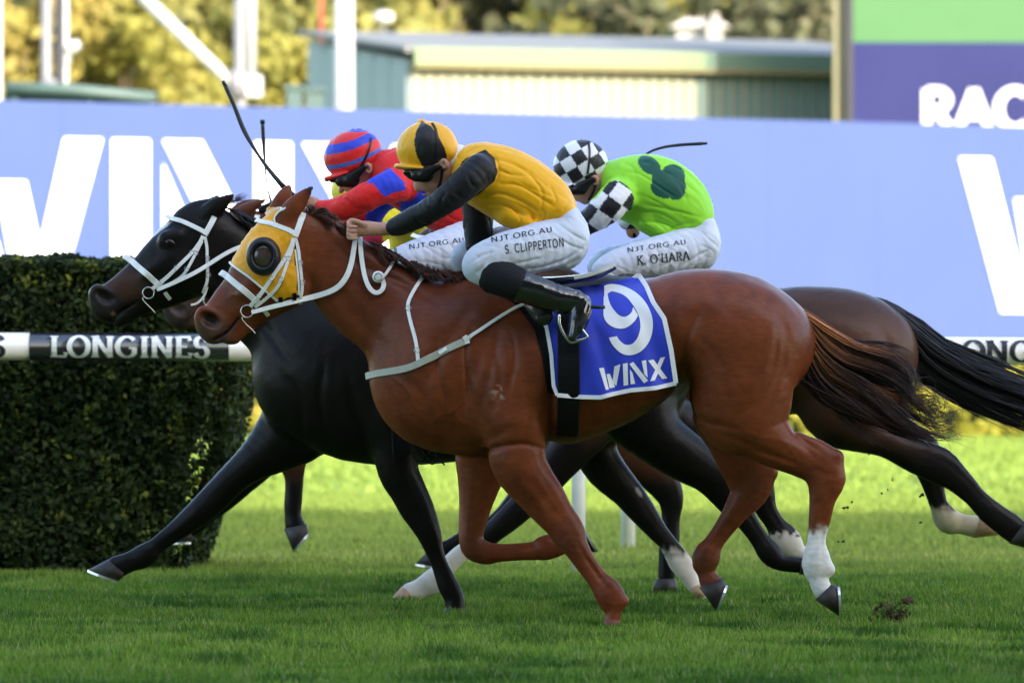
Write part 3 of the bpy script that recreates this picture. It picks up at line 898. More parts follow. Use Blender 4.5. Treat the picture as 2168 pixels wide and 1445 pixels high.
# ------------------------------------------------------------------ trees
M_bark = mat('bark', (0.10, 0.075, 0.05), 0.9, 0.1, noise=(3, 0.3))
def tree(name, label, px, d, ztop, rx, cols, seed, n=2600, size=.5, zlow=2.0):
    g = np.random.default_rng(seed)
    Y = d + CAMY; x = (px-CX)*S(Y)
    root = tag(empty(name, (x, Y, 0)), label, 'tree', 'autumn trees beyond the racecourse')
    mb = MB(); mb.tube([(x, Y, 0), (x+.1, Y, ztop*.3), (x-.1, Y+.1, ztop*.6)], [rx*.09, rx*.07, rx*.03], 9)
    mb.build('trunk', M_bark, root, True)
    lb = MB()
    for _ in range(6):
        a = g.uniform(0, 6.28); z0 = ztop*g.uniform(.25, .5)
        lb.tube([(x, Y, z0), (x+math.cos(a)*rx*.35, Y+math.sin(a)*rx*.35, z0+ztop*.14), (x+math.cos(a)*rx*.7, Y+math.sin(a)*rx*.7, z0+ztop*.25)], [rx*.035, rx*.025, rx*.01], 6)
    lb.build('limbs', M_bark, root, True)
    nc = 26
    cc = g.normal(0, 1, (nc, 3)); cc /= np.linalg.norm(cc, axis=1, keepdims=True); cc *= g.uniform(.35, .95, (nc, 1))
    zc = (ztop+zlow)/2; hz = (ztop-zlow)/2
    C = np.stack([x+cc[:, 0]*rx, Y+cc[:, 1]*rx, zc+cc[:, 2]*hz*.9], 1)
    cr = g.uniform(.26, .46, nc)*rx
    tint = g.random(nc)
    i = g.integers(0, nc, n)
    dv = g.normal(0, 1, (n, 3)); dv /= np.linalg.norm(dv, axis=1, keepdims=True)
    p = C[i] + dv*(cr[i]*g.uniform(.55, 1.05, n))[:, None]*np.array([1, 1, .85])
    V, Fq = leaf_quads(p, dv, size, g, .7)
    c = lerpc(np.tile(np.array(cols[0]), (n, 1)), cols[1], tint[i])
    c = lerpc(c, cols[2], (g.random(n) < .18)*.7)
    c *= g.uniform(.85, 1.15, n)[:, None]
    o = make('crown', V, Fq, M_leaf, root, True, np.repeat(c, 4, 0))
YEL = ((0.235, 0.225, 0.05), (0.265, 0.235, 0.055), (0.20, 0.205, 0.05)); OLV = ((0.20, 0.20, 0.06), (0.25, 0.23, 0.065), (0.16, 0.17, 0.055))
DRK = ((0.085, 0.095, 0.05), (0.11, 0.115, 0.06), (0.13, 0.115, 0.07)); ORG = ((0.27, 0.21, 0.055), (0.28, 0.24, 0.06), (0.22, 0.20, 0.05))
trees = [('orange yellow tree at the left edge beyond the screen', 30, 172, 14.5, 3.0, ORG), ('yellow tree between the lamp post and the diagonal brace', 235, 176, 15.5, 3.4, YEL),
         ('yellow olive tree behind the diagonal brace', 400, 182, 14.0, 2.9, YEL), ('rounded yellow tree left of the shed end wall', 585, 170, 12.6, 2.7, YEL),
         ('dark tree behind the left pair of masts', 120, 235, 21, 5.0, DRK), ('dark olive tree behind the yellow trees', 330, 240, 22, 5.5, OLV),
         ('grey green tree above the shed end wall', 560, 238, 21, 5.5, OLV), ('olive tree right of the white pole', 760, 232, 19, 4.6, OLV),
         ('dark green tree behind the globe lamp', 905, 226, 13.6, 3.3, DRK), ('amber tree above the middle of the shed roof', 1085, 224, 16.2, 3.3, ORG),
         ('dark brown tree above the shed roof', 1235, 236, 20, 4.6, DRK), ('olive yellow tree left of the small far house', 1335, 218, 14.2, 2.2, YEL),
         ('dark tree behind the small far house', 1470, 244, 20, 5.0, DRK), ('grey brown tree left of the big screen', 1660, 242, 20, 5.2, DRK)]
for i, (lb, px, d, zt_, rx, cl) in enumerate(trees):
    tree('autumn_tree', lb, px, d, zt_, rx, cl, 100+i, 5200 if d < 200 else 3200, .56 if d < 200 else .9)
for i in range(21):
    tree('background_tree', 'dense dark tree in the farthest treeline row, %s from the left' % ('first second third fourth fifth sixth seventh eighth ninth tenth eleventh twelfth thirteenth fourteenth fifteenth sixteenth seventeenth eighteenth nineteenth twentieth last'.split()[i]), -250+i*175, 285+(i % 3)*7, 27+(i*7 % 5), 6.2, (OLV, DRK, OLV)[i % 3], 300+i, 1700, 1.6)

M_hill = mat('hill_scrub', (0.10, 0.115, 0.045), 0.9, 0.1, noise=(0.12, 0.45))
hv, hf = [], []
for j in range(9):
    for i in range(33):
        x = -160+10*i
        hv.append((x, 300+j*14, max(0, (1-math.cos(math.pi*j/8))*.5*(48+6*math.sin(i*.7)+4*math.sin(i*1.9+1)))))
for j in range(8):
    for i in range(32): hf.append((j*33+i, j*33+i+1, (j+1)*33+i+1, (j+1)*33+i))
tag(make('hill', hv, hf, M_hill), kind='structure')
# ------------------------------------------------------------------ grandstand behind the viewer, whose shade lies over the track
M_conc = mat('concrete', (0.36, 0.36, 0.35), 0.8, 0.2, noise=(0.4, 0.1))
gs = tag(empty('grandstand', (30, -60, 0)), 'tall concrete grandstand behind the viewer that shades the track', 'grandstand')
gx0, gx1 = -45.0, 125.0
MB().box((gx0, -76, 0), (gx1, -73, 37.5)).build('back_wall', M_conc, gs)
mb = MB()
V = [(gx0, -20, 20.2), (gx1, -20, 20.2), (gx1, -72.99, 37.0), (gx0, -72.99, 37.0), (gx0, -20, 20.9), (gx1, -20, 20.9), (gx1, -72.99, 37.9), (gx0, -72.99, 37.9)]  # unseen roof drawn out over the viewer to cut frontal sky light
mb.add(V, [(0,3,2,1),(4,5,6,7),(0,1,5,4),(1,2,6,5),(2,3,7,6),(3,0,4,7)]).build('roof', M_conc, gs)
for k in range(10):
    MB().box((gx0, -50-2.29*k-2.29, 0), (gx1, -50-2.29*k, 1.2+1.6*k)).build('seating_tier', M_conc, gs)
for k in range(9):
    x = gx0+4+20*k
    MB().tube([(x, -62, 0), (x, -62, 33.4)], .5, 12).build('column', M_conc, gs, True)
# ------------------------------------------------------------------ horses
M_coat = mat('coat', rough=0.38, spec=0.20, attr=True, noise=(9, 0.16), bump=(40, 0.30, 0.004, (0.4, 1.6, 1.6)), noise2=(45, 0.14, (0.5, 1.5, 1.2)))
M_coat_dark = mat('coat_dark', rough=0.38, spec=0.17, attr=True, noise=(9, 0.2), bump=(40, 0.30, 0.004, (0.4, 1.6, 1.6)))
M_hair = mat('hair', rough=0.45, spec=0.4, attr=True)
M_hoof = mat('hoof', (0.035, 0.028, 0.024), 0.55, 0.4, noise=(25, 0.35))
M_hoof_tan = mat('hoof_tan', (0.42, 0.27, 0.15), 0.55, 0.4, noise=(25, 0.3))
M_hoof_brown = mat('hoof_brown', (0.16, 0.055, 0.028), 0.6, 0.3, noise=(25, 0.35))
M_shoe = mat('shoe', (0.75, 0.76, 0.78), 0.35, 0.5, metal=0.8)
M_white_leather = mat('white_leather', (0.82, 0.82, 0.80), 0.45, 0.4, noise=(40, 0.08))
M_steel = mat('steel', (0.62, 0.62, 0.62), 0.25, 0.5, metal=1.0)
M_eye = mat('eye', (0.006, 0.004, 0.003), 0.12, 0.4)
M_black = mat('black_fabric', (0.005, 0.005, 0.006), 0.6, 0.15, noise=(60, 0.2))
M_black_leather = mat('black_leather', (0.010, 0.010, 0.012), 0.18, 0.5, coat=0.5, bump=(35, 0.25, 0.004))
M_cream_band = mat('cream_band', (0.42, 0.43, 0.36), 0.55, 0.35, noise=(30, 0.12))

def px_limb(nodes, Y0):
    """(px,py,dy,r_px,ry_m) -> world nodes"""
    return [(*P(a, b, Y0 + dy), r*S(Y0 + dy), ry) for a, b, dy, r, ry in nodes]

def px_pairs(pairs, Y):
    out = []
    n = len(pairs)
    for i, p in enumerate(pairs):
        fx, fy, rx, ry_, hy = p[:5]
        dy = p[5] if len(p) > 5 else 0
        k = {n-5: .90, n-4: .88, n-3: 1.04, n-2: .90}.get(i, 1.0) if n > 7 else 1.0    # bony joints: slim cannon and pastern, full fetlock
        out.append((*P((fx+rx)/2, (fy+ry_)/2, Y + dy), 0.5*math.hypot(fx-rx, fy-ry_)*S(Y)*k, hy*(k if k < 1 else 1.1)))
    return out

CAMV = Vector((0, CAMY, CAMZ))
def cast(bvh, px, py):
    d = Vector(P(px, py, 0)) - CAMV
    loc, nrm, i, dist = bvh.ray_cast(CAMV, d.normalized(), 200)
    return loc, nrm

def surf_path(bvh, pts, sub=6, off=0.003):
    q = catmull(pts, sub) if len(pts) > 2 else catmull(pts, sub*2)
    P3, N3 = [], []
    for a, b in q:
        l, n = cast(bvh, a, b)
        if l is None: continue
        if n.y > 0: n = -n
        P3.append(l + n*off); N3.append(n)
    # smooth the line a little so that straps lie taut
    for _ in range(2):
        P3 = [P3[0]] + [(P3[i-1] + 2*P3[i] + P3[i+1])/4 for i in range(1, len(P3)-1)] + [P3[-1]]
        N3 = [N3[0]] + [((N3[i-1] + 2*N3[i] + N3[i+1])/4).normalized() for i in range(1, len(N3)-1)] + [N3[-1]]
    return P3, N3

def mirror(P3, N3, Y0):
    return [Vector((p.x, 2*Y0 - p.y, p.z)) for p in P3], [Vector((n.x, -n.y, n.z)) for n in N3]

def ribbon(name, P3, N3, width, m, parent, th=0.005):
    w = width if hasattr(width, '__len__') else [width]*len(P3)
    V, Fc = [], []
    n = len(P3)
    for i in range(n):
        t = (P3[min(i+1, n-1)] - P3[max(i-1, 0)]).normalized()
        s = t.cross(N3[i]).normalized()*w[i]*0.5
        nn = s.cross(t).normalized()
        if nn.dot(N3[i]) < 0: nn = -nn
        nn = nn*th*0.5
        V += [P3[i]-s-nn, P3[i]+s-nn, P3[i]+s*0.9+nn, P3[i]-s*0.9+nn]
    for i in range(n-1):
        a, b = 4*i, 4*i+4
        for k in range(4):
            k2 = (k+1) % 4
            Fc.append((a+k, a+k2, b+k2, b+k))
    Fc += [(3, 2, 1, 0), (4*n-4, 4*n-3, 4*n-2, 4*n-1)]
    o = make(name, V, Fc, m, parent, smooth=False)
    bm = bmesh.new(); bm.from_mesh(o.data); bmesh.ops.recalc_face_normals(bm, faces=bm.faces); bm.to_mesh(o.data); bm.free()
    return o

def free_path(nodes, sub=6):
    """[(px,py,Y)...] -> points and camera-facing normals for a hanging strap"""
    q = catmull([(*n,) for n in nodes], sub)
    pts = [Vector(P(*n)) for n in q]
    return pts, [Vector((0, -1, 0))]*len(pts)

def torus(name, c, R, r, m, parent, rot=0.0, tilt=0.0, nu=20, nv=6, sq=1.0):
    V, Fc = [], []
    for i in range(nu):
        a = 2*math.pi*i/nu
        for j in range(nv):
            b = 2*math.pi*j/nv
            x = (R + r*math.cos(b))*math.cos(a); z = (R + r*math.cos(b))*math.sin(a)*sq; y = r*math.sin(b)
            p = Vector((x, y, z)); p.rotate(Matrix.Rotation(rot, 3, 'Y')); p.rotate(Matrix.Rotation(tilt, 3, 'Z'))
            V.append(Vector(c) + p)
    for i in range(nu):
        for j in range(nv):
            i2, j2 = (i+1) % nu, (j+1) % nv
            Fc.append((i*nv+j, i2*nv+j, i2*nv+j2, i*nv+j2))
    return make(name, V, Fc, m, parent)

def hoof(parent, cf, cr, toe, heel, Y, m, shoe=True, w=0.052):
    n = 20
    def ring(a, b, hw, out=1.0):
        A = Vector(P(*a, Y)); B = Vector(P(*b, Y))
        c = (A+B)/2; u = (A-B)/2*out
        return [c + u*math.cos(2*math.pi*k/n) + Vector((0, hw*math.sin(2*math.pi*k/n)*(1.0 if math.cos(2*math.pi*k/n) > -0.5 else 0.92), 0)) for k in range(n)]
    mid = lambda a, b, t: (a[0]*(1-t)+b[0]*t, a[1]*(1-t)+b[1]*t)
    r0 = ring(cf, cr, w*0.84, 0.95)
    r1 = ring(cf, cr, w*0.92, 1.06)
    r2 = ring(mid(cf, toe, 0.5), mid(cr, heel, 0.5), w*1.0, 1.02)
    r3 = ring(toe, heel, w*1.1)
    rings = [r0, r1, r2, r3]
    V, Fc = [], []
    for r in rings: V += r
    for i in range(3):
        for k in range(n):
            k2 = (k+1) % n
            Fc.append((i*n+k, i*n+k2, (i+1)*n+k2, (i+1)*n+k))
    Fc.append(tuple(range(n))); Fc.append(tuple(range(3*n, 4*n)))
    o = make('hoof', V, Fc, m, parent)
    bm = bmesh.new(); bm.from_mesh(o.data); bmesh.ops.recalc_face_normals(bm, faces=bm.faces); bm.to_mesh(o.data); bm.free()
    if shoe:
        A = Vector(P(*toe, Y)); B = Vector(P(*heel, Y))
        c0 = (Vector(P(*cf, Y)) + Vector(P(*cr, Y)))/2
        d = (B-A); nrm = Vector((-d.z, 0, d.x)).normalized()
        if nrm.dot((A+B)/2 - c0) < 0: nrm = -nrm
        V, Fc = [], []
        ks = [k for k in range(-8, 9)]
        cc = (A+B)/2; u = (A-B)/2
        for k in ks:
            th = k/8*math.radians(150)
            for f, off in ((1.04, 0.0), (1.04, 0.011), (0.66, 0.011), (0.66, 0.0)):
                V.append(cc + u*f*math.cos(th) + Vector((0, w*1.14*f*math.sin(th), 0)) + nrm*off)
        for i in range(len(ks)-1):
            for j in range(4):
                j2 = (j+1) % 4
                Fc.append((i*4+j, i*4+j2, i*4+4+j2, i*4+4+j))
        so = make('shoe', V, Fc, M_shoe, o, smooth=False)
        so.matrix_parent_inverse = Matrix.Identity(4)
    return o

def strands(name, guides, n, Y0, yspread, r0, r1, colfn, parent, seg=14, seed=1, wob=0.02, len_rng=(0.75, 1.05), clumps=0):
    """guides: list of px polylines (same number of nodes) from the upper to the lower edge"""
    g = np.random.default_rng(seed)
    G = np.array([catmull(q, 6) for q in guides])           # k, m, 2
    kG, m = G.shape[0], G.shape[1]
    V, Fc, C = [], [], []
    base = 0
    s = S(Y0)
    if clumps:
        cu = g.random(clumps)*(kG-1); cph = g.random((clumps, 4))*6.28; cam_ = g.normal(0, 1, (clumps, 4))*wob; cy = g.normal(0, 1, clumps); cL = g.uniform(*len_rng, clumps); cc_ = g.uniform(.65, 1.45, clumps)
    for i in range(n):
        u = g.random()*(kG-1)
        if clumps:
            ci = g.integers(0, clumps); u = float(np.clip(cu[ci] + g.normal(0, .10), 0, kG-1))
        a = int(min(u, kG-2)); f = u-a
        q = G[a]*(1-f) + G[a+1]*f
        L = g.uniform(*len_rng) if not clumps else cL[ci]*g.uniform(.82, 1.08)
        t = np.linspace(0, min(L, 1.0), seg)*(m-1)
        i0 = np.clip(np.floor(t).astype(int), 0, m-2); ft = t-i0
        xy = q[i0]*(1-ft[:, None]) + q[i0+1]*ft[:, None]
        w = np.linspace(0, 1, seg)
        ph = g.random(4)*6.28; am = g.normal(0, 1, 4)*wob
        if clumps: ph = cph[ci] + g.normal(0, .18, 4); am = cam_[ci] + g.normal(0, .16, 4)*wob
        ox = am[0]*np.sin(w*4+ph[0])*w + am[1]*np.sin(w*9+ph[1])*0.35*w
        oz = am[2]*np.sin(w*4+ph[2])*w + am[3]*np.sin(w*9+ph[3])*0.35*w
        yb = g.normal(0, 1)*yspread
        if clumps: yb = (cy[ci] + g.normal(0, .25))*yspread
        yy = Y0 + np.clip(yb, -2*yspread, 2*yspread)*(0.35+0.65*w)*np.sqrt(max(0.05, 1-(2*u/(kG-1)-1)**2*0.8))
        x = (xy[:, 0]-CX)*s + ox; z = CAMZ + (HY-xy[:, 1])*s + oz
        pts = np.stack([x, yy, z], 1)
        tan = np.gradient(pts, axis=0); tan /= np.linalg.norm(tan, axis=1, keepdims=True)+1e-9
        side = np.cross(tan, [0, 1, 0]); side /= np.linalg.norm(side, axis=1, keepdims=True)+1e-9
        up = np.cross(side, tan)
        rad = (r0 + (r1-r0)*w**2)*g.uniform(0.7, 1.3)
        rad[-1] = 0.0003
        for k in range(3):
            th = 2*math.pi*k/3
            V.append(pts + side*(rad*math.cos(th))[:, None] + up*(rad*math.sin(th))[:, None])
        idx = np.arange(seg-1)
        for k in range(3):
            k2 = (k+1) % 3
            Fc.append(np.stack([base+k*seg+idx, base+k2*seg+idx, base+k2*seg+idx+1, base+k*seg+idx+1], 1))
        c = colfn(w, u/(kG-1), g)
        if clumps: c = c*cc_[ci]
        C += [c, c, c]
        base += 3*seg
    return make(name, np.concatenate(V), np.concatenate(Fc), M_hair, parent, True, np.concatenate(C))

def build_horse(cfg):
    Y0, h = cfg['Y0'], cfg['h']
    s = S(Y0)
    xs = cfg['xr']; zs = cfg['zr']
    lo = P(xs[0], zs[1], Y0); hi = P(xs[1], zs[0], Y0)
    V = Vox((lo[0], Y0-0.46, lo[2]), (hi[0], Y0+0.46, hi[2]), h)
    # trunk
    V.limb([(*P(x, (t+b)/2, Y0), (b-t)/2*s, w) for x, t, b, w in cfg['torso']], k=0.02, sub=4, cap=cfg.get('cap', 1.6))
    V.limb(px_limb(cfg['neck'], Y0), k=0.06, sub=4)
    V.limb(px_limb(cfg['head'], Y0), k=0.05, sub=4, cap=1.3)
    for L in cfg['legs']:
        V.limb(px_pairs(L['pairs'], Y0 + L['dy']), k=L.get('k', 0.07), sub=3)
        pr = L['pairs']
        # groove between cannon bone and tendon, and between the muscles above
        for i0, i1, fr, wd, am in ((max(2, len(pr)-7), len(pr)-2, .30, 3.2, .0060), (2, max(5, len(pr)-7), -.10, 4.5, .0045), (2, max(5, len(pr)-7), .45, 4.0, .0040)):
            ln = [(((p[0]+p[2])/2 + (p[2]-p[0])/2*fr), ((p[1]+p[3])/2 + (p[3]-p[1])/2*fr)) for p in pr[i0:i1]]
            if len(ln) > 2:
                w3 = [P(a, b, Y0) for a, b in catmull(ln, 3)]
                V.groove([(p[0], p[2]) for p in w3], wd*s, am, Y0 + L['dy'], .07)
        for (x, y, r, hy) in L.get('lumps', []):
            V.ell(P(x, y, Y0 + L['dy']), (r*s, hy, r*s), k=0.03)
    for kind, pts, dy, *rest in cfg.get('extra', []):
        if kind == 'ear':
            V.limb(px_limb([(x, y, d, r, ry) for x, y, d, r, ry in pts], Y0), k=0.012, sub=4)
        elif kind == 'limb':
            for sg in ((-1, 1) if dy else (0,)):
                V.limb(px_limb([(x, y, sg*dy, r, ry) for x, y, r, ry in pts], Y0), k=rest[0], sub=3)
        elif kind == 'carve':
            for sg in ((-1, 1) if dy else (0,)):
                V.limb(px_limb([(x, y, sg*dy, r, ry) for x, y, r, ry in pts], Y0), k=rest[0], sub=3, carve=True)
        elif kind == 'swell':            # pts = (px,py,rx_px,rz_px,angle), amp
            x, y, rx, rz, an = pts
            for sg in ((-1, 1) if dy else (0,)):
                V.swell(P(x, y, Y0+sg*dy), (rx*s, rest[1] if len(rest) > 1 else 0.3, rz*s), rest[0], an)
        elif kind == 'groove':
            q = catmull(pts, 4)
            w3 = [P(a, b, Y0) for a, b in q]
            if dy: 
                for sg in (-1, 1): V.groove([(p[0], p[2]) for p in w3], rest[0]*s, rest[1], Y0+sg*dy, 0.12)
            else: V.groove([(p[0], p[2]) for p in w3], rest[0]*s, rest[1])
    v, q = V.mesh(smooth=cfg.get('smooth', 1))
    v = drop_islands(v, q)
    v, q = v
    n0 = vnormals(v, q)
    dsp = .0050*(vnoise(v, .11, 1)-.5) + .0016*(vnoise(v, .035, 2)-.5)
    v = (v + n0*dsp[:, None]).astype(np.float32)
    px, py = topx(v)
    rootx, rooty = cfg['root']
    root = empty(cfg['name'], P(rootx, rooty, Y0))
    root.location.z = 0
    tag(root, cfg['label'], 'horse', 'horses galloping in the race')
    c = cfg['color'](px, py, v, Y0)
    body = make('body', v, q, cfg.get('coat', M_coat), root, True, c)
    nr = vnormals(v, q)
    bvh = bvh_of(v, q)
    for hf in cfg['hooves']:
        hoof(root, *hf[:4], Y0 + hf[4], hf[5], shoe=hf[6] if len(hf) > 6 else True)
    for ex, ey, er in cfg.get('eyes', []):
        l, n = cast(bvh, ex, ey)
        if l is None: continue
        for sg in (0, 1):
            c0 = l - n*er*s*0.52
            if sg: c0 = Vector((c0.x, 2*Y0 - c0.y, c0.z))
            uvsphere('eye', c0, (er*s*1.15, er*s*0.8, er*s*0.85), M_eye, root, rot=math.radians(25))
    return dict(root=root, v=v, q=q, n=nr, bvh=bvh, Y0=Y0, body=body)

def drop_islands(v, q):
    """keep the largest connected piece"""
    n = len(v)
    lab = np.arange(n)
    e = np.concatenate([q[:, [0, 1]], q[:, [1, 2]], q[:, [2, 3]], q[:, [3, 0]]])
    while True:
        m = np.minimum(lab[e[:, 0]], lab[e[:, 1]])
        new = lab.copy()
        np.minimum.at(new, e[:, 0], m); np.minimum.at(new, e[:, 1], m)
        new = new[new]; new = new[new]
        if (new == lab).all(): break
        lab = new
    ids, cnt = np.unique(lab, return_counts=True)
    keep = lab == ids[cnt.argmax()]
    mp = np.cumsum(keep)-1
    qq = q[keep[q].all(1)]
    return v[keep], mp[qq]

def uvsphere(name, c, r, m, parent, rot=0.0, nu=16, nv=10):
    V, Fc = [], []
    R = Matrix.Rotation(rot, 3, 'Y')
    for j in range(nv+1):
        ph = math.pi*j/nv
        for i in range(nu):
            th = 2*math.pi*i/nu
            p = Vector((r[0]*math.sin(ph)*math.cos(th), r[1]*math.sin(ph)*math.sin(th), r[2]*math.cos(ph)))
            V.append(Vector(c) + R @ p)
    for j in range(nv):
        for i in range(nu):
            i2 = (i+1) % nu
            Fc.append((j*nu+i, (j+1)*nu+i, (j+1)*nu+i2, j*nu+i2))
    return make(name, V, Fc, m, parent)

def patch(name, H, sel, off, m, parent, extra=None, th=0.0):
    """a cover that follows the body: faces whose corners are all in sel, lifted by off"""
    v, q, n = H['v'], H['q'], H['n']
    f = q[sel[q].all(1)]
    u, inv = np.unique(f, return_inverse=True)
    vv = v[u] + n[u]*off
    if extra is not None: vv = extra(vv, n[u])
    return make(name, vv, inv.reshape(f.shape), m, parent)

# side-view outlines measured on the chestnut; the two rear horses reuse head and neck at their own size and place
HEAD = [(618, 512, 0, 78, .080), (592, 550, 0, 84, .098), (560, 590, 0, 76, .092), (528, 622, 0, 62, .070),
        (498, 645, 0, 52, .054), (474, 668, 0, 45, .050), (452, 690, 0, 40, .052)]
NECK = [(655, 512, 0, 70, .078), (710, 566, 0, 82, .080), (768, 618, 0, 95, .093), (828, 664, 0, 99, .112),
        (892, 710, 0, 106, .148), (952, 762, 0, 128, .19)]

def head_extra(f):
    """f maps chestnut pixels (x, y, r) to this horse"""
    def m(l): return [(*f(x, y), r*f.k, ry*f.k*f.ks) for x, y, r, ry in l]
    X = []
    # jaw angle, lower jaw, lips
    X.append(('limb', m([(618, 585, 42, .05), (622, 606, 36, .045)]), 0.045, 0.05))
    X.append(('limb', m([(610, 625, 26, .03), (565, 655, 20, .028), (520, 690, 17, .028), (494, 708, 18, .03)]), 0.0, 0.03))
    X.append(('limb', m([(428, 672, 17, .045), (438, 692, 19, .048), (450, 706, 18, .044)]), 0.0, 0.03))
    X.append(('limb', m([(486, 714, 15, .034), (496, 716, 12, .03)]), 0.0, 0.012))
    # brow and cheek bone
    X.append(('limb', m([(548, 525, 17, .022), (572, 520, 14, .02)]), 0.075, 0.03))
    X.append(('limb', m([(548, 585, 9, .012), (510, 622, 8, .01)]), 0.072, 0.03))
    # nostril: rim then hole
    X.append(('limb', m([(434, 667, 21, .022), (456, 682, 19, .022)]), 0.040, 0.02))
    X.append(('carve', m([(434, 671, 12, .028), (444, 676, 15.5, .030), (455, 683, 13, .028)]), 0.060, 0.006))
    # mouth slit
    X.append(('carve', m([(452, 719, 4.0, .030), (475, 706, 3.4, .028), (492, 690, 3.0, .026), (505, 672, 2.0, .024)]), 0.05, 0.005))
    X.append(('swell', (*f(606, 605), 34*f.k, 40*f.k, 20), 0.0, 0.014))
    X.append(('swell', (*f(655, 598), 18*f.k, 40*f.k, 30), 0.0, -0.016))
    return X
class Aff:
    def __init__(self, k, x0, y0, x1, y1, ks=1.0):
        self.k, self.a, self.ks = k, (x0, y0, x1, y1), ks
    def __call__(self, x, y):
        x0, y0, x1, y1 = self.a
        return (x-x0)*self.k + x1, (y-y0)*self.k + y1

ID = Aff(1, 0, 0, 0, 0)
def amap(f, nodes):
    return [(*f(x, y), d, r*f.k, ry*1.0) for x, y, d, r, ry in nodes]

def near_line(px, py, L):
    q = catmull(L, 4); d = np.full(len(px), 1e9)
    for a, b in zip(q[:-1], q[1:]):
        e = b-a; t = np.clip(((px-a[0])*e[0]+(py-a[1])*e[1])/(e@e+1e-9), 0, 1)
        d = np.minimum(d, np.hypot(px-a[0]-t*e[0], py-a[1]-t*e[1]))
    return d
# ---- chestnut, nearest
def col_chestnut(px, py, v, Y0):
    n = len(px)
    nz = vnoise(v, 0.16, 3)*0.6 + vnoise(v, 0.05, 5)*0.4
    c = np.tile(np.array((0.170, 0.042, 0.015)), (n, 1))
    c = lerpc(c, (0.110, 0.026, 0.010), sstep(0.45, 0.75, nz)*0.7)
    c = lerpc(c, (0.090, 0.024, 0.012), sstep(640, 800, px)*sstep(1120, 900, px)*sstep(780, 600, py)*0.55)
    # muzzle greyer, ear tips dark
    mz = sstep(60, 25, np.hypot(px-448, py-706))
    c = lerpc(c, (0.075, 0.048, 0.038), mz*0.8)
    c = lerpc(c, (0.03, 0.012, 0.008), sstep(30, 6, np.hypot(px-660, py-396)))
    # joints a touch darker
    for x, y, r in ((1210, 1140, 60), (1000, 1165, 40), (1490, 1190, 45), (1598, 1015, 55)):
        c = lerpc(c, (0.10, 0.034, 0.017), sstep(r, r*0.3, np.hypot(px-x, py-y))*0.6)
    c = lerpc(c, (0.02, 0.01, 0.008), sstep(19, 10, np.hypot((px-445), (py-677)))*(np.abs(v[:, 1]) < .066))
    c = lerpc(c, (0.018, 0.010, 0.008), sstep(4.5, 2, near_line(px, py, [(454, 718), (475, 706), (492, 690), (505, 672)]))*.85)
    c = lerpc(c, (0.11, 0.045, 0.025), sstep(20, 8, near_line(px, py, [(485, 600), (500, 640), (470, 650)]))*.4)
    br = sstep(20, 8, np.hypot((px-1056)*.9, (py-832)*.8))*sstep(.52, .66, vnoise(v, .014, 8))
    c = lerpc(c, (0.34, 0.24, 0.18), br*.7)
    sock = sstep(1112, 1130, py + (vnoise(v, 0.02, 9)-0.5)*26)*((px > 1680) & (px < 1800))
    c = lerpc(c, (0.70, 0.67, 0.62), sock)
    return c

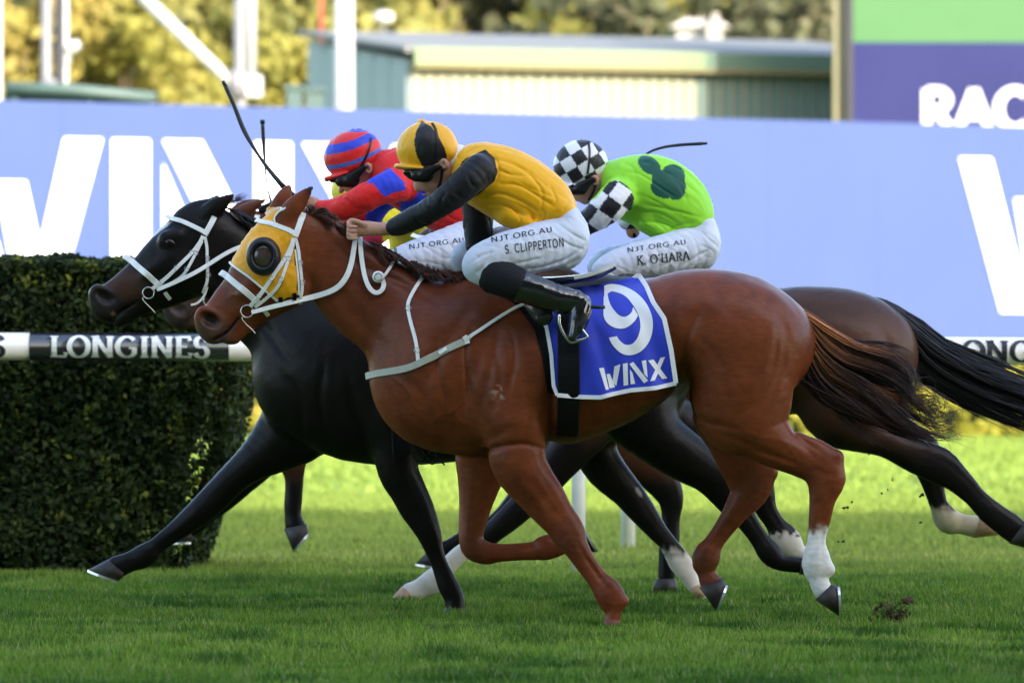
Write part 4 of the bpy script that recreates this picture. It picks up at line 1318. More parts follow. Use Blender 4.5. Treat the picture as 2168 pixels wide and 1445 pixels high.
chest_cfg = dict(
    name='chestnut_horse', label='chestnut racehorse with yellow blinker hood and blue number nine cloth',
    Y0=0.0, h=0.0085, xr=(395, 1805), zr=(385, 1345), root=(1250, 1316),
    torso=[(905, 700, 930, .185), (965, 604, 962, .225), (1040, 592, 962, .250), (1120, 606, 950, .272), (1200, 616, 936, .292),
           (1300, 610, 892, .292), (1395, 588, 838, .280), (1480, 568, 828, .278), (1560, 580, 845, .270), (1632, 628, 840, .230)],
    neck=NECK, head=HEAD, cap=1.7,
    legs=[
        dict(dy=-.150, k=.032, pairs=[(1000, 820, 1140, 850, .085), (1015, 880, 1158, 900, .095), (1030, 940, 1162, 932, .092), (1040, 985, 1160, 968, .082), (1072, 1028, 1176, 1006, .070),
                               (1104, 1060, 1198, 1048, .058), (1137, 1095, 1216, 1086, .050), (1166, 1127, 1236, 1117, .048), (1188, 1156, 1243, 1146, .044),
                               (1214, 1195, 1262, 1180, .032), (1240, 1232, 1291, 1218, .032), (1262, 1266, 1320, 1252, .040),
                               (1279, 1292, 1318, 1290, .035), (1281, 1314, 1310, 1318, .036)],
             lumps=[(1200, 1130, 30, .045), (1322, 1272, 9, .02)]),
        dict(dy=.13, k=.035, pairs=[(965, 880, 1090, 900, .09), (962, 950, 1080, 955, .078), (968, 1000, 1064, 1008, .066), (971, 1045, 1050, 1045, .056), (971, 1095, 1034, 1090, .048),
                               (972, 1140, 1022, 1130, .046), (984, 1176, 1026, 1142, .046), (1018, 1192, 1040, 1148, .040), (1050, 1189, 1060, 1150, .031),
                               (1095, 1188, 1097, 1147, .031), (1135, 1188, 1135, 1142, .034), (1166, 1183, 1155, 1132, .038), (1200, 1172, 1198, 1136, .033), (1225, 1166, 1222, 1130, .036)]),
        dict(dy=-.130, k=.05, pairs=[(1440, 720, 1688, 735, .15), (1450, 800, 1682, 800, .145), (1470, 870, 1672, 850, .125), (1530, 925, 1650, 868, .105), (1577, 961, 1664, 884, .088),
                               (1625, 984, 1684, 910, .068), (1663, 998, 1720, 927, .054), (1700, 1014, 1762, 945, .047), (1714, 1034, 1783, 985, .047),
                               (1714, 1060, 1770, 1045, .037), (1709, 1105, 1761, 1100, .031), (1706, 1150, 1752, 1145, .031), (1698, 1192, 1759, 1192, .039),
                               (1708, 1224, 1754, 1222, .036), (1722, 1256, 1760, 1238, .037)],
             lumps=[(1773, 966, 14, .03), (1757, 1206, 12, .025)]),
        dict(dy=.125, k=.045, pairs=[(1440, 760, 1640, 760, .13), (1455, 850, 1640, 850, .11), (1490, 925, 1620, 900, .09), (1515, 975, 1630, 940, .07), (1535, 1015, 1640, 985, .052),
                               (1546, 1045, 1626, 1032, .046), (1533, 1074, 1590, 1078, .037), (1514, 1102, 1560, 1122, .031), (1488, 1141, 1532, 1160, .031),
                               (1466, 1174, 1522, 1188, .039), (1473, 1212, 1514, 1212, .035), (1481, 1238, 1528, 1226, .037)],
             lumps=[(1634, 998, 12, .028)]),
    ],
    hooves=[((1280, 1308), (1312, 1312), (1276, 1328), (1312, 1332), -.150, M_hoof_brown, False),
            ((1226, 1168), (1224, 1128), (1262, 1168), (1234, 1124), .13, M_hoof),
            ((1726, 1268), (1758, 1236), (1776, 1303), (1772, 1238), -.125, M_hoof),
            ((1481, 1242), (1527, 1222), (1515, 1292), (1537, 1234), .125, M_hoof)],
    extra=head_extra(ID) + [
        ('ear', [(604, 462, -.055, 22, .020), (620, 442, -.062, 22, .026), (640, 418, -.068, 15, .018), (660, 397, -.07, 4, .006)], 0),
        ('ear', [(585, 452, .050, 20, .020), (598, 425, .056, 19, .026), (607, 405, .06, 12, .016), (612, 393, .062, 4, .006)], 0),
        # shoulder, triceps, breast, croup
        ('swell', (930, 700, 75, 140, -35), 0, .014), ('swell', (1080, 850, 70, 75, 0), 0, 0.0435), ('swell', (890, 860, 40, 70, -20), 0, .008),
        ('swell', (1000, 800, 24, 120, -20), 0, -0.0232), ('swell', (1165, 860, 24, 110, 0), 0, -0.0377), ('swell', (1090, 940, 60, 24, -10), 0, -0.0174),
        ('swell', (1440, 770, 34, 90, 15), 0, -0.0464), ('swell', (1560, 700, 90, 100, 0), 0, .009), ('swell', (1500, 640, 50, 26, 10), 0, 0.0145),
        ('swell', (1100, 995, 34, 50, -25), .14, 0.0174, .1), ('swell', (1620, 920, 44, 30, -25), .14, 0.0145, .1),
        ('groove', [(700, 600), (770, 680), (840, 760)], 0, 20.0, 0.0105), ('groove', [(1640, 660), (1655, 740), (1630, 830), (1600, 880)], 0, 12.5, 0.0084),
        ('groove', [(1010, 640), (950, 720), (905, 810), (890, 870)], 0, 15.0, 0.0084), ('groove', [(1060, 690), (1040, 780), (1015, 880)], 0, 11.2, 0.0073),
        ('groove', [(980, 700), (990, 780), (985, 860), (1000, 930)], 0, 8.8, 0.0063), ('groove', [(930, 770), (945, 850), (935, 920)], 0, 8.8, 0.0063),
        ('groove', [(1140, 700), (1165, 790), (1160, 900)], 0, 11.2, 0.0084), ('groove', [(1100, 900), (1050, 920), (1000, 945)], 0, 10.0, 0.0073),
        ('groove', [(1490, 905), (1560, 930), (1620, 955), (1690, 975)], .2, 8.8, 0.0063), ('groove', [(1660, 905), (1700, 945), (1730, 975)], .15, 7.5, 0.0073),
        ('groove', [(1120, 1010), (1160, 1060), (1200, 1110)], .15, 7.5, 0.0063), ('groove', [(1235, 1175), (1262, 1212), (1285, 1245)], .15, 5.0, 0.0073),
        ('groove', [(1075, 1000), (1110, 1050), (1140, 1085)], .15, 6.2, 0.0052), ('groove', [(1738, 1050), (1736, 1100), (1730, 1150)], .13, 5.0, 0.0052),
        ('groove', [(1180, 1140), (1205, 1128), (1228, 1132)], .15, 5.0, 0.0042), ('groove', [(1715, 985), (1740, 1000), (1765, 1005)], .13, 6.2, 0.0063),
        ('groove', [(1500, 590), (1540, 660), (1590, 700)], 0, 17.5, 0.0042),
        ('groove', [(1048, 730), (1060, 800), (1040, 880)], 0, 6.2, 0.0055), ('groove', [(965, 760), (970, 830), (960, 900)], 0, 6.2, 0.0050), ('groove', [(860, 800), (900, 840), (915, 900)], 0, 8.8, 0.0055),
        ('groove', [(1095, 780), (1120, 850), (1110, 920)], 0, 7.5, 0.0055), ('groove', [(1310, 640), (1330, 740), (1320, 850)], 0, 15.0, 0.0028), ('groove', [(1370, 640), (1390, 720), (1385, 800)], 0, 12.5, 0.0033),
        ('groove', [(1470, 700), (1520, 770), (1530, 850)], 0, 12.5, 0.0044), ('groove', [(1600, 620), (1650, 680), (1680, 760)], 0, 11.2, 0.0044), ('groove', [(680, 520), (740, 560), (830, 600)], 0, 17.5, 0.0044),
        ('groove', [(640, 640), (690, 690), (760, 760)], 0, 11.2, 0.0055), ('swell', (1590, 790, 60, 70, 0), 0, .007), ('swell', (720, 620, 70, 34, -45), 0, .006),
        ('groove', [(1000, 968), (1050, 946), (1110, 938), (1158, 952)], 0, 5, .013), ('groove', [(868, 905), (920, 930), (985, 948)], 0, 6, .011), ('groove', [(1432, 800), (1448, 845), (1490, 890), (1560, 905)], 0, 7, .012),
        ('groove', [(690, 500), (760, 556), (850, 600), (940, 650)], 0, 9, .009), ('groove', [(1150, 720), (1172, 800), (1168, 880), (1160, 935)], 0, 6, .011), ('groove', [(1000, 690), (985, 760), (1000, 840), (1030, 900)], 0, 6, .010),
        ('groove', [(1080, 700), (1090, 760), (1075, 830)], 0, 6, .009), ('groove', [(930, 700), (925, 770), (945, 850)], 0, 6, .009), ('groove', [(1560, 880), (1600, 840), (1630, 780), (1640, 700)], 0, 7, .009),
        ('groove', [(1480, 650), (1450, 720), (1445, 790)], 0, 9, .009), ('groove', [(1660, 890), (1690, 925), (1735, 955)], .14, 5, .010), ('groove', [(1590, 950), (1640, 965), (1690, 985)], .14, 5, .007),
        ('swell', (1405, 690, 40, 60, 0), 0, -.016), ('swell', (1110, 890, 40, 34, 0), .2, .014, .15), ('swell', (1330, 640, 60, 30, 0), 0, .008),
        ('groove', [(905, 905), (930, 880), (960, 868), (985, 845)], 0, 2.6, -.0045), ('groove', [(960, 868), (975, 890), (1000, 900)], 0, 2.4, -.004),
        ('groove', [(1040, 985), (1060, 1010), (1090, 1040), (1120, 1075)], .14, 2.6, -.0045), ('groove', [(1180, 930), (1230, 912), (1290, 892), (1350, 862)], 0, 3, -.005),
        ('groove', [(470, 640), (492, 625), (512, 622), (530, 610)], 0, 2.4, -.0035), ('groove', [(492, 625), (498, 605), (512, 590)], 0, 2.2, -.0035),
        ('groove', [(1560, 905), (1600, 922), (1650, 930), (1690, 950)], .16, 2.8, -.005), ('groove', [(1650, 930), (1670, 950), (1690, 985)], .16, 2.4, -.004),
        ('groove', [(820, 790), (860, 820), (880, 860), (905, 905)], 0, 2.8, -.005),
    ],
    color=col_chestnut)

# ---- black horse, second from the camera
def col_black(px, py, v, Y0):
    c = np.tile(np.array((0.0075, 0.0058, 0.0054)), (len(px), 1))
    c = lerpc(c, (0.055, 0.026, 0.016), sstep(60, 20, np.hypot((px-255)*0.7, (py-600)*1.2))*0.9)
    c = lerpc(c, (0.020, 0.016, 0.016), sstep(45, 20, np.hypot(px-222, py-640)))
    c = lerpc(c, (0.012, 0.008, 0.008), sstep(16, 9, np.hypot(px-220, py-627))*(np.abs(v[:, 1]-Y0) < .064))
    c = lerpc(c, (0.010, 0.006, 0.006), sstep(5, 2, near_line(px, py, [(226, 684), (246, 667), (266, 653), (287, 641)]))*.9)
    c = lerpc(c, (0.30, 0.20, 0.12), sstep(7, 4, np.hypot(px-240, (py-664)*1.3))*.8)
    nz = vnoise(v, 0.012, 2)
    star = sstep(9, 5, np.abs((px-320)+(py-498)*1.25)*0.62 + nz*3)*sstep(34, 22, np.abs(py-498))*(np.abs(v[:, 1]-Y0) < 0.05)
    c = lerpc(c, (0.6, 0.6, 0.62), star)
    white = ((px > 1630) & (px < 1760))*sstep(1122, 1136, py + (nz-0.5)*26)*(v[:, 1] > Y0)
    c = lerpc(c, (0.62, 0.57, 0.46), white)
    return c

bf = Aff(0.92, 411, 676, 186, 626)
black_cfg = dict(
    name='black_horse', label='black racehorse with white bridle and small white star, head stretched out in front',
    Y0=1.0, h=0.0098, xr=(172, 1790), zr=(400, 1310), root=(900, 1290),
    torso=[(640, 728, 915, .175), (692, 632, 945, .215), (770, 602, 978, .245), (860, 606, 985, .265), (960, 614, 975, .28),
           (1060, 606, 945, .285), (1160, 590, 908, .28), (1250, 580, 890, .275), (1320, 592, 885, .26), (1375, 632, 865, .225)],
    neck=[(452, 515, 0, 70, .078), (512, 578, 0, 92, .085), (576, 628, 0, 114, .10), (646, 688, 0, 120, .13), (708, 750, 0, 140, .175)],
    head=[(436, 500, 0, 74, .080), (402, 530, 0, 78, .095), (366, 564, 0, 74, .090), (328, 590, 0, 62, .070), (288, 612, 0, 51, .055),
          (252, 632, 0, 43, .051), (224, 646, 0, 37, .052)], cap=1.7,
    legs=[
        dict(dy=-.14, k=.04, pairs=[(770, 870, 900, 880, .09), (785, 930, 890, 930, .085), (800, 1000, 886, 985, .075), (824, 1042, 902, 1030, .062), (850, 1086, 921, 1076, .052), (881, 1134, 934, 1120, .048),
                               (896, 1166, 941, 1156, .042), (913, 1202, 953, 1196, .031), (928, 1240, 969, 1234, .031), (938, 1266, 985, 1262, .038), (943, 1288, 985, 1286, .036)]),
        dict(dy=.12, k=.045, pairs=[(565, 850, 720, 930, .10), (530, 915, 640, 965, .085), (500, 957, 566, 1003, .068), (462, 998, 512, 1040, .055), (427, 1036, 472, 1080, .049),
                               (399, 1066, 442, 1104, .046), (370, 1096, 406, 1128, .035), (340, 1121, 374, 1149, .031), (313, 1143, 345, 1170, .033), (287, 1162, 328, 1188, .039),
                               (258, 1172, 290, 1206, .035), (230, 1184, 266, 1216, .037)]),
        dict(dy=-.12, k=.08, pairs=[(1190, 780, 1400, 740, .14), (1250, 880, 1420, 800, .13), (1340, 962, 1430, 872, .11), (1414, 1006, 1485, 926, .088), (1466, 1028, 1532, 968, .068),
                               (1506, 1062, 1570, 1006, .050), (1532, 1088, 1586, 1050, .042), (1563, 1118, 1604, 1092, .032), (1588, 1152, 1626, 1128, .031), (1612, 1186, 1648, 1156, .037),
                               (1642, 1207, 1662, 1174, .034), (1692, 1212, 1695, 1180, .036)]),
        dict(dy=.12, k=.08, pairs=[(1250, 800, 1420, 760, .13), (1340, 900, 1440, 830, .11), (1430, 960, 1510, 890, .09), (1500, 992, 1572, 932, .07), (1552, 1024, 1622, 974, .052),
                               (1578, 1052, 1636, 1020, .044), (1598, 1086, 1645, 1066, .034), (1620, 1118, 1664, 1100, .032), (1640, 1160, 1690, 1126, .039), (1668, 1180, 1702, 1150, .034), (1695, 1190, 1712, 1160, .035)]),
    ],
    hooves=[((943, 1286), (985, 1286), (936, 1307), (990, 1305), -.14, M_hoof), ((230, 1184), (266, 1214), (187, 1205), (252, 1229), .12, M_hoof),
            ((1692, 1214), (1696, 1180), (1742, 1224), (1735, 1186), -.12, M_hoof), ((1697, 1192), (1714, 1160), (1742, 1196), (1738, 1160), .12, M_hoof)],
    extra=[
        ('limb', [(420, 570, 40, .048), (424, 585, 34, .042)], .043, .05),
        ('limb', [(405, 605, 24, .03), (350, 632, 18, .028), (300, 650, 15, .027), (272, 668, 16, .03)], 0, .03),
        ('limb', [(204, 622, 17, .045), (212, 645, 18, .048), (222, 662, 17, .044)], 0, .03),
        ('limb', [(262, 672, 13, .032), (250, 684, 10, .028)], 0, .02),
        ('limb', [(352, 506, 16, .02), (374, 500, 13, .018)], .076, .03), ('limb', [(356, 548, 9, .012), (310, 580, 8, .01)], .075, .03),
        ('limb', [(208, 618, 17, .02), (232, 632, 14, .018)], .036, .02), ('carve', [(210, 621, 11, .026), (220, 627, 14.5, .028), (231, 634, 12, .026)], .060, .006),
        ('carve', [(224, 686, 5, .03), (246, 667, 4.4, .028), (266, 653, 3.4, .026), (287, 641, 2, .024)], 0.05, .005),
        ('swell', (408, 586, 32, 38, 20), 0, .013), ('swell', (458, 585, 18, 40, 30), 0, -.014),
        ('limb', [(392, 462, 22, .05), (418, 446, 21, .045), (445, 436, 17, .04)], 0, .03),
        ('ear', [(440, 452, -.055, 20, .020), (458, 438, -.062, 20, .024), (478, 424, -.068, 12, .016), (494, 412, -.07, 4, .006)], 0),
        ('ear', [(432, 446, .050, 18, .020), (446, 432, .058, 14, .02), (461, 416, .062, 4, .008)], 0),
        ('groove', [(600, 790), (640, 850), (640, 920)], 0, 8, .008), ('groove', [(690, 760), (680, 850), (700, 930)], 0, 8, .008), ('groove', [(740, 800), (760, 880), (790, 950)], 0, 9, .009), ('swell', (820, 900, 50, 50, 0), 0, .02),
        ('groove', [(480, 600), (560, 690), (620, 770)], 0, 10, .009),
    ],
    eyes=[(360, 515, 12)], coat=M_coat_dark,
    color=col_black)

# ---- bay, third
gf = Aff(0.92, 640, 440, 938, 452)
def col_bay(px, py, v, Y0):
    c = np.tile(np.array((0.060, 0.026, 0.015)), (len(px), 1))
    nz = vnoise(v, 0.1, 4)
    c = lerpc(c, (0.105, 0.048, 0.030), sstep(1700, 1760, px)*sstep(640, 720, py)*sstep(880, 760, py)*0.8)
    c = lerpc(c, (0.050, 0.030, 0.024), sstep(660, 600, py)*sstep(1560, 1650, px)*0.6)
    c = lerpc(c, (0.0075, 0.0060, 0.0058), sstep(890, 975, py + (nz-0.5)*60))
    n2 = vnoise(v, 0.02, 6)
    W = (0.62, 0.57, 0.50)
    jag = (n2-0.5)*28
    c = lerpc(c, W, sstep(1100, 1130, py+jag)*((px < 1010)))
    c = lerpc(c, W, sstep(1155, 1180, py+jag)*((px > 1380) & (px < 1520)))
    c = lerpc(c, (0.50, 0.44, 0.30), sstep(1070, 1084, py+jag*0.6)*((px > 1965) & (px < 2130))*(v[:, 1] > Y0))
    c = lerpc(c, (0.30, 0.29, 0.28), sstep(1.25, .8, np.hypot(((px-1352)*.87-(py-1041)*.5)/4.5, ((px-1352)*.5+(py-1041)*.87)/11))*0.8)
    return c

bay_cfg = dict(
    name='bay_horse', label='dark bay racehorse with white lower legs under the jockey in green',
    Y0=2.3, h=0.0115, xr=(700, 2230), zr=(390, 1300), root=(1500, 1270),
    torso=[(1190, 700, 900, .17), (1250, 640, 925, .21), (1330, 622, 930, .25), (1420, 632, 922, .27), (1530, 632, 905, .28), (1630, 614, 885, .275),
           (1710, 606, 875, .27), (1790, 614, 870, .255), (1855, 650, 850, .22)],
    neck=amap(gf, NECK), head=amap(gf, HEAD), cap=1.5,
    legs=[
        dict(dy=-.12, k=.06, pairs=[(1190, 880, 1310, 900, .085), (1160, 940, 1250, 965, .075), (1118, 1008, 1186, 1030, .06), (1078, 1058, 1130, 1088, .05), (1038, 1100, 1080, 1126, .045),
                               (1005, 1128, 1042, 1156, .036), (958, 1158, 992, 1184, .030), (920, 1196, 958, 1220, .034), (902, 1210, 940, 1244, .036), (870, 1230, 908, 1262, .033), (852, 1241, 893, 1270, .035)]),
        dict(dy=.12, k=.06, pairs=[(1200, 880, 1320, 890, .085), (1210, 950, 1305, 938, .08), (1242, 1008, 1322, 978, .066), (1296, 1056, 1357, 1026, .055), (1336, 1099, 1386, 1069, .048),
                               (1370, 1136, 1412, 1110, .046), (1394, 1158, 1432, 1138, .036), (1415, 1194, 1459, 1178, .031), (1434, 1222, 1476, 1204, .036), (1455, 1246, 1482, 1234, .032)]),
        dict(dy=-.12, k=.07, pairs=[(1680, 780, 1880, 740, .14), (1690, 880, 1880, 800, .13), (1750, 926, 1860, 850, .105), (1795, 941, 1870, 885, .085), (1848, 954, 1905, 916, .068),
                               (1902, 984, 1955, 936, .055), (1955, 1010, 2012, 955, .047), (2005, 1038, 2048, 990, .04), (2045, 1069, 2080, 1030, .031), (2076, 1099, 2112, 1062, .031),
                               (2106, 1128, 2150, 1084, .037), (2132, 1144, 2166, 1100, .035)]),
        dict(dy=.12, k=.07, pairs=[(1700, 800, 1860, 760, .13), (1780, 880, 1880, 830, .10), (1860, 940, 1930, 890, .07), (1915, 975, 1985, 935, .055), (1940, 1005, 1998, 985, .044), (1956, 1045, 2003, 1035, .033),
                               (1967, 1078, 2012, 1066, .032), (1984, 1116, 2028, 1084, .039), (2020, 1128, 2046, 1088, .035), (2056, 1136, 2074, 1092, .037)]),
    ],
    hooves=[((852, 1241), (893, 1270), (823, 1271), (884, 1276), -.12, M_hoof_tan), ((1458, 1246), (1486, 1234), (1478, 1268), (1502, 1256), .12, M_hoof_tan),
            ((2136, 1148), (2170, 1102), (2178, 1162), (2200, 1112), -.12, M_hoof), ((2060, 1137), (2076, 1090), (2114, 1132), (2098, 1092), .12, M_hoof_tan, False)],
    extra=head_extra(gf) + [
        ('ear', [(*gf(604, 462), -.055, 20, .020), (*gf(620, 442), -.062, 20, .026), (*gf(645, 425), -.068, 13, .018), (*gf(668, 415), -.07, 4, .006)], 0),
        ('ear', [(*gf(595, 455), .050, 18, .020), (*gf(612, 440), .056, 17, .026), (*gf(635, 425), .06, 12, .016), (*gf(655, 415), .062, 4, .006)], 0),
        ('groove', [(1850, 680), (1875, 740), (1870, 810)], 0, 12, .008), ('swell', (1780, 720, 80, 90, 0), 0, .014), ('swell', (1660, 790, 30, 80, 15), 0, -.025),
        ('groove', [(1690, 660), (1760, 700), (1840, 760)], 0, 16, .005),
    ],
    eyes=[(*gf(556, 540), 12)], coat=M_coat_dark, color=col_bay)

# ---- dark brown, farthest
df = Aff(0.87, 411, 676, 345, 652)
def col_brown(px, py, v, Y0):
    c = np.tile(np.array((0.095, 0.032, 0.016)), (len(px), 1))
    c = lerpc(c, (0.006, 0.005, 0.005), sstep(960, 1040, py))
    c = lerpc(c, (0.045, 0.030, 0.026), sstep(60, 25, np.hypot(px-372, py-665)))
    return c

TX = Aff(0.885, 905, 700, 640, 690)
brown_cfg = dict(
    name='brown_horse', label='brown racehorse farthest from the viewer, mostly hidden behind the black horse',
    Y0=3.6, h=0.015, xr=(330, 1500), zr=(395, 1265), root=(950, 1240),
    torso=[(*TX(x, 0)[:1], TX(0, t)[1], TX(0, b)[1], w) for x, t, b, w in chest_cfg['torso']],
    neck=amap(df, NECK[:4]) + [(690, 680, 0, 135, .16), (735, 730, 0, 150, .19)], head=amap(df, HEAD), cap=1.5,
    legs=[
        dict(dy=-.12, k=.06, pairs=[(580, 850, 720, 880, .085), (565, 910, 670, 920, .075), (575, 960, 655, 950, .06), (596, 1000, 648, 995, .046), (601, 1040, 644, 1035, .036), (602, 1070, 638, 1068, .031),
                               (601, 1096, 640, 1090, .036), (603, 1116, 646, 1106, .037)]),
        dict(dy=.12, k=.06, pairs=[(590, 850, 730, 900, .085), (540, 920, 620, 970, .07), (490, 990, 545, 1030, .055), (452, 1040, 495, 1072, .045), (420, 1078, 452, 1102, .034), (396, 1102, 428, 1124, .035), (380, 1118, 410, 1128, .036)]),
        dict(dy=-.12, k=.07, pairs=[(1160, 780, 1360, 760, .13), (1200, 870, 1370, 850, .12), (1260, 930, 1390, 920, .095), (1325, 990, 1412, 975, .07), (1372, 1035, 1440, 1015, .05), (1392, 1065, 1450, 1050, .046),
                               (1398, 1100, 1444, 1096, .035), (1397, 1150, 1438, 1148, .031), (1391, 1195, 1434, 1192, .037), (1392, 1222, 1428, 1222, .035)]),
        dict(dy=.12, k=.07, pairs=[(1120, 780, 1320, 800, .13), (1130, 880, 1280, 900, .11), (1120, 960, 1210, 975, .085), (1085, 1030, 1150, 1050, .06), (1050, 1075, 1100, 1100, .047),
                               (1012, 1105, 1048, 1135, .036), (975, 1125, 1005, 1155, .032), (940, 1142, 975, 1175, .036), (915, 1155, 950, 1182, .036)]),
    ],
    hooves=[((602, 1118), (648, 1108), (620, 1166), (653, 1126), -.12, M_hoof), ((380, 1116), (410, 1126), (362, 1147), (407, 1146), .12, M_hoof),
            ((1390, 1224), (1430, 1224), (1380, 1254), (1436, 1253), -.12, M_hoof, False), ((918, 1154), (950, 1178), (880, 1192), (935, 1200), .12, M_hoof)],
    extra=head_extra(df) + [
        ('ear', [(505, 455, -.055, 17, .020), (525, 443, -.062, 15, .024), (545, 432, -.068, 10, .016), (563, 423, -.07, 3, .006)], 0),
        ('ear', [(500, 450, .055, 16, .020), (518, 436, .062, 13, .024), (536, 428, .068, 9, .016), (552, 420, .07, 3, .006)], 0),
    ],
    eyes=[(*df(556, 540), 11)], coat=M_coat_dark, color=col_brown)
# ------------------------------------------------------------------ build the horses, their hair and tack
gf.a = (640, 440, 962, 474)
bay_cfg['neck'] = amap(gf, NECK[:3]) + [(1140, 655, 0, 105, .12), (1195, 700, 0, 122, .16), (1245, 745, 0, 140, .19)]
bay_cfg['head'] = amap(gf, HEAD)
bay_cfg['extra'] = head_extra(gf) + [(('ear', [(*gf(604, 462), -.055, 20, .020), (*gf(620, 445), -.062, 18, .026), (*gf(645, 435), -.068, 12, .018), (*gf(668, 430), -.07, 4, .006)], 0)),
    ('ear', [(*gf(595, 455), .050, 18, .020), (*gf(615, 442), .056, 16, .026), (*gf(640, 433), .06, 11, .016), (*gf(660, 428), .062, 4, .006)], 0)] + [e for e in bay_cfg['extra'] if e[0] in ('groove', 'swell') and e[1] and (e[1][0] if e[0] == 'swell' else e[1][0][0]) > 1600]
H1 = build_horse(chest_cfg); H2 = build_horse(black_cfg); H3 = build_horse(bay_cfg); H4 = build_horse(brown_cfg)
print('horses', round(time.time()-T0, 1))

def sub_empty(name, root):
    o = bpy.data.objects.new(name, None); COL.objects.link(o)
    o.parent = root; o.matrix_parent_inverse = Matrix.Translation(-Vector(root.location))
    return o

def loop_strap(name, H, pts, top, topn, width, m, parent, off=.004, th=.005, closed_low=False):
    """a strap that lies on both cheeks and crosses over the top of the nose or brow"""
    Pn, Nn = surf_path(H['bvh'], pts, 6, off)
    Pf, Nf = mirror(Pn, Nn, H['Y0'])
    tp = Vector(P(*top, H['Y0'])); tn = Vector(topn).normalized()
    tp += tn*(off+.002)
    arr = [(*p, *n) for p, n in zip(reversed(Pf), reversed(Nf))]
    mid1 = (Pf[0]*.45 + tp*.55); mid2 = (Pn[0]*.45 + tp*.55)
    arr += [(*(mid1 + tn*.006), *((Nf[0]+tn)*.5)), (*tp, *tn), (*(mid2 + tn*.006), *((Nn[0]+tn)*.5))]
    arr += [(*p, *n) for p, n in zip(Pn, Nn)]
    return ribbon(name, [Vector(a[:3]) for a in arr], [Vector(a[3:]).normalized() for a in arr], width, m, parent, th)

def side_strap(name, H, pts, wpx, m, parent, off=.006, th=.005, both=True):
    Pn, Nn = surf_path(H['bvh'], pts, 6, off)
    w = wpx*S(H['Y0'])
    o = ribbon(name, Pn, Nn, w, m, parent, th)
    if both:
        Pf, Nf = mirror(Pn, Nn, H['Y0'])
        ribbon(name, Pf, Nf, w, m, parent, th)
    return o

def buckle(H, x, y, ang, parent, wpx=13, hpx=11, off=.011, both=False):
    l, n = cast(H['bvh'], x, y)
    if l is None: return
    s = S(H['Y0'])
    torus('buckle', l + n*off, 0.5*wpx*s, .0016, M_steel, parent, rot=math.radians(ang), nu=14, nv=5, sq=hpx/wpx)

def bridle(H, f, full=True):
    """white racing bridle in chestnut pixels, mapped by f"""
    B = sub_empty('bridle', H['root'])
    k = f.k
    m = lambda L: [f(*p) for p in L]
    s = S(H['Y0'])
    loop_strap('noseband', H, m([(478, 582), (495, 597), (515, 613), (535, 630), (550, 643)]), f(469, 578), (-.75, 0, .65), 13.5*k*s, M_white_leather, B, .004)
    loop_strap('browband', H, m([(556, 472), (574, 474), (599, 483), (618, 491), (630, 498)]), f(546, 469), (-.75, 0, .65), 10.5*k*s, M_white_leather, B, .009)
    side_strap('headpiece', H, m([(641, 452), (637, 468), (631, 485), (625, 501)]), 13*k, M_white_leather, B, .008)
    side_strap('cheekpiece', H, m([(622, 504), (617, 520), (604, 547), (589, 570), (574, 592), (550, 624), (530, 647)]), 8.6*k, M_white_leather, B, .011)
    side_strap('cheekpiece', H, m([(621, 516), (609, 554), (594, 597), (579, 617), (555, 637), (540, 648)]), 7*k, M_white_leather, B, .010)
    side_strap('throatlatch', H, m([(626, 505), (632, 530), (634, 554), (637, 590), (638, 614), (633, 640)]), 7*k, M_white_leather, B, .007)
    side_strap('chin_strap', H, m([(556, 652), (562, 660), (568, 667)]), 9*k, M_white_leather, B, .004)
    l, n = cast(H['bvh'], *f(530, 656))
    if l is None: l = Vector(P(*f(530, 656), H['Y0']-.05))
    c = Vector(P(*f(523, 659), l.y - .012))
    torus('bit_ring', c, 13*k*s, .0042, M_steel, B)
    torus('bit_ring', Vector((c.x, 2*H['Y0']-c.y, c.z)), 13*k*s, .0042, M_steel, B)
    q = [P(*f(x, y), l.y-.010) for x, y in ((515, 668), (513, 676), (522, 687), (533, 697), (541, 706))]
    MB().tube([Vector(p) for p in catmull(q, 4)], .0030, 6).build('bit_bar', M_steel, B, True)
    if full:
        for x, y, a in ((603, 548, 55), (576, 589, 55), (549, 625, 50), (635, 556, 85), (638, 597, 85), (611, 548, 60), (596, 590, 60)):
            buckle(H, *f(x, y), a, B, 11*k, 9*k, .014)
    return B, c

# ---- chestnut
B1, bit1 = bridle(H1, ID)
# yellow hood: a cover that follows the face, with white edging
M_hood = mat('hood_yellow', (0.80, 0.36, 0.010), 0.45, 0.35, noise=(30, 0.10), bump=(45, 0.5, 0.006, (1, 1, 0.35)))
px1, py1 = topx(H1['v'])
hood_poly = [(470, 556), (494, 562), (530, 588), (560, 613), (590, 638), (607, 632), (632, 623), (629, 575), (624, 530), (634, 492), (612, 480), (592, 474), (584, 462), (590, 450), (602, 445), (600, 440), (586, 436), (560, 438), (530, 470)]
sel = inpoly(px1, py1, hood_poly) & (np.abs(H1['v'][:, 1]) < 0.16)
def pleats(vv, nn):
    a, b = topx(vv)
    th = np.arctan2(b-543, a-559); r = np.hypot(a-559, b-543)
    d = .0010*np.sin(th*22 + 3*vnoise(vv, .05, 2))*sstep(38, 52, r) + .004*(vnoise(vv, .03, 4)-.5)
    return vv + nn*d[:, None]
hood = patch('hood', H1, sel, .0065, M_hood, H1['root'], pleats)
for pts in ([(494, 562), (512, 575), (530, 588), (560, 613), (588, 636)],):
    loop_strap('edging', H1, pts, (489, 557), (-.75, 0, .65), 5*S(0), M_white_leather, hood, .007, .003)
side_strap('edging', H1, [(625, 528), (628, 560), (631, 600), (632, 623)], 4, M_white_leather, hood, .007, .003)
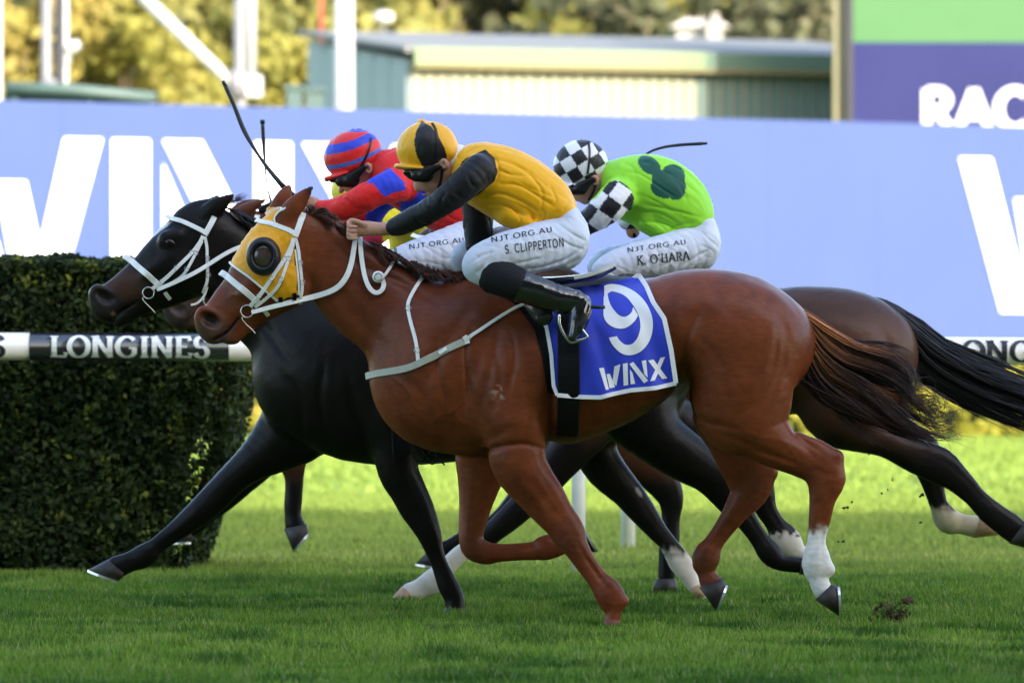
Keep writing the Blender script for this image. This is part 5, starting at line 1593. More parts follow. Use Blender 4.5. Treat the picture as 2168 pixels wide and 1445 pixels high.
side_strap('edging', H1, [(584, 470), (584, 461), (592, 449), (606, 440)], 4, M_white_leather, hood, .008, .003)
side_strap('edging', H1, [(552, 469), (560, 459), (570, 450), (582, 443), (594, 441), (603, 444)], 5, M_white_leather, hood, .008, .003)
for x, y in ((594, 632), (622, 624)): side_strap('tie_tab', H1, [(x, y-5), (x+1, y+2), (x+1, y+8)], 9, M_black, hood, .010, .004)
# eye cups: black rubber rims with a smoky dome
M_rim = mat('cup_rim', (0.010, 0.011, 0.016), 0.4, 0.4)
M_dome = mat('smoky_dome', (0.05, 0.035, 0.028), 0.12, 0.5, coat=0.6, noise=(18, 0.5))
l, n = cast(H1['bvh'], 559, 543)
for sg in (1, -1):
    V, Fc = [], []
    nn = Vector((-.12, -1, .05)).normalized()
    base = l + nn*.004
    nu = 36
    prof = [(1.0, -.012, 'r'), (1.02, .010, 'r'), (.95, .030, 'r'), (.78, .040, 'r'), (.66, .042, 'r'), (.60, .034, 'r')]
    u = Vector((1, 0, 0)); w = Vector((0, 0, 1))
    for r, dz, _ in prof:
        for i in range(nu):
            a = 2*math.pi*i/nu
            p = base + (u*math.cos(a)*36*S(0) + w*math.sin(a)*40.5*S(0))*r + nn*dz
            V.append(p if sg > 0 else Vector((p.x, -p.y, p.z)))
    for j in range(len(prof)-1):
        for i in range(nu): Fc.append((j*nu+i, j*nu+(i+1) % nu, (j+1)*nu+(i+1) % nu, (j+1)*nu+i))
    cup = make('eye_cup', V, Fc, M_rim, hood)
    c = base + nn*.016
    if sg < 0: c = Vector((c.x, -c.y, c.z))
    uvsphere('dome', c, (25*S(0), .022, 28*S(0)), M_dome, hood)
# reins: bit to hand, and the spare end looping down the neck
RN = sub_empty('reins', H1['root'])
def lay(nodes, H, off=.012):
    """points over the neck: rest on the body where it is there"""
    q = catmull(nodes, 6); out = []
    for x, y in q:
        l_, n_ = cast(H['bvh'], x, y)
        out.append(l_ + Vector((0, -off, 0)) if l_ is not None else None)
    last = next(o for o in out if o is not None)
    for i in range(len(out)):
        if out[i] is None: out[i] = Vector(P(q[i][0], q[i][1], last.y))
        last = out[i]
    for _ in range(6):
        out = [out[0]] + [(out[i-1]+2*out[i]+out[i+1])/4 for i in range(1, len(out)-1)] + [out[-1]]
    return out, [Vector((0, -1, .15)).normalized()]*len(out)
pts, nr = lay([(533, 661), (574, 650), (634, 635), (690, 621), (722, 603), (741, 570), (749, 530), (754, 494)], H1, .022)
ribbon('rein', pts, nr, [(.019 + .007*math.sin(3.1*i/len(pts))) for i in range(len(pts))], M_white_leather, RN)
ribbon('rein', *mirror(pts, nr, 0), .022, M_white_leather, RN)
pts, nr = lay([(762, 498), (764, 530), (770, 575), (780, 606), (795, 620), (808, 615), (813, 603), (810, 592)], H1, .020)
ribbon('rein_end', pts, nr, .021, M_white_leather, RN)
pts, nr = lay([(806, 592), (818, 578), (832, 556), (838, 535), (835, 522)], H1, .018)
ribbon('rein_end', pts, nr, .014, M_white_leather, RN)
l, n = cast(H1['bvh'], 801, 586)
if l is not None: MB().tube([l + Vector((.002, -.008, 0)), l + Vector((0, -.040, 0))], 12.5*S(0), 20).build('rein_roll', M_white_leather, RN, True); torus('rein_roll_ring', l + Vector((0, -.041, 0)), 8*S(0), .003, M_steel, RN)
# breastplate
BP = sub_empty('breastplate', H1['root'])
side_strap('neck_strap', H1, [(916, 578), (905, 580), (893, 590), (871, 626), (864, 651), (871, 685), (882, 726), (887, 776)], 8, M_white_leather, BP, .007)
xl = next(x for x in range(740, 900) if cast(H1['bvh'], x, 794)[0] is not None)
bz = P(0, 796, 0)[2]; bx = H1['bvh'].ray_cast(Vector((-5, 0, bz)), Vector((1, 0, 0)), 10)[0]
loop_strap('breast_band', H1, [(xl+2, 794), (xl+8, 793), (xl+20, 790), (863, 779), (905, 760), (946, 740), (985, 721)], (CX + bx.x/S(0), 796), (-.98, 0, -.2), 15.5*S(0), M_cream_band, BP, .008, .009)
side_strap('girth_strap', H1, [(984, 719), (996, 712), (1043, 682), (1085, 657), (1111, 646)], 7.5, M_white_leather, BP, .012)
side_strap('keeper', H1, [(983, 712), (992, 728)], 11, M_white_leather, BP, .016)
side_strap('keeper', H1, [(932, 748), (948, 738)], 8, M_white_leather, BP, .016)
for x, y, a in ((992, 715, 60), (866, 655, 0), (885, 742, 10)): buckle(H1, x, y, a, BP, 12, 10, .014)

# ---- black: same bridle pattern, its own head
bmap = [((478, 582), (270, 546)), ]
def fit_aff(src, dst):
    A = np.array([[x, y, 1] for x, y in src]); 
    mx = np.linalg.lstsq(A, np.array([d[0] for d in dst]), rcond=None)[0]
    my = np.linalg.lstsq(A, np.array([d[1] for d in dst]), rcond=None)[0]
    return mx, my
class Aff2:
    def __init__(self, src, dst, k): self.m = fit_aff(src, dst); self.k = k; self.ks = 1
    def __call__(self, x, y):
        mx, my = self.m
        return mx[0]*x+mx[1]*y+mx[2], my[0]*x+my[1]*y+my[2]
bf2 = Aff2([(475, 579), (550, 642), (550, 471), (628, 499), (523, 659), (638, 594)],
           [(270, 547), (332, 606), (362, 459), (432, 500), (323, 622), (444, 578)], .93)
B2, bit2 = bridle(H2, bf2)
RN2 = sub_empty('reins', H2['root'])
pts, nr = lay([(336, 612), (370, 598), (420, 574), (460, 548), (512, 520), (600, 500), (680, 455)], H2, .03)
ribbon('rein', pts, nr, .020, M_white_leather, RN2); ribbon('rein', *mirror(pts, nr, H2['Y0']), .020, M_white_leather, RN2)
q = [P(x, y, H2['Y0']-.075) for x, y in ((441, 578), (440, 600), (434, 622), (424, 636), (414, 643), (404, 645))]
ribbon('strap_end', [Vector(a) for a in catmull(q, 5)], [Vector((0, -1, 0))]*26, .011, M_white_leather, RN2)
# ---- bay and brown bridles
B3, bit3 = bridle(H3, gf, False)
B4, bit4 = bridle(H4, df, False)

# girths
def girth(H, pts, width, m, parent, off=.012):
    Pn, Nn = surf_path(H['bvh'], pts, 5, off)
    Pf, Nf = mirror(Pn, Nn, H['Y0'])
    low = Vector(((Pn[-1].x), H['Y0'], Pn[-1].z - .004))
    arr = list(zip(Pn, Nn)) + [((Pn[-1]*.5+low*.5)+Vector((0, 0, -.006)), Vector((0, -.6, -.8))), (low, Vector((0, 0, -1))), ((Pf[-1]*.5+low*.5)+Vector((0, 0, -.006)), Vector((0, .6, -.8)))] + list(zip(reversed(Pf), reversed(Nf)))
    return ribbon('girth', [a for a, b in arr], [b for a, b in arr], width, m, parent, .008)

# ---- number cloth on the chestnut
M_blue = mat('cloth_blue', (0.022, 0.045, 0.50), 0.55, 0.3, noise=(14, 0.10), sheen=0.2)
M_cloth_white = mat('cloth_white', (0.80, 0.80, 0.80), 0.6, 0.3)
def polyline_at(L, t):
    q = np.array(L, dtype=float); d = np.r_[0, np.cumsum(np.linalg.norm(np.diff(q, axis=0), axis=1))]; d /= d[-1]
    return np.array([np.interp(t, d, q[:, 0]), np.interp(t, d, q[:, 1])])
front_e = [(1112, 622), (1113, 646), (1139, 664), (1157, 692), (1167, 749), (1172, 816), (1180, 836)]
rear_e = [(1338, 592), (1352, 582), (1368, 605), (1383, 640), (1406, 674), (1421, 742), (1431, 811)]
bot_e = [(1180, 836), (1228, 840), (1271, 841), (1296, 834), (1334, 826), (1388, 821), (1431, 811)]
def cloth_grid(H, nu, nv):
    G = np.zeros((nv+1, nu+1, 3))
    for j in range(nv+1):
        v = j/nv
        a, b = polyline_at(front_e, v), polyline_at(rear_e, v)
        for i in range(nu+1):
            u = i/nu
            p = a*(1-u)+b*u
            bt = polyline_at(bot_e, u); lin = np.array(bot_e[0])*(1-u)+np.array(bot_e[-1])*u
            p = p + (bt-lin)*v
            l, n = cast(H['bvh'], p[0], p[1])
            y = l.y if l is not None else np.nan
            G[j, i] = (p[0], p[1], y)
    Y = G[:, :, 2]
    for i in range(nu+1):
        col = Y[:, i]; ok = ~np.isnan(col)
        col[~ok] = np.interp(np.flatnonzero(~ok), np.flatnonzero(ok), col[ok]) if ok.any() else 0
        Y[:, i] = np.minimum.accumulate(col)
    for _ in range(8):
        Y[1:-1] = (Y[:-2]+2*Y[1:-1]+Y[2:])/4; Y[:, 1:-1] = (Y[:, :-2]+2*Y[:, 1:-1]+Y[:, 2:])/4
    return G
nu, nv = 64, 56
G = cloth_grid(H1, nu, nv)
gg = np.random.default_rng(3)
Yc = G[:, :, 2] - .016
for j in range(nv+1):
    for i in range(nu+1):
        u, v = i/nu, j/nv
        fold = .010*math.sin(u*17 + 2.2*math.sin(v*3.0) + 1.0)*v**1.5 + .006*math.sin(u*31 - v*5)*v + .008*math.exp(-((u-.42-.12*v)/.05)**2)*v
        Yc[j, i] -= .010*v + fold
near = [[Vector(P(G[j, i, 0], G[j, i, 1], Yc[j, i])) for i in range(nu+1)] for j in range(nv+1)]
ncl = tag(empty('number_cloth', (near[0][20].x, 0, near[0][20].z)), 'royal blue saddle cloth with white edge and large white nine', 'saddle cloth')
ncl['label'] = 'royal blue saddle cloth with white border and white nine on the chestnut horse'
rows = []
for j in range(nv, -1, -1): rows.append(near[j])
for k in range(1, 6):        # over the back
    t = k/6
    row = []
    for i in range(nu+1):
        a = near[0][i]; y = a.y*(1-2*t)
        hit = H1['bvh'].ray_cast(Vector((a.x, y, 3)), Vector((0, 0, -1)), 5)[0]
        z = (hit.z if hit else a.z) + .012
        row.append(Vector((a.x, y, max(z, a.z if abs(y) > .2 else z))))
    rows.append(row)
for j in range(nv+1): rows.append([Vector((p.x, -p.y, p.z)) for p in near[j]])
V = [p for r in rows for p in r]
nr_ = len(rows); wd = nu+1
Fc = np.array([(j*wd+i, j*wd+i+1, (j+1)*wd+i+1, (j+1)*wd+i) for j in range(nr_-1) for i in range(nu)])
cl = make('cloth', np.array([tuple(p) for p in V], dtype=np.float32), Fc, M_blue, ncl)
# border: raised white tape along front, bottom and rear edges
def tape(idx, wpx=9):
    pts = [near[j][i] + Vector((0, -.004, 0)) for j, i in idx]
    return ribbon('border', pts, [Vector((0, -1, 0))]*len(pts), wpx*S(0), M_cloth_white, ncl, .004)
tape([(j, 0) for j in range(4, nv+1)], 8); tape([(nv, i) for i in range(nu+1)], 9); tape([(j, nu) for j in range(nv+1)], 10)
cbv = BVHTree.FromPolygons([tuple(p) for p in V], [tuple(f) for f in Fc.tolist()])
def on_cloth(bv, x, y, l, fallback):
    d = (Vector(P(x, y, 0))-CAMV).normalized()
    h = bv.ray_cast(CAMV, d, 100)[0]
    if h is None: h = Vector(P(x, y, fallback))
    return h - d*(.0022 + l)
# figure nine: an outer bowl and a tail, drawn with its slanting counter
def ring_strip(outer, inner, n=40):
    o = catmull(outer, 6); i_ = catmull(inner, 6)
    ts = np.linspace(0, 1, n)
    f = lambda q: np.array([polyline_at(q, t) for t in ts])
    return f(o), f(i_)
def px_mesh(name, strips, bv, m, parent, fb=-.34, cols=5):
    V, Fc = [], []
    for sidx, (A, B) in enumerate(strips):
        b0 = len(V); n = len(A)
        for k in range(n):
            for c in range(cols):
                t = c/(cols-1)
                p = A[k]*(1-t)+B[k]*t
                V.append(on_cloth(bv, p[0], p[1], .0007*(sidx+1), fb))
        for k in range(n-1):
            for c in range(cols-1):
                Fc.append((b0+k*cols+c, b0+k*cols+c+1, b0+(k+1)*cols+c+1, b0+(k+1)*cols+c))
    return make(name, V, Fc, m, parent, False)
def C4(L): return [(960+x/4.015, 530+y/4.015) for x, y in L]
o9 = C4([(1282, 300), (1340, 284), (1440, 300), (1550, 355), (1640, 450), (1690, 570), (1692, 680), (1660, 780), (1590, 860), (1500, 890), (1420, 870), (1350, 800), (1322, 740)])
i9 = C4([(1282, 400), (1330, 352), (1370, 350), (1450, 380), (1510, 440), (1570, 540), (1590, 640), (1570, 730), (1530, 785), (1490, 802), (1450, 795), (1410, 760), (1390, 728)])
lo9o = C4([(1276, 395), (1277, 480), (1280, 570), (1330, 635), (1410, 664), (1480, 650), (1540, 600), (1570, 550)])
lo9i = C4([(1312, 372), (1318, 410), (1340, 470), (1390, 535), (1430, 560), (1470, 560), (1510, 530), (1528, 480)])
px_mesh('number', [ring_strip(o9, i9), ring_strip(lo9o, lo9i)], cbv, M_cloth_white, ncl)
for poly in ([(1238, 1000), (1278, 995), (1322, 1180), (1296, 1184)], [(1302, 1050), (1330, 1046), (1374, 1160), (1328, 1170)], [(1368, 985), (1420, 965), (1385, 1150), (1352, 1120)],
             [(1440, 962), (1480, 955), (1486, 1142), (1447, 1150)], [(1495, 965), (1528, 945), (1655, 1105), (1620, 1128)], [(1500, 1010), (1522, 1040), (1545, 1130), (1506, 1138)], [(1600, 938), (1638, 930), (1652, 1080), (1622, 1050)],
             [(1655, 935), (1700, 925), (1818, 1085), (1775, 1092)], [(1760, 910), (1800, 904), (1712, 1104), (1672, 1110)]):
    A, B = C4([poly[0], poly[3]]), C4([poly[1], poly[2]])
    strip = (np.array([polyline_at(A, t) for t in np.linspace(0, 1, 6)]), np.array([polyline_at(B, t) for t in np.linspace(0, 1, 6)]))
    px_mesh('letter_bar', [strip], cbv, M_cloth_white, ncl, cols=3)
# saddle of the chestnut: seat with a raised cantle, pad, girth, stirrup
def saddle(name, label, f, Y0, H, girth_pts, gw):
    root = tag(empty(name, P(*f(1190, 600), Y0)), label, 'saddle')
    k = f.k; s = S(Y0)
    V = Vox((P(*f(1060, 0), Y0)[0], Y0-.34, P(*f(0, 720), Y0)[2]), (P(*f(1330, 0), Y0)[0], Y0+.34, P(*f(0, 545), Y0)[2]), .008)
    V.limb(px_limb([(*f(1095, 596), 0, 12*k, .12), (*f(1150, 597), 0, 11*k, .15), (*f(1215, 592), 0, 10*k, .17), (*f(1262, 582), 0, 9*k, .16), (*f(1300, 566), 0, 6*k, .12)], Y0), .02, 4)
    for sg in (-1, 1):
        V.limb(px_limb([(*f(1125, 605), sg*.17, 22*k, .03), (*f(1135, 640), sg*.285, 26*k, .02), (*f(1150, 668), sg*.315, 22*k, .015)], Y0), .02, 4)
    v, q = V.mesh(1)
    make('seat', v, q, M_black_leather, root)
    girth(H, girth_pts, gw, M_black, root)
    return root
sd1 = saddle('racing_saddle', 'black racing saddle with white trimmed cantle on the chestnut horse', ID, 0.0, H1, [(1203, 640), (1204, 700), (1204, 780), (1203, 850), (1202, 895), (1201, 916)], 47*S(0))
for o in list(sd1.children):
    if o.name.startswith('girth'):
        for vv in o.data.vertices:
            if vv.co.y < 0: vv.co.y = min(vv.co.y, -.02) - .034*sstep(.30, .62, np.array([vv.co.z]))[0]
ribbon('cantle_trim', [Vector(a) for a in catmull([P(1215, 588, -.17), P(1246, 582, -.165), (P(1275, 572, -.15)), P(1303, 561, -.10)], 5)], [Vector((0, -1, .3)).normalized()]*16, .018, M_cream_band, sd1, .008)
# stirrup
st = [(1184, 665), (1185, 685), (1193, 705), (1208, 724), (1226, 720), (1243, 714), (1236, 702), (1226, 690)]
MB().tube([Vector(a) for a in catmull([P(x, y, -.375) for x, y in st], 4)], .0075, 8).build('stirrup', M_steel, sd1, True)
pts, nr = free_path([(1192, 610, -.33), (1190, 640, -.372), (1186, 668, -.376)], 4)
ribbon('stirrup_leather', pts, nr, .022, M_black, sd1)
# black pad that shows ahead of the cloth
padG = [(1068, 628), (1100, 655), (1132, 700), (1148, 760), (1158, 830)]
padR = [(1120, 620), (1135, 640), (1160, 690), (1172, 750), (1180, 832)]
V, Fc = [], []
for k in range(13):
    a, b = polyline_at(padG, k/12), polyline_at(padR, k/12)
    for c in range(5):
        p = a*(1-c/4)+b*(c/4)
        l, n = cast(H1['bvh'], *p)
        V.append((l + n*.009) if l else Vector(P(p[0], p[1], -.28)))
for k in range(12):
    for c in range(4): Fc.append((k*5+c, k*5+c+1, k*5+c+6, k*5+c+5))
make('pad', V, Fc, M_black, sd1); make('pad', [Vector((v.x, -v.y, v.z)) for v in V], Fc, M_black, sd1)
f2 = Aff(.955, 1190, 600, 985, 606); f3 = Aff(.92, 1190, 600, 1440, 628); f4 = Aff(.88, 1190, 600, 900, 606)
saddle('racing_saddle', 'black racing saddle on the black horse under the red and blue jockey', f2, 1.0, H2, [(845, 760), (846, 840), (848, 910), (850, 965)], .09)
saddle('racing_saddle', 'black racing saddle on the dark bay horse', f3, 2.3, H3, [(1380, 700), (1382, 780), (1384, 860), (1386, 905)], .09)
saddle('racing_saddle', 'black racing saddle on the farthest brown horse', f4, 3.6, H4, [(880, 700), (882, 780), (884, 840)], .09)
# looped girth tie under the black horse
tie = [P(x, y, .62) for x, y in ((872, 962), (880, 974), (892, 975), (897, 962), (890, 952), (902, 966), (914, 982), (924, 972), (918, 952), (908, 960), (922, 966), (942, 984))]
MB().tube([Vector(a) for a in catmull(tie, 4)], .004, 6).build('girth_tie', M_black, H2['root'], True)

# ------------------------------------------------------------------ manes and tails
def C8(L): return [(1560+x/2.258, 560+y/2.258) for x, y in L]
def ctail(w, u, g):
    c0 = np.array((0.30, 0.105, 0.038)); c1 = np.array((0.028, 0.011, 0.008))
    t = sstep(0.10 + .25*(1-u) , .55+.2*(1-u), w)[:, None]
    return (c0*(1-t)+c1*t)*g.uniform(.6, 1.5)
tail_guides = [C8([(255, 195), (340, 235), (440, 315), (540, 385), (700, 410), (800, 480), (850, 550), (862, 600), (830, 670)]),
               C8([(262, 205), (340, 270), (420, 370), (520, 440), (660, 490), (760, 560), (820, 640), (840, 700), (900, 760)]),
               C8([(270, 215), (330, 300), (390, 420), (470, 520), (600, 590), (720, 680), (830, 740), (960, 775), (1090, 800)]),
               C8([(280, 225), (328, 330), (350, 460), (420, 570), (540, 670), (680, 750), (800, 800), (920, 835), (1040, 870)]),
               C8([(290, 240), (322, 360), (318, 480), (340, 570), (430, 640), (560, 700), (700, 770), (800, 820), (860, 850)])]
strands('tail', tail_guides, 1300, 0.0, .055, .0026, .0009, ctail, H1['root'], 14, 5, .050, (.5, 1.05), 60)
dark = lambda w, u, g: np.tile(np.array((.011, .010, .011))*g.uniform(.6, 1.8), (len(w), 1))
bt = [C8([(600, 150), (700, 175), (800, 225), (900, 290), (1000, 375), (1200, 455), (1400, 545), (1600, 600)]),
      C8([(640, 165), (740, 215), (830, 300), (920, 390), (1030, 460), (1200, 540), (1400, 620), (1620, 690)]),
      C8([(690, 200), (770, 280), (820, 370), (900, 470), (1020, 550), (1200, 640), (1400, 710), (1600, 780)]),
      C8([(720, 230), (790, 330), (825, 430), (860, 520), (960, 600), (1100, 680), (1280, 760), (1460, 830)])]
strands('tail', bt, 1300, 2.3, .05, .0046, .0016, dark, H3['root'], 12, 6, .024, (.8, 1.05), 80)
# stray hairs
strands('tail_wisps', [C8([(330, 440), (500, 560), (700, 640), (880, 560), (920, 640), (880, 720)]), C8([(480, 520), (700, 600), (850, 640), (960, 720), (1020, 700), (1010, 770)]),
                      C8([(500, 600), (640, 700), (800, 760), (960, 830), (1040, 850), (1080, 860)])], 110, -.01, .03, .0016, .0008, ctail, H1['root'], 16, 8, .04)
strands('tail', [[(1405, 640), (1430, 660), (1460, 700), (1500, 760)], [(1400, 650), (1425, 690), (1450, 740), (1480, 800)]], 300, 1.0, .04, .004, .002, dark, H2['root'], 10, 9)
strands('tail', [[(1270, 640), (1310, 660), (1350, 700), (1400, 760)], [(1270, 655), (1300, 690), (1330, 740), (1380, 800)]], 200, 3.6, .04, .005, .002, dark, H4['root'], 10, 10)
# manes
cm = lambda w, u, g: np.tile(np.array((.060, .018, .010))*g.uniform(.5, 1.6), (len(w), 1))
strands('mane', [[(652, 448), (664, 448), (676, 456), (684, 466)], [(690, 466), (700, 468), (712, 478), (724, 490)], [(728, 486), (738, 492), (746, 502), (750, 512)]], 620, -.035, .045, .0030, .0010, cm, H1['root'], 9, 12, .028, (.6, 1.05), 30)
strands('mane', [[(780, 512), (798, 520), (812, 535), (822, 552)], [(840, 544), (858, 552), (872, 566), (884, 584)], [(900, 572), (918, 578), (934, 588), (946, 602)], [(960, 576), (978, 584), (992, 596), (1002, 612)]], 900, -.04, .045, .0030, .0010, cm, H1['root'], 9, 13, .024, (.6, 1.05), 40)
strands('mane', [[(478, 440), (496, 446), (512, 462), (524, 484)], [(520, 462), (540, 470), (560, 486), (574, 506)], [(580, 500), (602, 512), (620, 530), (636, 552)]], 420, 1.0, .045, .0034, .0014, dark, H2['root'], 9, 14, .014)
strands('forelock', [[(440, 432), (462, 424), (490, 420), (526, 408)], [(444, 436), (470, 432), (496, 430), (520, 424)]], 42, 1.0, .02, .0016, .0008, dark, H2['root'], 10, 15, .010)
strands('mane', [[(545, 440), (570, 432), (596, 432), (615, 440)], [(550, 450), (580, 446), (605, 452), (625, 462)], [(556, 462), (590, 470), (610, 480), (640, 490)]], 260, 3.6, .04, .004, .002, dark, H4['root'], 9, 16, .014)
strands('mane', [[(990, 480), (1010, 486), (1026, 500), (1036, 520)], [(1070, 512), (1090, 522), (1110, 540), (1120, 560)], [(1150, 560), (1175, 572), (1195, 590), (1208, 610)]], 300, 2.3, .04, .004, .002, dark, H3['root'], 9, 17, .012)
print('tack', round(time.time()-T0, 1))
# ------------------------------------------------------------------ jockeys
M_skin = mat('skin', rough=0.5, spec=0.35, attr=True, noise=(30, 0.10), bump=(120, 0.15, 0.002))
M_satin = mat('satin', rough=0.48, spec=0.20, attr=True, sheen=0.1, bump=(14, 0.18, 0.005, (1.0, 1.0, 1.0)))
M_breeches = mat('breeches', rough=0.55, spec=0.3, attr=True, bump=(18, 0.15, 0.004, (1.0, 1.0, 1.6)))
M_cap = mat('cap_silk', rough=0.42, spec=0.32, attr=True, sheen=0.2, bump=(40, 0.22, 0.005))
M_boot = mat('patent_boot', (0.008, 0.008, 0.010), 0.14, 0.6, coat=0.8, bump=(22, 0.45, 0.006))
M_gaiter = mat('gaiter', (0.009, 0.009, 0.011), 0.7, 0.2)
M_goggle = mat('goggle', (0.005, 0.005, 0.006), 0.28, 0.35)
M_whip = mat('whip', (0.007, 0.008, 0.010), 0.4, 0.4)

def half(V, p, n):
    """keep only the side of the plane that n points away from"""
    X, Y, Z = V.ax[0][:, None, None], V.ax[1][None, :, None], V.ax[2][None, None, :]
    n = Vector(n).normalized()
    V.D = np.maximum(V.D, ((X-p[0])*n.x + (Y-p[1])*n.y + (Z-p[2])*n.z).astype(np.float32))

def folds(v, n, amp, s, axis, seed, mask=None):
    """cloth folds that run along axis"""
    a = np.array(axis, float); a /= np.linalg.norm(a)
    al = v @ a
    q = v - np.outer(al, a)*0.80
    q = q + 0.02*(vnoise(v, 0.09, seed+3)[:, None]-0.5)
    r = 1 - np.abs(2*vnoise(q, s, seed)-1)
    r2 = 1 - np.abs(2*vnoise(q, s*0.5, seed+1)-1)
    crease = np.clip(np.abs(2*vnoise(q, s*.8, seed+5)-1)*4.5, 0, 1)-1      # narrow sharp valleys
    gate = sstep(.42, .62, vnoise(v, s*1.6, seed+7))
    d = amp*.75*(r**2 - .35) + amp*.25*(r2**2-.35) + amp*.75*crease*gate
    if mask is not None: d = d*mask
    return (v + n*d[:, None]).astype(np.float32)

def jk_grid(Y0, x0, x1, y0, y1, h, ypad=.46):
    a, b = P(x0, y1, Y0), P(x1, y0, Y0)
    return Vox((a[0], Y0-ypad, a[2]), (b[0], Y0+ypad, b[2]), h)

def thin(nodes, k, dk=.012):
    return [(x, y, d, r*k, max(ry-dk, ry*k)) for x, y, d, r, ry in nodes]

def build_jockey(c):
    Y0, h = c['Y0'], c['h']
    x0, x1, y0, y1 = c['box']
    s = S(Y0)
    root = tag(empty('person', P(*c['root'], Y0)), c['label'], 'person', 'jockeys riding in the race')
    out = dict(root=root, Y0=Y0)
    # --- skin: one continuous body under the clothes, with face and hands
    V = jk_grid(Y0, x0, x1, y0, y1, h*1.22)
    for L in c['silks']: V.limb(px_limb(thin(L, .72, .022), Y0), .02, 3, cap=1.8)
    for L in c['breeches']: V.limb(px_limb(thin(L, .82), Y0), .03, 3)
    for L in c['boots']: V.limb(px_limb(thin(L, .80), Y0), .03, 3)
    for L in c['neck']: V.limb(px_limb(L, Y0), .02, 4)
    for k, L in c['face']: V.limb(px_limb(L, Y0), k, 4)
    for k, L in c.get('face_cut', []): V.limb(px_limb(L, Y0), k, 3, carve=True)
    for x, y, d, rx, ry, rz, a in c['ears']:
        for sg in (-1, 1):
            V.ell(P(x, y, Y0+sg*d), (rx*s, ry, rz*s), a, .008)
            V.ell(P(x-2, y+1, Y0+sg*(d+.012)), (rx*s*.5, ry*.8, rz*s*.55), a, .004, carve=True)
    for k, L in c['hands']: V.limb(px_limb(L, Y0), k, 3)
    v, q = V.mesh(1); v, q = drop_islands(v, q)
    px, py = topx(v)
    sk = np.tile(np.array(c.get('skin', (0.50, 0.275, 0.195))), (len(v), 1))
    nz = vnoise(v, .03, 3)
    sk = lerpc(sk, (0.42, 0.16, 0.115), sstep(.4, .8, nz)*.5)
    if 'skin_fn' in c: sk = c['skin_fn'](sk, px, py, v)
    make('body', v, q, M_skin, root, True, sk)
    # --- silks
    V = jk_grid(Y0, x0, x1, y0, y1, h)
    for i, L in enumerate(c['silks']): V.limb(px_limb(L, Y0), .035 if i else .02, 4, cap=1.5)
    for L in c.get('silk_extra', []): V.limb(px_limb(L, Y0), .03, 3)
    for pts, w, amp in c.get('silk_grooves', []):
        V.groove([(P(a, b, Y0)[0], P(a, b, Y0)[2]) for a, b in catmull(pts, 4)], w*s*.8, amp*.55)
    for p, n in c.get('silk_cut', []): half(V, P(*p, Y0), n)
    v, q = V.mesh(1)
    n = vnormals(v, q)
    v = folds(v, n, c.get('fold', .0055), .070, c.get('fold_axis', (.8, .1, -.5)), c['seed'])
    n = vnormals(v, q)
    v = folds(v, n, .0010, .030, (.3, .5, .8), c['seed']+9)
    px, py = topx(v)
    make('silks', v, q, M_satin, root, True, c['silk_col'](px, py, v, Y0))
    # --- breeches
    V = jk_grid(Y0, x0, x1, y0, y1, h)
    for L in c['breeches']: V.limb(px_limb(L, Y0), .045, 4)
    for pts, w, amp in c.get('breech_grooves', []):
        V.groove([(P(a, b, Y0)[0], P(a, b, Y0)[2]) for a, b in catmull(pts, 4)], w*s, amp)
    v, q = V.mesh(1); n = vnormals(v, q)
    v = folds(v, n, .0042, .060, (.80, .1, -.55), c['seed']+4)
    n = vnormals(v, q)
    v = folds(v, n, .0012, .026, (.85, .1, -.5), c['seed']+14)
    nz = vnoise(v, .05, 2)
    bc = lerpc(np.tile(np.array((.58, .61, .69)), (len(v), 1)), (.50, .54, .63), nz)
    make('breeches', v, q, M_breeches, root, True, bc)
    out['bvh_b'] = bvh_of(v, q)
    # --- boots
    for L in c['boots']:
        V = jk_grid(Y0, x0, x1, y0, y1, h)
        n_ = c.get('boot_split', 5)
        V.limb(px_limb(L[:n_], Y0), .02, 4); V.limb(px_limb(L[n_-1:], Y0), .02, 4)
        v, q = V.mesh(1); v = folds(v, vnormals(v, q), .004, .03, (.2, .2, 1), c['seed']+2)
        make('boot', v, q, M_boot, root)
    for L in c.get('gaiters', []):
        V = jk_grid(Y0, x0, x1, y0, y1, h)
        V.limb(px_limb(L, Y0), .02, 4, cap=3.0); v, q = V.mesh(1)
        make('gaiter', v, q, M_gaiter, root)
    # --- cap
    hc = c['cap']
    V = jk_grid(Y0, hc['x']-90, hc['x']+90, hc['y']-85, hc['y']+85, h*.8, .18)
    V.ell(P(hc['x'], hc['y'], Y0), (hc['rx']*s, hc['ry'], hc['rz']*s), hc['ang'], .01)
    for L in hc.get('more', []): V.limb(px_limb(L, Y0), .03, 3)
    half(V, P(*hc['cut'][0], Y0), hc['cut'][1])
    V.limb(px_limb(hc['peak'], Y0), .014, 3)
    if 'bow' in hc:
        for bx, by, br in hc['bow']: V.ell(P(bx, by, Y0), (br*s, .02, br*s*.7), 0, .006)
    v, q = V.mesh(1); n = vnormals(v, q)
    v = folds(v, n, .0022, .03, (.2, .3, .9), c['seed']+6)
    px, py = topx(v)
    cap = make('cap', v, q, M_cap, root, True, hc['col'](px, py, v, Y0))
    cb = bvh_of(v, q)
    # elastic goggle strap over the cap
    class _H: pass
    P3, N3 = surf_path(cb, hc['strap'], 8, .003)
    if len(P3) > 3:
        ribbon('strap', P3, N3, .011, M_whip, cap, .004); ribbon('strap', *mirror(P3, N3, Y0), .011, M_whip, cap, .004)
    # --- goggles
    V = jk_grid(Y0, hc['x']-90, hc['x']+90, hc['y']-60, hc['y']+110, h*.8, .18)
    for L in c['goggles']: V.limb(px_limb(L, Y0), .012, 4)
    v, q = V.mesh(1); make('goggles', v, q, M_goggle, root)
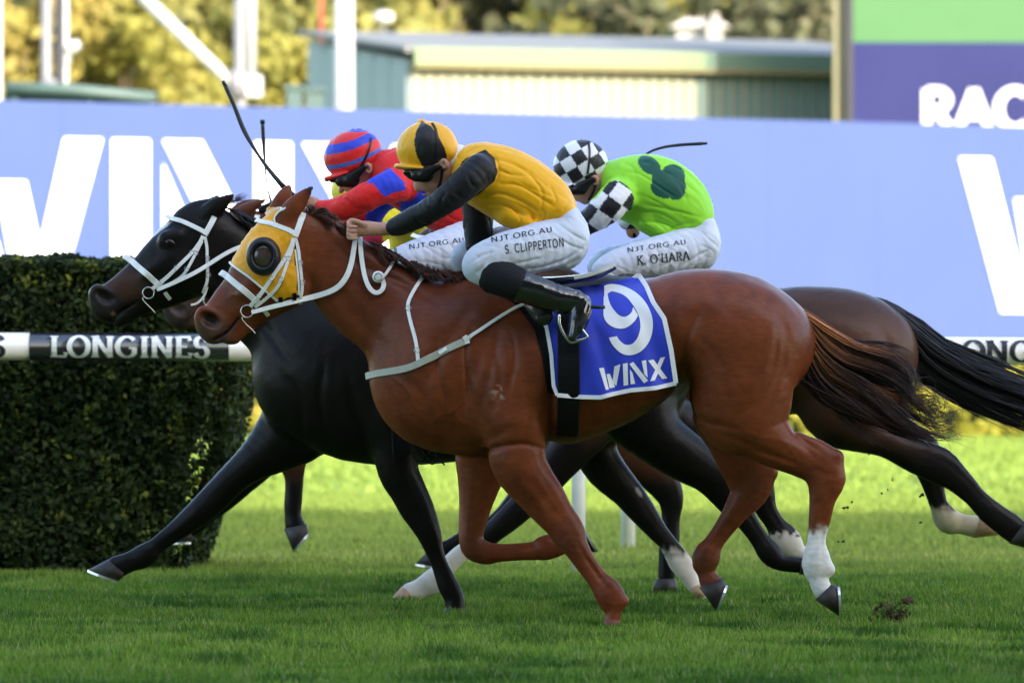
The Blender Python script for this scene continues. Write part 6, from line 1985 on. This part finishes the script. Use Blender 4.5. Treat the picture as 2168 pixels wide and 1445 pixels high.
    if 'chin_strap' in c:
        bb = c['chin_strap']
        pts, nr = free_path([(x, y, Y0+d) for x, y, d in bb], 5)
        ribbon('chin_strap', pts, nr, .014, M_whip, root)
    return out

def leg_text(J, txt, p0, p1, hpx, m, thick, thin_, serif, shear=0.0, track=.06, curve=0.0):
    """letters printed on the thigh along the line p0 -> p1 (photograph pixels)"""
    qd, w = text_quads(txt, thick, thin_, serif, track)
    p0 = np.array(p0, float); p1 = np.array(p1, float)
    d = (p1-p0); L = np.linalg.norm(d); d /= L
    nrm = np.array([d[1], -d[0]])
    if nrm[1] > 0: nrm = -nrm
    def fn(u, v, l):
        t = u/w
        q = p0 + d*(t*L) + nrm*(v*hpx + curve*math.sin(math.pi*t)) + d*v*hpx*shear
        return on_cloth(J['bvh_b'], q[0], q[1], l*.5, J['Y0']-.30)
    return text_mesh('lettering', qd, fn, m, J['root'], .0005)

# ---- yellow and black, on the chestnut
YEL_S = np.array((0.82, 0.40, 0.004)); BLK_S = np.array((0.008, 0.008, 0.010))
RED_S = np.array((0.72, 0.020, 0.018)); BLU_S = np.array((0.022, 0.050, 0.56)); GRN_S = np.array((0.27, 0.66, 0.030)); DGR_S = np.array((0.006, 0.075, 0.050))
def arm_mask(v, px, py, L, Y0, grow=1.25):
    """points that belong to a sleeve: close to its centre line"""
    m = np.zeros(len(v), bool)
    q = np.array(px_limb(L, Y0)); q = catmull(q, 5)
    for a in q:
        m |= ((v[:, 0]-a[0])**2 + (v[:, 1]-a[1])**2 + (v[:, 2]-a[2])**2) < (max(a[3], a[4])*grow)**2
    return m
yj_near = [(1020, 354, -.17, 33, .070), (984, 390, -.215, 33, .064), (938, 428, -.20, 29, .056), (895, 454, -.15, 26, .050), (855, 473, -.115, 23, .045), (829, 483, -.095, 17, .037)]
yj_far = [(1015, 362, .17, 36, .075), (1010, 425, .22, 33, .065), (1012, 475, .21, 31, .058), (1014, 520, .20, 28, .05)]
seam_y = [(1027, 316), (1047, 335), (1054, 365), (1046, 384), (1012, 414), (985, 440), (980, 520), (700, 560), (700, 470), (830, 440), (940, 380), (985, 336)]
def col_yj(px, py, v, Y0):
    c = np.tile(YEL_S, (len(v), 1))
    near = (v[:, 1] < Y0-.02) & inpoly(px, py, seam_y) & arm_mask(v, px, py, yj_near, Y0, 1.5)
    far = (v[:, 1] > Y0+.08) & arm_mask(v, px, py, yj_far, Y0, 1.15)
    c[near | far] = BLK_S
    return c
def capcol_y(px, py, v, Y0):
    c = np.tile(YEL_S, (len(v), 1))
    panel = [(893, 256), (881, 278), (877, 300), (881, 327), (893, 350), (899, 372), (950, 372), (946, 330), (941, 312), (928, 288), (913, 268)]
    c[inpoly(px, py, panel) & (py < 353)] = BLK_S
    return c
yj = dict(Y0=0.0, h=.0055, box=(715, 1290, 240, 745), root=(1120, 600), seed=31, label='jockey in yellow silks with black sleeves crouched over the chestnut horse',
    silks=[[(988, 342, 0, 30, .080), (1018, 366, 0, 64, .165), (1058, 384, 0, 75, .19), (1100, 405, 0, 76, .185), (1145, 428, 0, 65, .172), (1182, 444, 0, 42, .16)], yj_near, yj_far],
    silk_extra=[[(1075, 455, -.06, 22, .10), (1110, 470, -.06, 22, .10), (1130, 478, -.08, 14, .08)]],
    silk_grooves=[([(1056, 392), (1100, 396), (1150, 425), (1175, 440)], 4, .016), ([(1012, 420), (1060, 412), (1110, 432), (1140, 452)], 4, .017), ([(1020, 436), (1070, 436), (1110, 462)], 3.5, .015),
                  ([(1120, 372), (1148, 410), (1142, 462)], 4, .013), ([(1165, 395), (1176, 428), (1160, 458)], 3.5, .012), ([(1112, 440), (1128, 462), (1120, 486)], 3.5, .015), ([(1090, 450), (1102, 468), (1098, 484)], 3, .012),
                  ([(1060, 340), (1090, 352), (1130, 380)], 5, .010), ([(1054, 360), (1080, 372), (1110, 376)], 4, .010), ([(1140, 440), (1152, 452), (1150, 468)], 3, .010),
                  ([(948, 408), (936, 428), (933, 452)], 3.5, .010), ([(956, 404), (975, 420), (992, 424)], 4, .009), ([(990, 372), (1000, 395), (1020, 402)], 4, .009), ([(905, 440), (915, 452), (912, 470)], 3.5, .007), ([(870, 462), (885, 468), (900, 482)], 3, .006),
                  ([(1040, 326), (1054, 350), (1053, 380), (1040, 392)], 3.5, .012), ([(985, 330), (1005, 318), (1030, 312)], 3, .008)],
    breech_grooves=[([(1105, 572), (1150, 566), (1200, 548), (1240, 520)], 3, .008), ([(1130, 580), (1180, 570), (1225, 548)], 3, .008), ([(1060, 570), (1110, 556), (1150, 548)], 3, .006), ([(1170, 500), (1205, 520), (1235, 530)], 3, .007), ([(1185, 480), (1215, 500), (1240, 512)], 3, .007), ([(1010, 580), (1030, 560), (1040, 540)], 3, .006), ([(1000, 560), (1020, 545), (1050, 535)], 3, .005)],
    breeches=[[(1205, 462, 0, 26, .145), (1204, 500, 0, 44, .165), (1185, 525, 0, 46, .17)], [(1188, 515, -.10, 56, .09), (1130, 527, -.20, 53, .09), (1070, 538, -.27, 46, .085), (1022, 555, -.30, 39, .075), (1012, 570, -.30, 30, .065), (1040, 582, -.315, 30, .055)],
              [(1185, 510, .10, 54, .09), (1120, 517, .20, 50, .09), (1050, 527, .27, 44, .085), (985, 546, .30, 32, .075), (1010, 575, .31, 28, .06)]],
    boots=[[(1050, 584, -.318, 34, .056), (1085, 598, -.335, 34, .056), (1125, 613, -.345, 33, .054), (1165, 626, -.345, 30, .050), (1188, 634, -.345, 27, .044), (1226, 642, -.345, 25, .038), (1229, 662, -.35, 23, .042), (1222, 688, -.355, 19, .045), (1212, 712, -.36, 12, .042)],
           [(1045, 584, .318, 34, .056), (1085, 598, .335, 33, .056), (1125, 613, .345, 31, .054), (1165, 624, .345, 27, .050), (1190, 633, .345, 25, .044), (1232, 640, .345, 20, .036), (1236, 662, .35, 18, .040), (1224, 692, .355, 16, .043), (1214, 714, .36, 11, .040)]],
    gaiters=[[(1040, 580, -.318, 40, .064), (1072, 592, -.334, 38, .064), (1096, 602, -.340, 36, .062)]],
    neck=[[(940, 352, 0, 30, .058), (965, 350, 0, 30, .058), (990, 354, 0, 24, .06)]],
    face=[(.02, [(915, 322, 0, 46, .082), (922, 345, 0, 44, .080)]), (.02, [(905, 362, 0, 33, .068), (904, 385, 0, 24, .056), (919, 397, 0, 16, .040)]), (.015, [(940, 368, 0, 20, .062), (928, 390, 0, 14, .045)]),
          (.006, [(882, 374, 0, 5, .012), (881, 390, 0, 6, .013), (884, 399, 0, 7, .017)]), (.006, [(894, 406, 0, 5, .024), (900, 411, 0, 4.5, .024)]), (.01, [(912, 412, 0, 9, .026), (920, 411, 0, 9, .03)])],
    face_cut=[(.004, [(890, 407, 0, 2.4, .03), (903, 407, 0, 2, .03)])],
    ears=[(941, 347, .078, 9, .016, 13, 20)],
    hands=[(.012, [(835, 483, -.095, 14, .026), (812, 485, -.092, 14, .026), (790, 484, -.092, 15, .026), (774, 484, -.095, 17, .024), (761, 485, -.100, 17, .020)])] +
          [(.001, [(757, y0-1, -.104, 4.2, .0085), (746, y0-3, -.118, 4.2, .0085), (737, y0, -.128, 3.9, .008), (738, y0+6, -.140, 3.7, .0078), (748, y0+8, -.142, 3.5, .0075), (755, y0+7, -.136, 3.3, .007)]) for y0 in (472, 481, 490, 498)] +
          [(.006, [(772, 476, -.118, 6, .011), (757, 469, -.124, 5.4, .010), (744, 466, -.122, 4.8, .009), (738, 470, -.118, 4.2, .008)]),
           (.01, [(1014, 520, .20, 13, .026), (1004, 540, .20, 18, .024), (998, 552, .20, 16, .02)])],
    silk_col=col_yj,
    cap=dict(x=904, y=314, rx=65, rz=57, ry=.108, ang=8, cut=((900, 354), (.17, 0, -1)), peak=[(840, 352, 0, 5, .060), (862, 355, 0, 5, .085), (893, 357, 0, 5, .092)], more=[[(945, 320, 0, 24, .085), (952, 325, 0, 20, .08)]],
             bow=[(893, 259, 10)], col=capcol_y, strap=[(915, 262), (922, 275), (926, 295), (925, 315), (923, 335)]),
    goggles=[[(872, 367, 0, 13, .060), (885, 371, 0, 16, .078)], [(884, 371, -.072, 14, .014), (903, 371, -.080, 15, .014)], [(884, 371, .072, 14, .014), (903, 371, .080, 15, .014)], [(900, 368, -.084, 12, .010), (914, 360, -.090, 9, .009), (930, 353, -.094, 6, .008)], [(900, 368, .084, 12, .010), (914, 360, .090, 9, .009), (930, 353, .094, 6, .008)], [(860, 364, 0, 7, .05), (880, 362, 0, 9, .075)]],
    chin_strap=[(936, 358, -.082), (934, 380, -.068), (928, 398, -.045)])
J1 = build_jockey(yj)
leg_text(J1, 'S. CLIPPERTON', (1070, 537), (1197, 521), 18, M_ink, .15, .15, False, .0, .10)
leg_text(J1, 'NJT.ORG.AU', (1040, 513), (1172, 490), 11, M_ink, .15, .13, False, .0, .10)
# collar
Vc = jk_grid(0.0, 940, 1010, 290, 400, .005, .12)
Vc.limb(px_limb([(966, 338, 0, 33, .064), (975, 343, 0, 36, .070)], 0.0), .01, 3, cap=6)
vc, qc = Vc.mesh(1); make('collar', vc, qc, M_cloth_white, J1['root'])
print('j1', round(time.time()-T0, 1))

# ---- red and blue, on the black horse
rj_near = [(845, 390, -.17, 36, .072), (802, 404, -.21, 31, .062), (762, 424, -.20, 30, .058), (725, 440, -.17, 26, .050), (692, 442, -.135, 19, .040), (674, 437, -.115, 13, .030)]
rj_far = [(845, 395, .17, 36, .072), (802, 425, .21, 31, .062), (770, 470, .20, 28, .055), (740, 470, .15, 22, .045)]
def col_rj(px, py, v, Y0):
    c = np.tile(RED_S, (len(v), 1))
    arm = (v[:, 1] < Y0-.07) & arm_mask(v, px, py, rj_near, Y0, 1.2)
    blue_arm = inpoly(px, py, [(775, 389), (798, 360), (826, 356), (856, 385), (860, 402), (832, 408), (816, 417), (806, 408), (790, 388)])
    c[arm & blue_arm] = BLU_S
    body = ~arm
    c[body & inpoly(px, py, [(862, 394), (900, 360), (960, 330), (1010, 400), (1000, 440), (930, 430), (880, 452), (840, 458), (852, 420)])] = BLU_S
    c[(v[:, 1] > Y0+.07) & arm_mask(v, px, py, rj_far, Y0, 1.2) & (px > 775) & (px < 835)] = BLU_S
    return c
def capcol_r(px, py, v, Y0):
    c = np.tile(RED_S, (len(v), 1))
    # slanted hoops: height across the cap axis
    a = math.radians(-20)
    w = -(px-747)*math.sin(a)*-1 + (py-325)*math.cos(a)
    w = (py-325) + (px-747)*.34 + 9*((px-747)/60)**2
    c[(w > -29) & (w < -9)] = BLU_S
    c[(w > 14.5) & (w < 23.5)] = np.array((0.06, 0.16, 0.60))
    c[py < 280] = BLU_S*(py[py < 280] < 279.5)[:, None] + RED_S*(py[py < 280] >= 279.5)[:, None]
    return c
rj = dict(Y0=1.0, h=.0055, box=(640, 1110, 255, 760), root=(960, 600), seed=51, label='jockey in red and blue silks with hooped cap on the black horse',
    silks=[[(812, 352, 0, 30, .080), (842, 370, 0, 58, .16), (885, 385, 0, 72, .185), (930, 410, 0, 76, .18), (972, 440, 0, 66, .17), (1005, 462, 0, 46, .155)], rj_near, rj_far],
    silk_grooves=[([(830, 392), (812, 412), (790, 425)], 4, .006), ([(870, 440), (920, 440), (970, 470)], 4, .015), ([(880, 480), (930, 470), (985, 490)], 4, .015), ([(890, 460), (940, 455), (985, 475)], 3.5, .012), ([(930, 500), (950, 485), (980, 480)], 3.5, .012), ([(745, 415), (752, 432), (748, 452)], 4, .004)],
    breeches=[[(1025, 470, 0, 30, .145), (1030, 500, 0, 46, .165)], [(1010, 510, -.10, 52, .09), (955, 527, -.20, 47, .088), (895, 543, -.27, 40, .082), (848, 560, -.30, 34, .072), (850, 585, -.30, 28, .06)],
              [(1010, 510, .10, 52, .09), (955, 527, .20, 47, .088), (895, 543, .27, 40, .082), (848, 560, .30, 34, .072), (850, 585, .30, 28, .06)]],
    boots=[[(870, 588, sg*.318, 32, .056), (905, 604, sg*.335, 31, .056), (945, 618, sg*.345, 29, .054), (980, 630, sg*.345, 25, .050), (1004, 638, sg*.345, 23, .044), (1042, 645, sg*.345, 19, .036), (1046, 666, sg*.35, 17, .040), (1036, 694, sg*.355, 15, .043), (1026, 714, sg*.36, 11, .040)] for sg in (-1, 1)],
    neck=[[(775, 360, 0, 28, .058), (795, 357, 0, 28, .058), (818, 362, 0, 24, .06)]],
    face=[(.02, [(755, 335, 0, 44, .080), (762, 352, 0, 40, .078)]), (.02, [(748, 375, 0, 28, .066), (744, 392, 0, 18, .050), (750, 400, 0, 12, .036)]), (.015, [(772, 375, 0, 20, .060), (760, 394, 0, 13, .045)]),
          (.008, [(724, 392, 0, 5, .012), (722, 404, 0, 6, .014)])],
    ears=[(780, 356, .077, 9, .016, 13, 20)],
    hands=[(.012, [(680, 439, -.118, 12, .024), (668, 434, -.112, 15, .026), (658, 430, -.108, 15, .024)])] + [(.004, [(656, y-1, -.108, 4.6, .009), (647, y+1, -.118, 4.3, .009), (648, y+6, -.128, 4, .008), (656, y+6, -.128, 4, .008)]) for y in (420, 427, 434, 440)] + [(.006, [(666, 424, -.124, 5, .010), (654, 417, -.124, 4.6, .009), (647, 418, -.118, 4.2, .008)]),
           (.01, [(740, 470, .15, 12, .024), (722, 474, .14, 15, .024)])],
    silk_col=col_rj,
    cap=dict(x=747, y=327, rx=63, rz=51, ry=.106, ang=20, cut=((743, 367), (.40, 0, -1)), peak=[(692, 379, 0, 6, .06), (712, 374, 0, 5.5, .08), (735, 367, 0, 5, .09)], more=[],
             bow=[(748, 277, 7), (760, 276, 7), (772, 280, 6)], col=capcol_r, strap=[(785, 293), (784, 305), (778, 325), (768, 345), (760, 356)]),
    goggles=[[(722, 383, 0, 12, .060), (738, 382, 0, 15, .078)], [(722, 384, -.070, 12, .014), (746, 382, -.080, 15, .014)], [(722, 384, .070, 12, .014), (746, 382, .080, 15, .014)], [(745, 378, -.084, 13, .010), (757, 366, -.090, 9, .009), (772, 354, -.092, 6, .008)], [(745, 378, .084, 13, .010), (757, 366, .090, 9, .009), (772, 354, .092, 6, .008)], [(702, 382, 0, 5, .05), (730, 374, 0, 7, .08)]])
J2 = build_jockey(rj)
leg_text(J2, 'NJT.ORG.AU', (866, 527), (985, 512), 10, M_ink, .14, .12, False, .0, .10)

# ---- green with black and white checks, on the bay
gj_near = [(1315, 408, -.17, 36, .072), (1288, 436, -.21, 35, .068), (1258, 462, -.19, 29, .058), (1225, 480, -.16, 23, .048), (1190, 494, -.13, 17, .036)]
gj_far = [(1315, 400, .17, 36, .072), (1330, 440, .22, 32, .064), (1335, 468, .20, 26, .055)]
def check(px, py, ox, oy, sz, ang):
    a = math.radians(ang)
    u = ((px-ox)*math.cos(a)+(py-oy)*math.sin(a))/sz; w = (-(px-ox)*math.sin(a)+(py-oy)*math.cos(a))/sz
    return ((np.floor(u)+np.floor(w)) % 2) == 0
WHT_S = np.array((0.76, 0.76, 0.79))
def col_gj(px, py, v, Y0):
    c = np.tile(GRN_S, (len(v), 1))
    sh = np.zeros(len(v), bool)
    for x, y, rx, ry, a in ((1375, 350, 27, 17, 35), (1425, 372, 26, 24, 20), (1410, 392, 28, 28, 0), (1395, 375, 16, 16, 0), (1432, 398, 20, 26, 10), (1398, 395, 20, 22, 0)):
        ca, sa = math.cos(math.radians(a)), math.sin(math.radians(a))
        u = (px-x)*ca+(py-y)*sa; w = -(px-x)*sa+(py-y)*ca
        sh |= (u/rx)**2+(w/ry)**2 < 1
    c[sh & (v[:, 1] < Y0+.25)] = DGR_S
    arm = ((v[:, 1] < Y0-.06) & arm_mask(v, px, py, gj_near, Y0, 1.3) & inpoly(px, py, [(1309, 381), (1330, 395), (1343, 418), (1338, 440), (1327, 452), (1300, 480), (1240, 520), (1150, 520), (1150, 460), (1262, 420), (1290, 385)]))
    arm |= (v[:, 1] > Y0+.09) & arm_mask(v, px, py, gj_far, Y0, 1.15)
    ck = check(px, py, 1288, 414, 36, 36)
    c[arm] = np.where(ck[arm][:, None], BLK_S*1.6, WHT_S)
    return c
def capcol_g(px, py, v, Y0):
    # checks laid out around the cap
    c0 = P(1229, 350, Y0)
    d = (v-np.array(c0))/np.array((58*S(Y0), .106, 54*S(Y0)))
    az = np.arctan2(d[:, 1], -d[:, 0]); el = np.arcsin(np.clip(d[:, 2]/(np.linalg.norm(d, axis=1)+1e-9), -1, 1))
    ck = check(px, py, 1222, 352, 27, 58)
    return np.where(ck[:, None], BLK_S, WHT_S)
gj = dict(Y0=2.3, h=.006, box=(1140, 1560, 275, 780), root=(1440, 620), seed=71, label='jockey in bright green silks with checked cap and sleeves on the dark bay horse',
    silks=[[(1300, 372, 0, 32, .080), (1332, 396, 0, 64, .16), (1375, 406, 0, 79, .185), (1412, 424, 0, 80, .185), (1445, 448, 0, 66, .17), (1470, 470, 0, 40, .15)], gj_near, gj_far],
    silk_extra=[[(1370, 470, -.05, 22, .10), (1405, 490, -.06, 20, .10), (1425, 494, -.06, 14, .09)]],
    silk_grooves=[([(1335, 450), (1390, 452), (1440, 478)], 4, .017), ([(1365, 436), (1420, 446), (1480, 462)], 4, .013), ([(1395, 500), (1430, 480), (1470, 472)], 4, .015), ([(1300, 445), (1290, 455), (1275, 462)], 4, .009), ([(1350, 470), (1400, 474), (1440, 492)], 3.5, .013), ([(1390, 350), (1410, 370), (1440, 372)], 4, .010), ([(1420, 380), (1440, 400), (1452, 430)], 4, .009), ([(1320, 345), (1340, 360), (1345, 385)], 4, .009), ([(1270, 440), (1285, 452), (1300, 470)], 3, .008)],
    breech_grooves=[([(1350, 570), (1380, 552), (1400, 535)], 3, .006), ([(1390, 570), (1420, 552), (1440, 535)], 3, .006), ([(1440, 565), (1470, 545), (1500, 530)], 3, .007), ([(1480, 490), (1500, 510), (1518, 525)], 3, .006)],
    breeches=[[(1492, 478, 0, 24, .14), (1492, 512, 0, 34, .16), (1480, 530, 0, 36, .16)], [(1472, 527, -.10, 50, .09), (1405, 541, -.20, 44, .088), (1335, 555, -.27, 38, .08), (1285, 575, -.30, 32, .07), (1300, 600, -.30, 28, .06)],
              [(1472, 527, .10, 50, .09), (1405, 541, .20, 44, .088), (1335, 550, .27, 38, .08), (1275, 565, .30, 32, .07), (1300, 600, .30, 28, .06)]],
    boots=[[(1320, 605, sg*.318, 31, .056), (1355, 620, sg*.335, 30, .056), (1392, 634, sg*.345, 28, .054), (1425, 645, sg*.345, 24, .050), (1450, 652, sg*.345, 22, .044), (1486, 660, sg*.345, 18, .036), (1490, 680, sg*.35, 16, .040), (1480, 706, sg*.355, 14, .043), (1470, 725, sg*.36, 10, .040)] for sg in (-1, 1)],
    neck=[[(1262, 380, 0, 27, .056), (1282, 376, 0, 28, .058), (1305, 382, 0, 24, .06)]],
    face=[(.02, [(1240, 358, 0, 42, .080), (1247, 376, 0, 38, .076)]), (.02, [(1236, 395, 0, 26, .064), (1234, 412, 0, 17, .048), (1240, 422, 0, 11, .034)]), (.015, [(1258, 395, 0, 19, .058), (1248, 414, 0, 12, .044)]),
          (.008, [(1218, 404, 0, 4.5, .012), (1217, 416, 0, 5.5, .014), (1221, 421, 0, 5, .014)]), (.006, [(1231, 424, 0, 3.5, .022), (1238, 429, 0, 3.5, .022)])],
    ears=[(1260, 382, .077, 8.5, .016, 12, 20)],
    hands=[(.012, [(1195, 493, -.13, 12, .024), (1170, 500, -.12, 15, .026), (1150, 505, -.11, 15, .024)]), (.01, [(1335, 475, .20, 13, .026), (1340, 490, .20, 15, .024)])],
    silk_col=col_gj,
    cap=dict(x=1229, y=349, rx=58, rz=53, ry=.104, ang=15, cut=((1232, 385), (.42, 0, -1)), peak=[(1182, 392, 0, 5, .055), (1196, 394, 0, 5, .075), (1215, 393, 0, 4, .085)], more=[],
             col=capcol_g, strap=[(1246, 300), (1248, 320), (1247, 345), (1244, 368)]),
    goggles=[[(1208, 402, 0, 10, .056), (1222, 402, 0, 13, .074)], [(1210, 403, -.066, 9, .014), (1232, 400, -.078, 12, .014)], [(1210, 403, .066, 9, .014), (1232, 400, .078, 12, .014)], [(1230, 398, -.082, 12, .010), (1242, 390, -.087, 9, .009), (1256, 380, -.090, 6, .008)], [(1230, 398, .082, 12, .010), (1242, 390, .087, 9, .009), (1256, 380, .090, 6, .008)]],
    chin_strap=[(1262, 388, -.08), (1256, 408, -.066), (1246, 424, -.045)])
J3 = build_jockey(gj)
leg_text(J3, "K. O'HARA", (1349, 561), (1462, 550), 19, M_ink, .16, .07, True, .0, .06)
leg_text(J3, 'NJT.ORG.AU', (1328, 534), (1455, 516), 10, M_ink, .14, .12, False, .0, .10)
# blonde hair at the nape under the cap
blond = lambda w, u, g: np.tile(np.array((.55, .36, .17))*g.uniform(.6, 1.3), (len(w), 1))
strands('hair', [[(1276, 350), (1284, 356), (1290, 364), (1296, 372)], [(1272, 362), (1280, 370), (1286, 378), (1292, 384)], [(1268, 372), (1275, 380), (1280, 386), (1286, 392)]], 160, 2.3, .05, .004, .002, blond, J3['root'], 7, 30, .008)

# ---- yellow and crimson, on the farthest horse
yf = Aff(.88, 903, 312, 757, 398)
def mapj(L): return [(*yf(x, y), d, r*.88, ry) for x, y, d, r, ry in L]
CRM_S = np.array((0.45, 0.02, 0.07)); LEM_S = np.array((0.80, 0.66, 0.02))
def col_4(px, py, v, Y0):
    c = np.tile(LEM_S, (len(v), 1))
    arm = arm_mask(v, px, py, mapj(yj_near), Y0, 1.15) | arm_mask(v, px, py, mapj(yj_far), Y0, 1.15)
    c[arm & (px < 812)] = CRM_S
    return c
oj = dict(Y0=3.6, h=.012, box=(585, 1100, 330, 790), root=(*yf(1120, 600),), seed=91, label='jockey in lemon yellow silks almost hidden behind the red and blue jockey',
    silks=[mapj(L) for L in yj['silks']], breeches=[mapj(L) for L in yj['breeches']], boots=[mapj(L) for L in yj['boots']], neck=[mapj(L) for L in yj['neck']],
    face=[(k, mapj(L)) for k, L in yj['face']], ears=[(*yf(941, 347), .078, 8, .016, 11, 20)], hands=[(k, mapj(L)) for k, L in yj['hands']], silk_col=col_4,
    cap=dict(x=yf(904, 0)[0], y=yf(0, 314)[1], rx=57, rz=50, ry=.106, ang=8, cut=(yf(900, 354), (.17, 0, -1)), peak=mapj(yj['cap']['peak']), col=lambda px, py, v, Y0: np.tile(LEM_S, (len(v), 1)), strap=[yf(*p) for p in yj['cap']['strap']]),
    goggles=[mapj(L) for L in yj['goggles'][:3]])
J4 = build_jockey(oj)
print('jockeys', round(time.time()-T0, 1))

# ------------------------------------------------------------------ whips, held by the jockeys
def whip(label, nodes, rad, grip, gr):
    root = tag(empty('riding_whip', P(*nodes[-1])), label, 'whip', 'riding whips')
    q = [Vector(P(*n)) for n in catmull(nodes, 5)]
    r = np.interp(np.linspace(0, 1, len(q)), np.linspace(0, 1, len(rad)), rad)*S(nodes[0][2])
    MB().tube(q, list(r), 10).build('shaft', M_whip, root, True)
    q = [Vector(P(*n)) for n in catmull(grip, 5)]
    MB().tube(q, gr*S(nodes[0][2]), 10).build('grip', M_black, root, True)
    t = q0 = Vector(P(*nodes[0])); d = (q0 - Vector(P(*nodes[1]))).normalized()
    MB().tube([q0 + d*.0005, q0 + d*.02], [rad[0]*S(nodes[0][2])*1.25]*2, 8, flat=.6).build('tip', M_whip, root, True)
whip('long black whip raised behind the ears of the chestnut horse', [(476, 180, 1.05), (495, 222, 1.03), (517, 277, 1.0), (545, 325, .96), (570, 360, .93), (597, 392, .9)], [4.5, 4.5, 5, 3, 4.5, 5.5], [(597, 392, .9), (620, 414, .88), (650, 432, .87)], 6)
whip('thin upright black whip left of the raised long whip', [(556, 262, 3.5), (558, 300, 3.5), (561, 350, 3.5), (566, 395, 3.5), (573, 425, 3.5)], [4.2, 4.2, 2, 1.6, 2.6], [(573, 425, 3.5), (582, 440, 3.5), (592, 456, 3.5)], 4)
whip('curved black whip sticking out over the back of the green jockey', [(1489, 304, 2.62), (1440, 307, 2.62), (1400, 313, 2.6), (1368, 327, 2.58), (1345, 360, 2.55), (1332, 430, 2.52)], [3.6, 3.4, 3, 2.6, 2.8, 3.2], [(1332, 430, 2.52), (1337, 476, 2.5), (1344, 502, 2.48)], 4.2)
MB().tube([Vector(P(1248, 649, -.362)), Vector(P(1264, 650, -.362)), Vector(P(1281, 650, -.36))], [.008, .0085, .0075], 10).build('spur', M_whip, J1['root'], True)

# ------------------------------------------------------------------ turf thrown up by the hooves
M_clod = mat('clod', (0.060, 0.040, 0.020), 0.9, 0.1, noise=(40, 0.5))
def clod(name, label, c, r, seed, n=5, blades=14, group=None):
    g = np.random.default_rng(seed)
    root = tag(empty(name, c), label, 'turf', group)
    V = Vox((c[0]-r*2, c[1]-r*2, c[2]-r*2), (c[0]+r*2, c[1]+r*2, c[2]+r*2), max(.004, r/9))
    for _ in range(n):
        o = g.normal(0, .75, 3)*r*np.array([1.1, .8, .55])
        V.ell(np.array(c)+o, tuple(r*g.uniform(.2, .42, 3)), g.uniform(0, 90), .01)
    v, q = V.mesh(1); v = v + (vnormals(v, q)*((vnoise(v, r*.3, seed)-.5)*r*.5)[:, None])
    so = make('soil', v, q, M_clod, root); so['kind'] = 'stuff'
    p = np.array(c)+g.normal(0, .6, (blades*4, 3))*r*np.array([1.2, .8, .8])
    if blades < 5: return
    Vv, Fq = leaf_quads(p, g.normal(0, 1, (blades*4, 3)), r*.34, g, .5)
    bl = make('blades', Vv, Fq, M_grass, root, True, np.repeat(np.where(g.random(blades*4)[:, None] < .55, (.13, .10, .05), (.10, .17, .03))*g.uniform(.5, 1.3, (blades*4, 1)), 4, 0)); bl['kind'] = 'stuff'
clod('turf_clod', 'brown clod of torn turf lying behind the white socked hind foot', P(1890, 1300, -.1), .060, 5, 9, 130)
g = np.random.default_rng(9)
for i, (x, y) in enumerate(((1842, 958), (1895, 1012), (1950, 1048), (1950, 1105), (1780, 1145), (1790, 1075), (1805, 1062), (1870, 1040))):
    clod('turf_fleck', 'small dark fleck of turf flying behind the galloping horses', P(x, y, .8+.2*(i % 3)), .010+.004*(i % 3), 40+i, 3, 1, 'flying turf flecks')
print('done', round(time.time()-T0, 1))
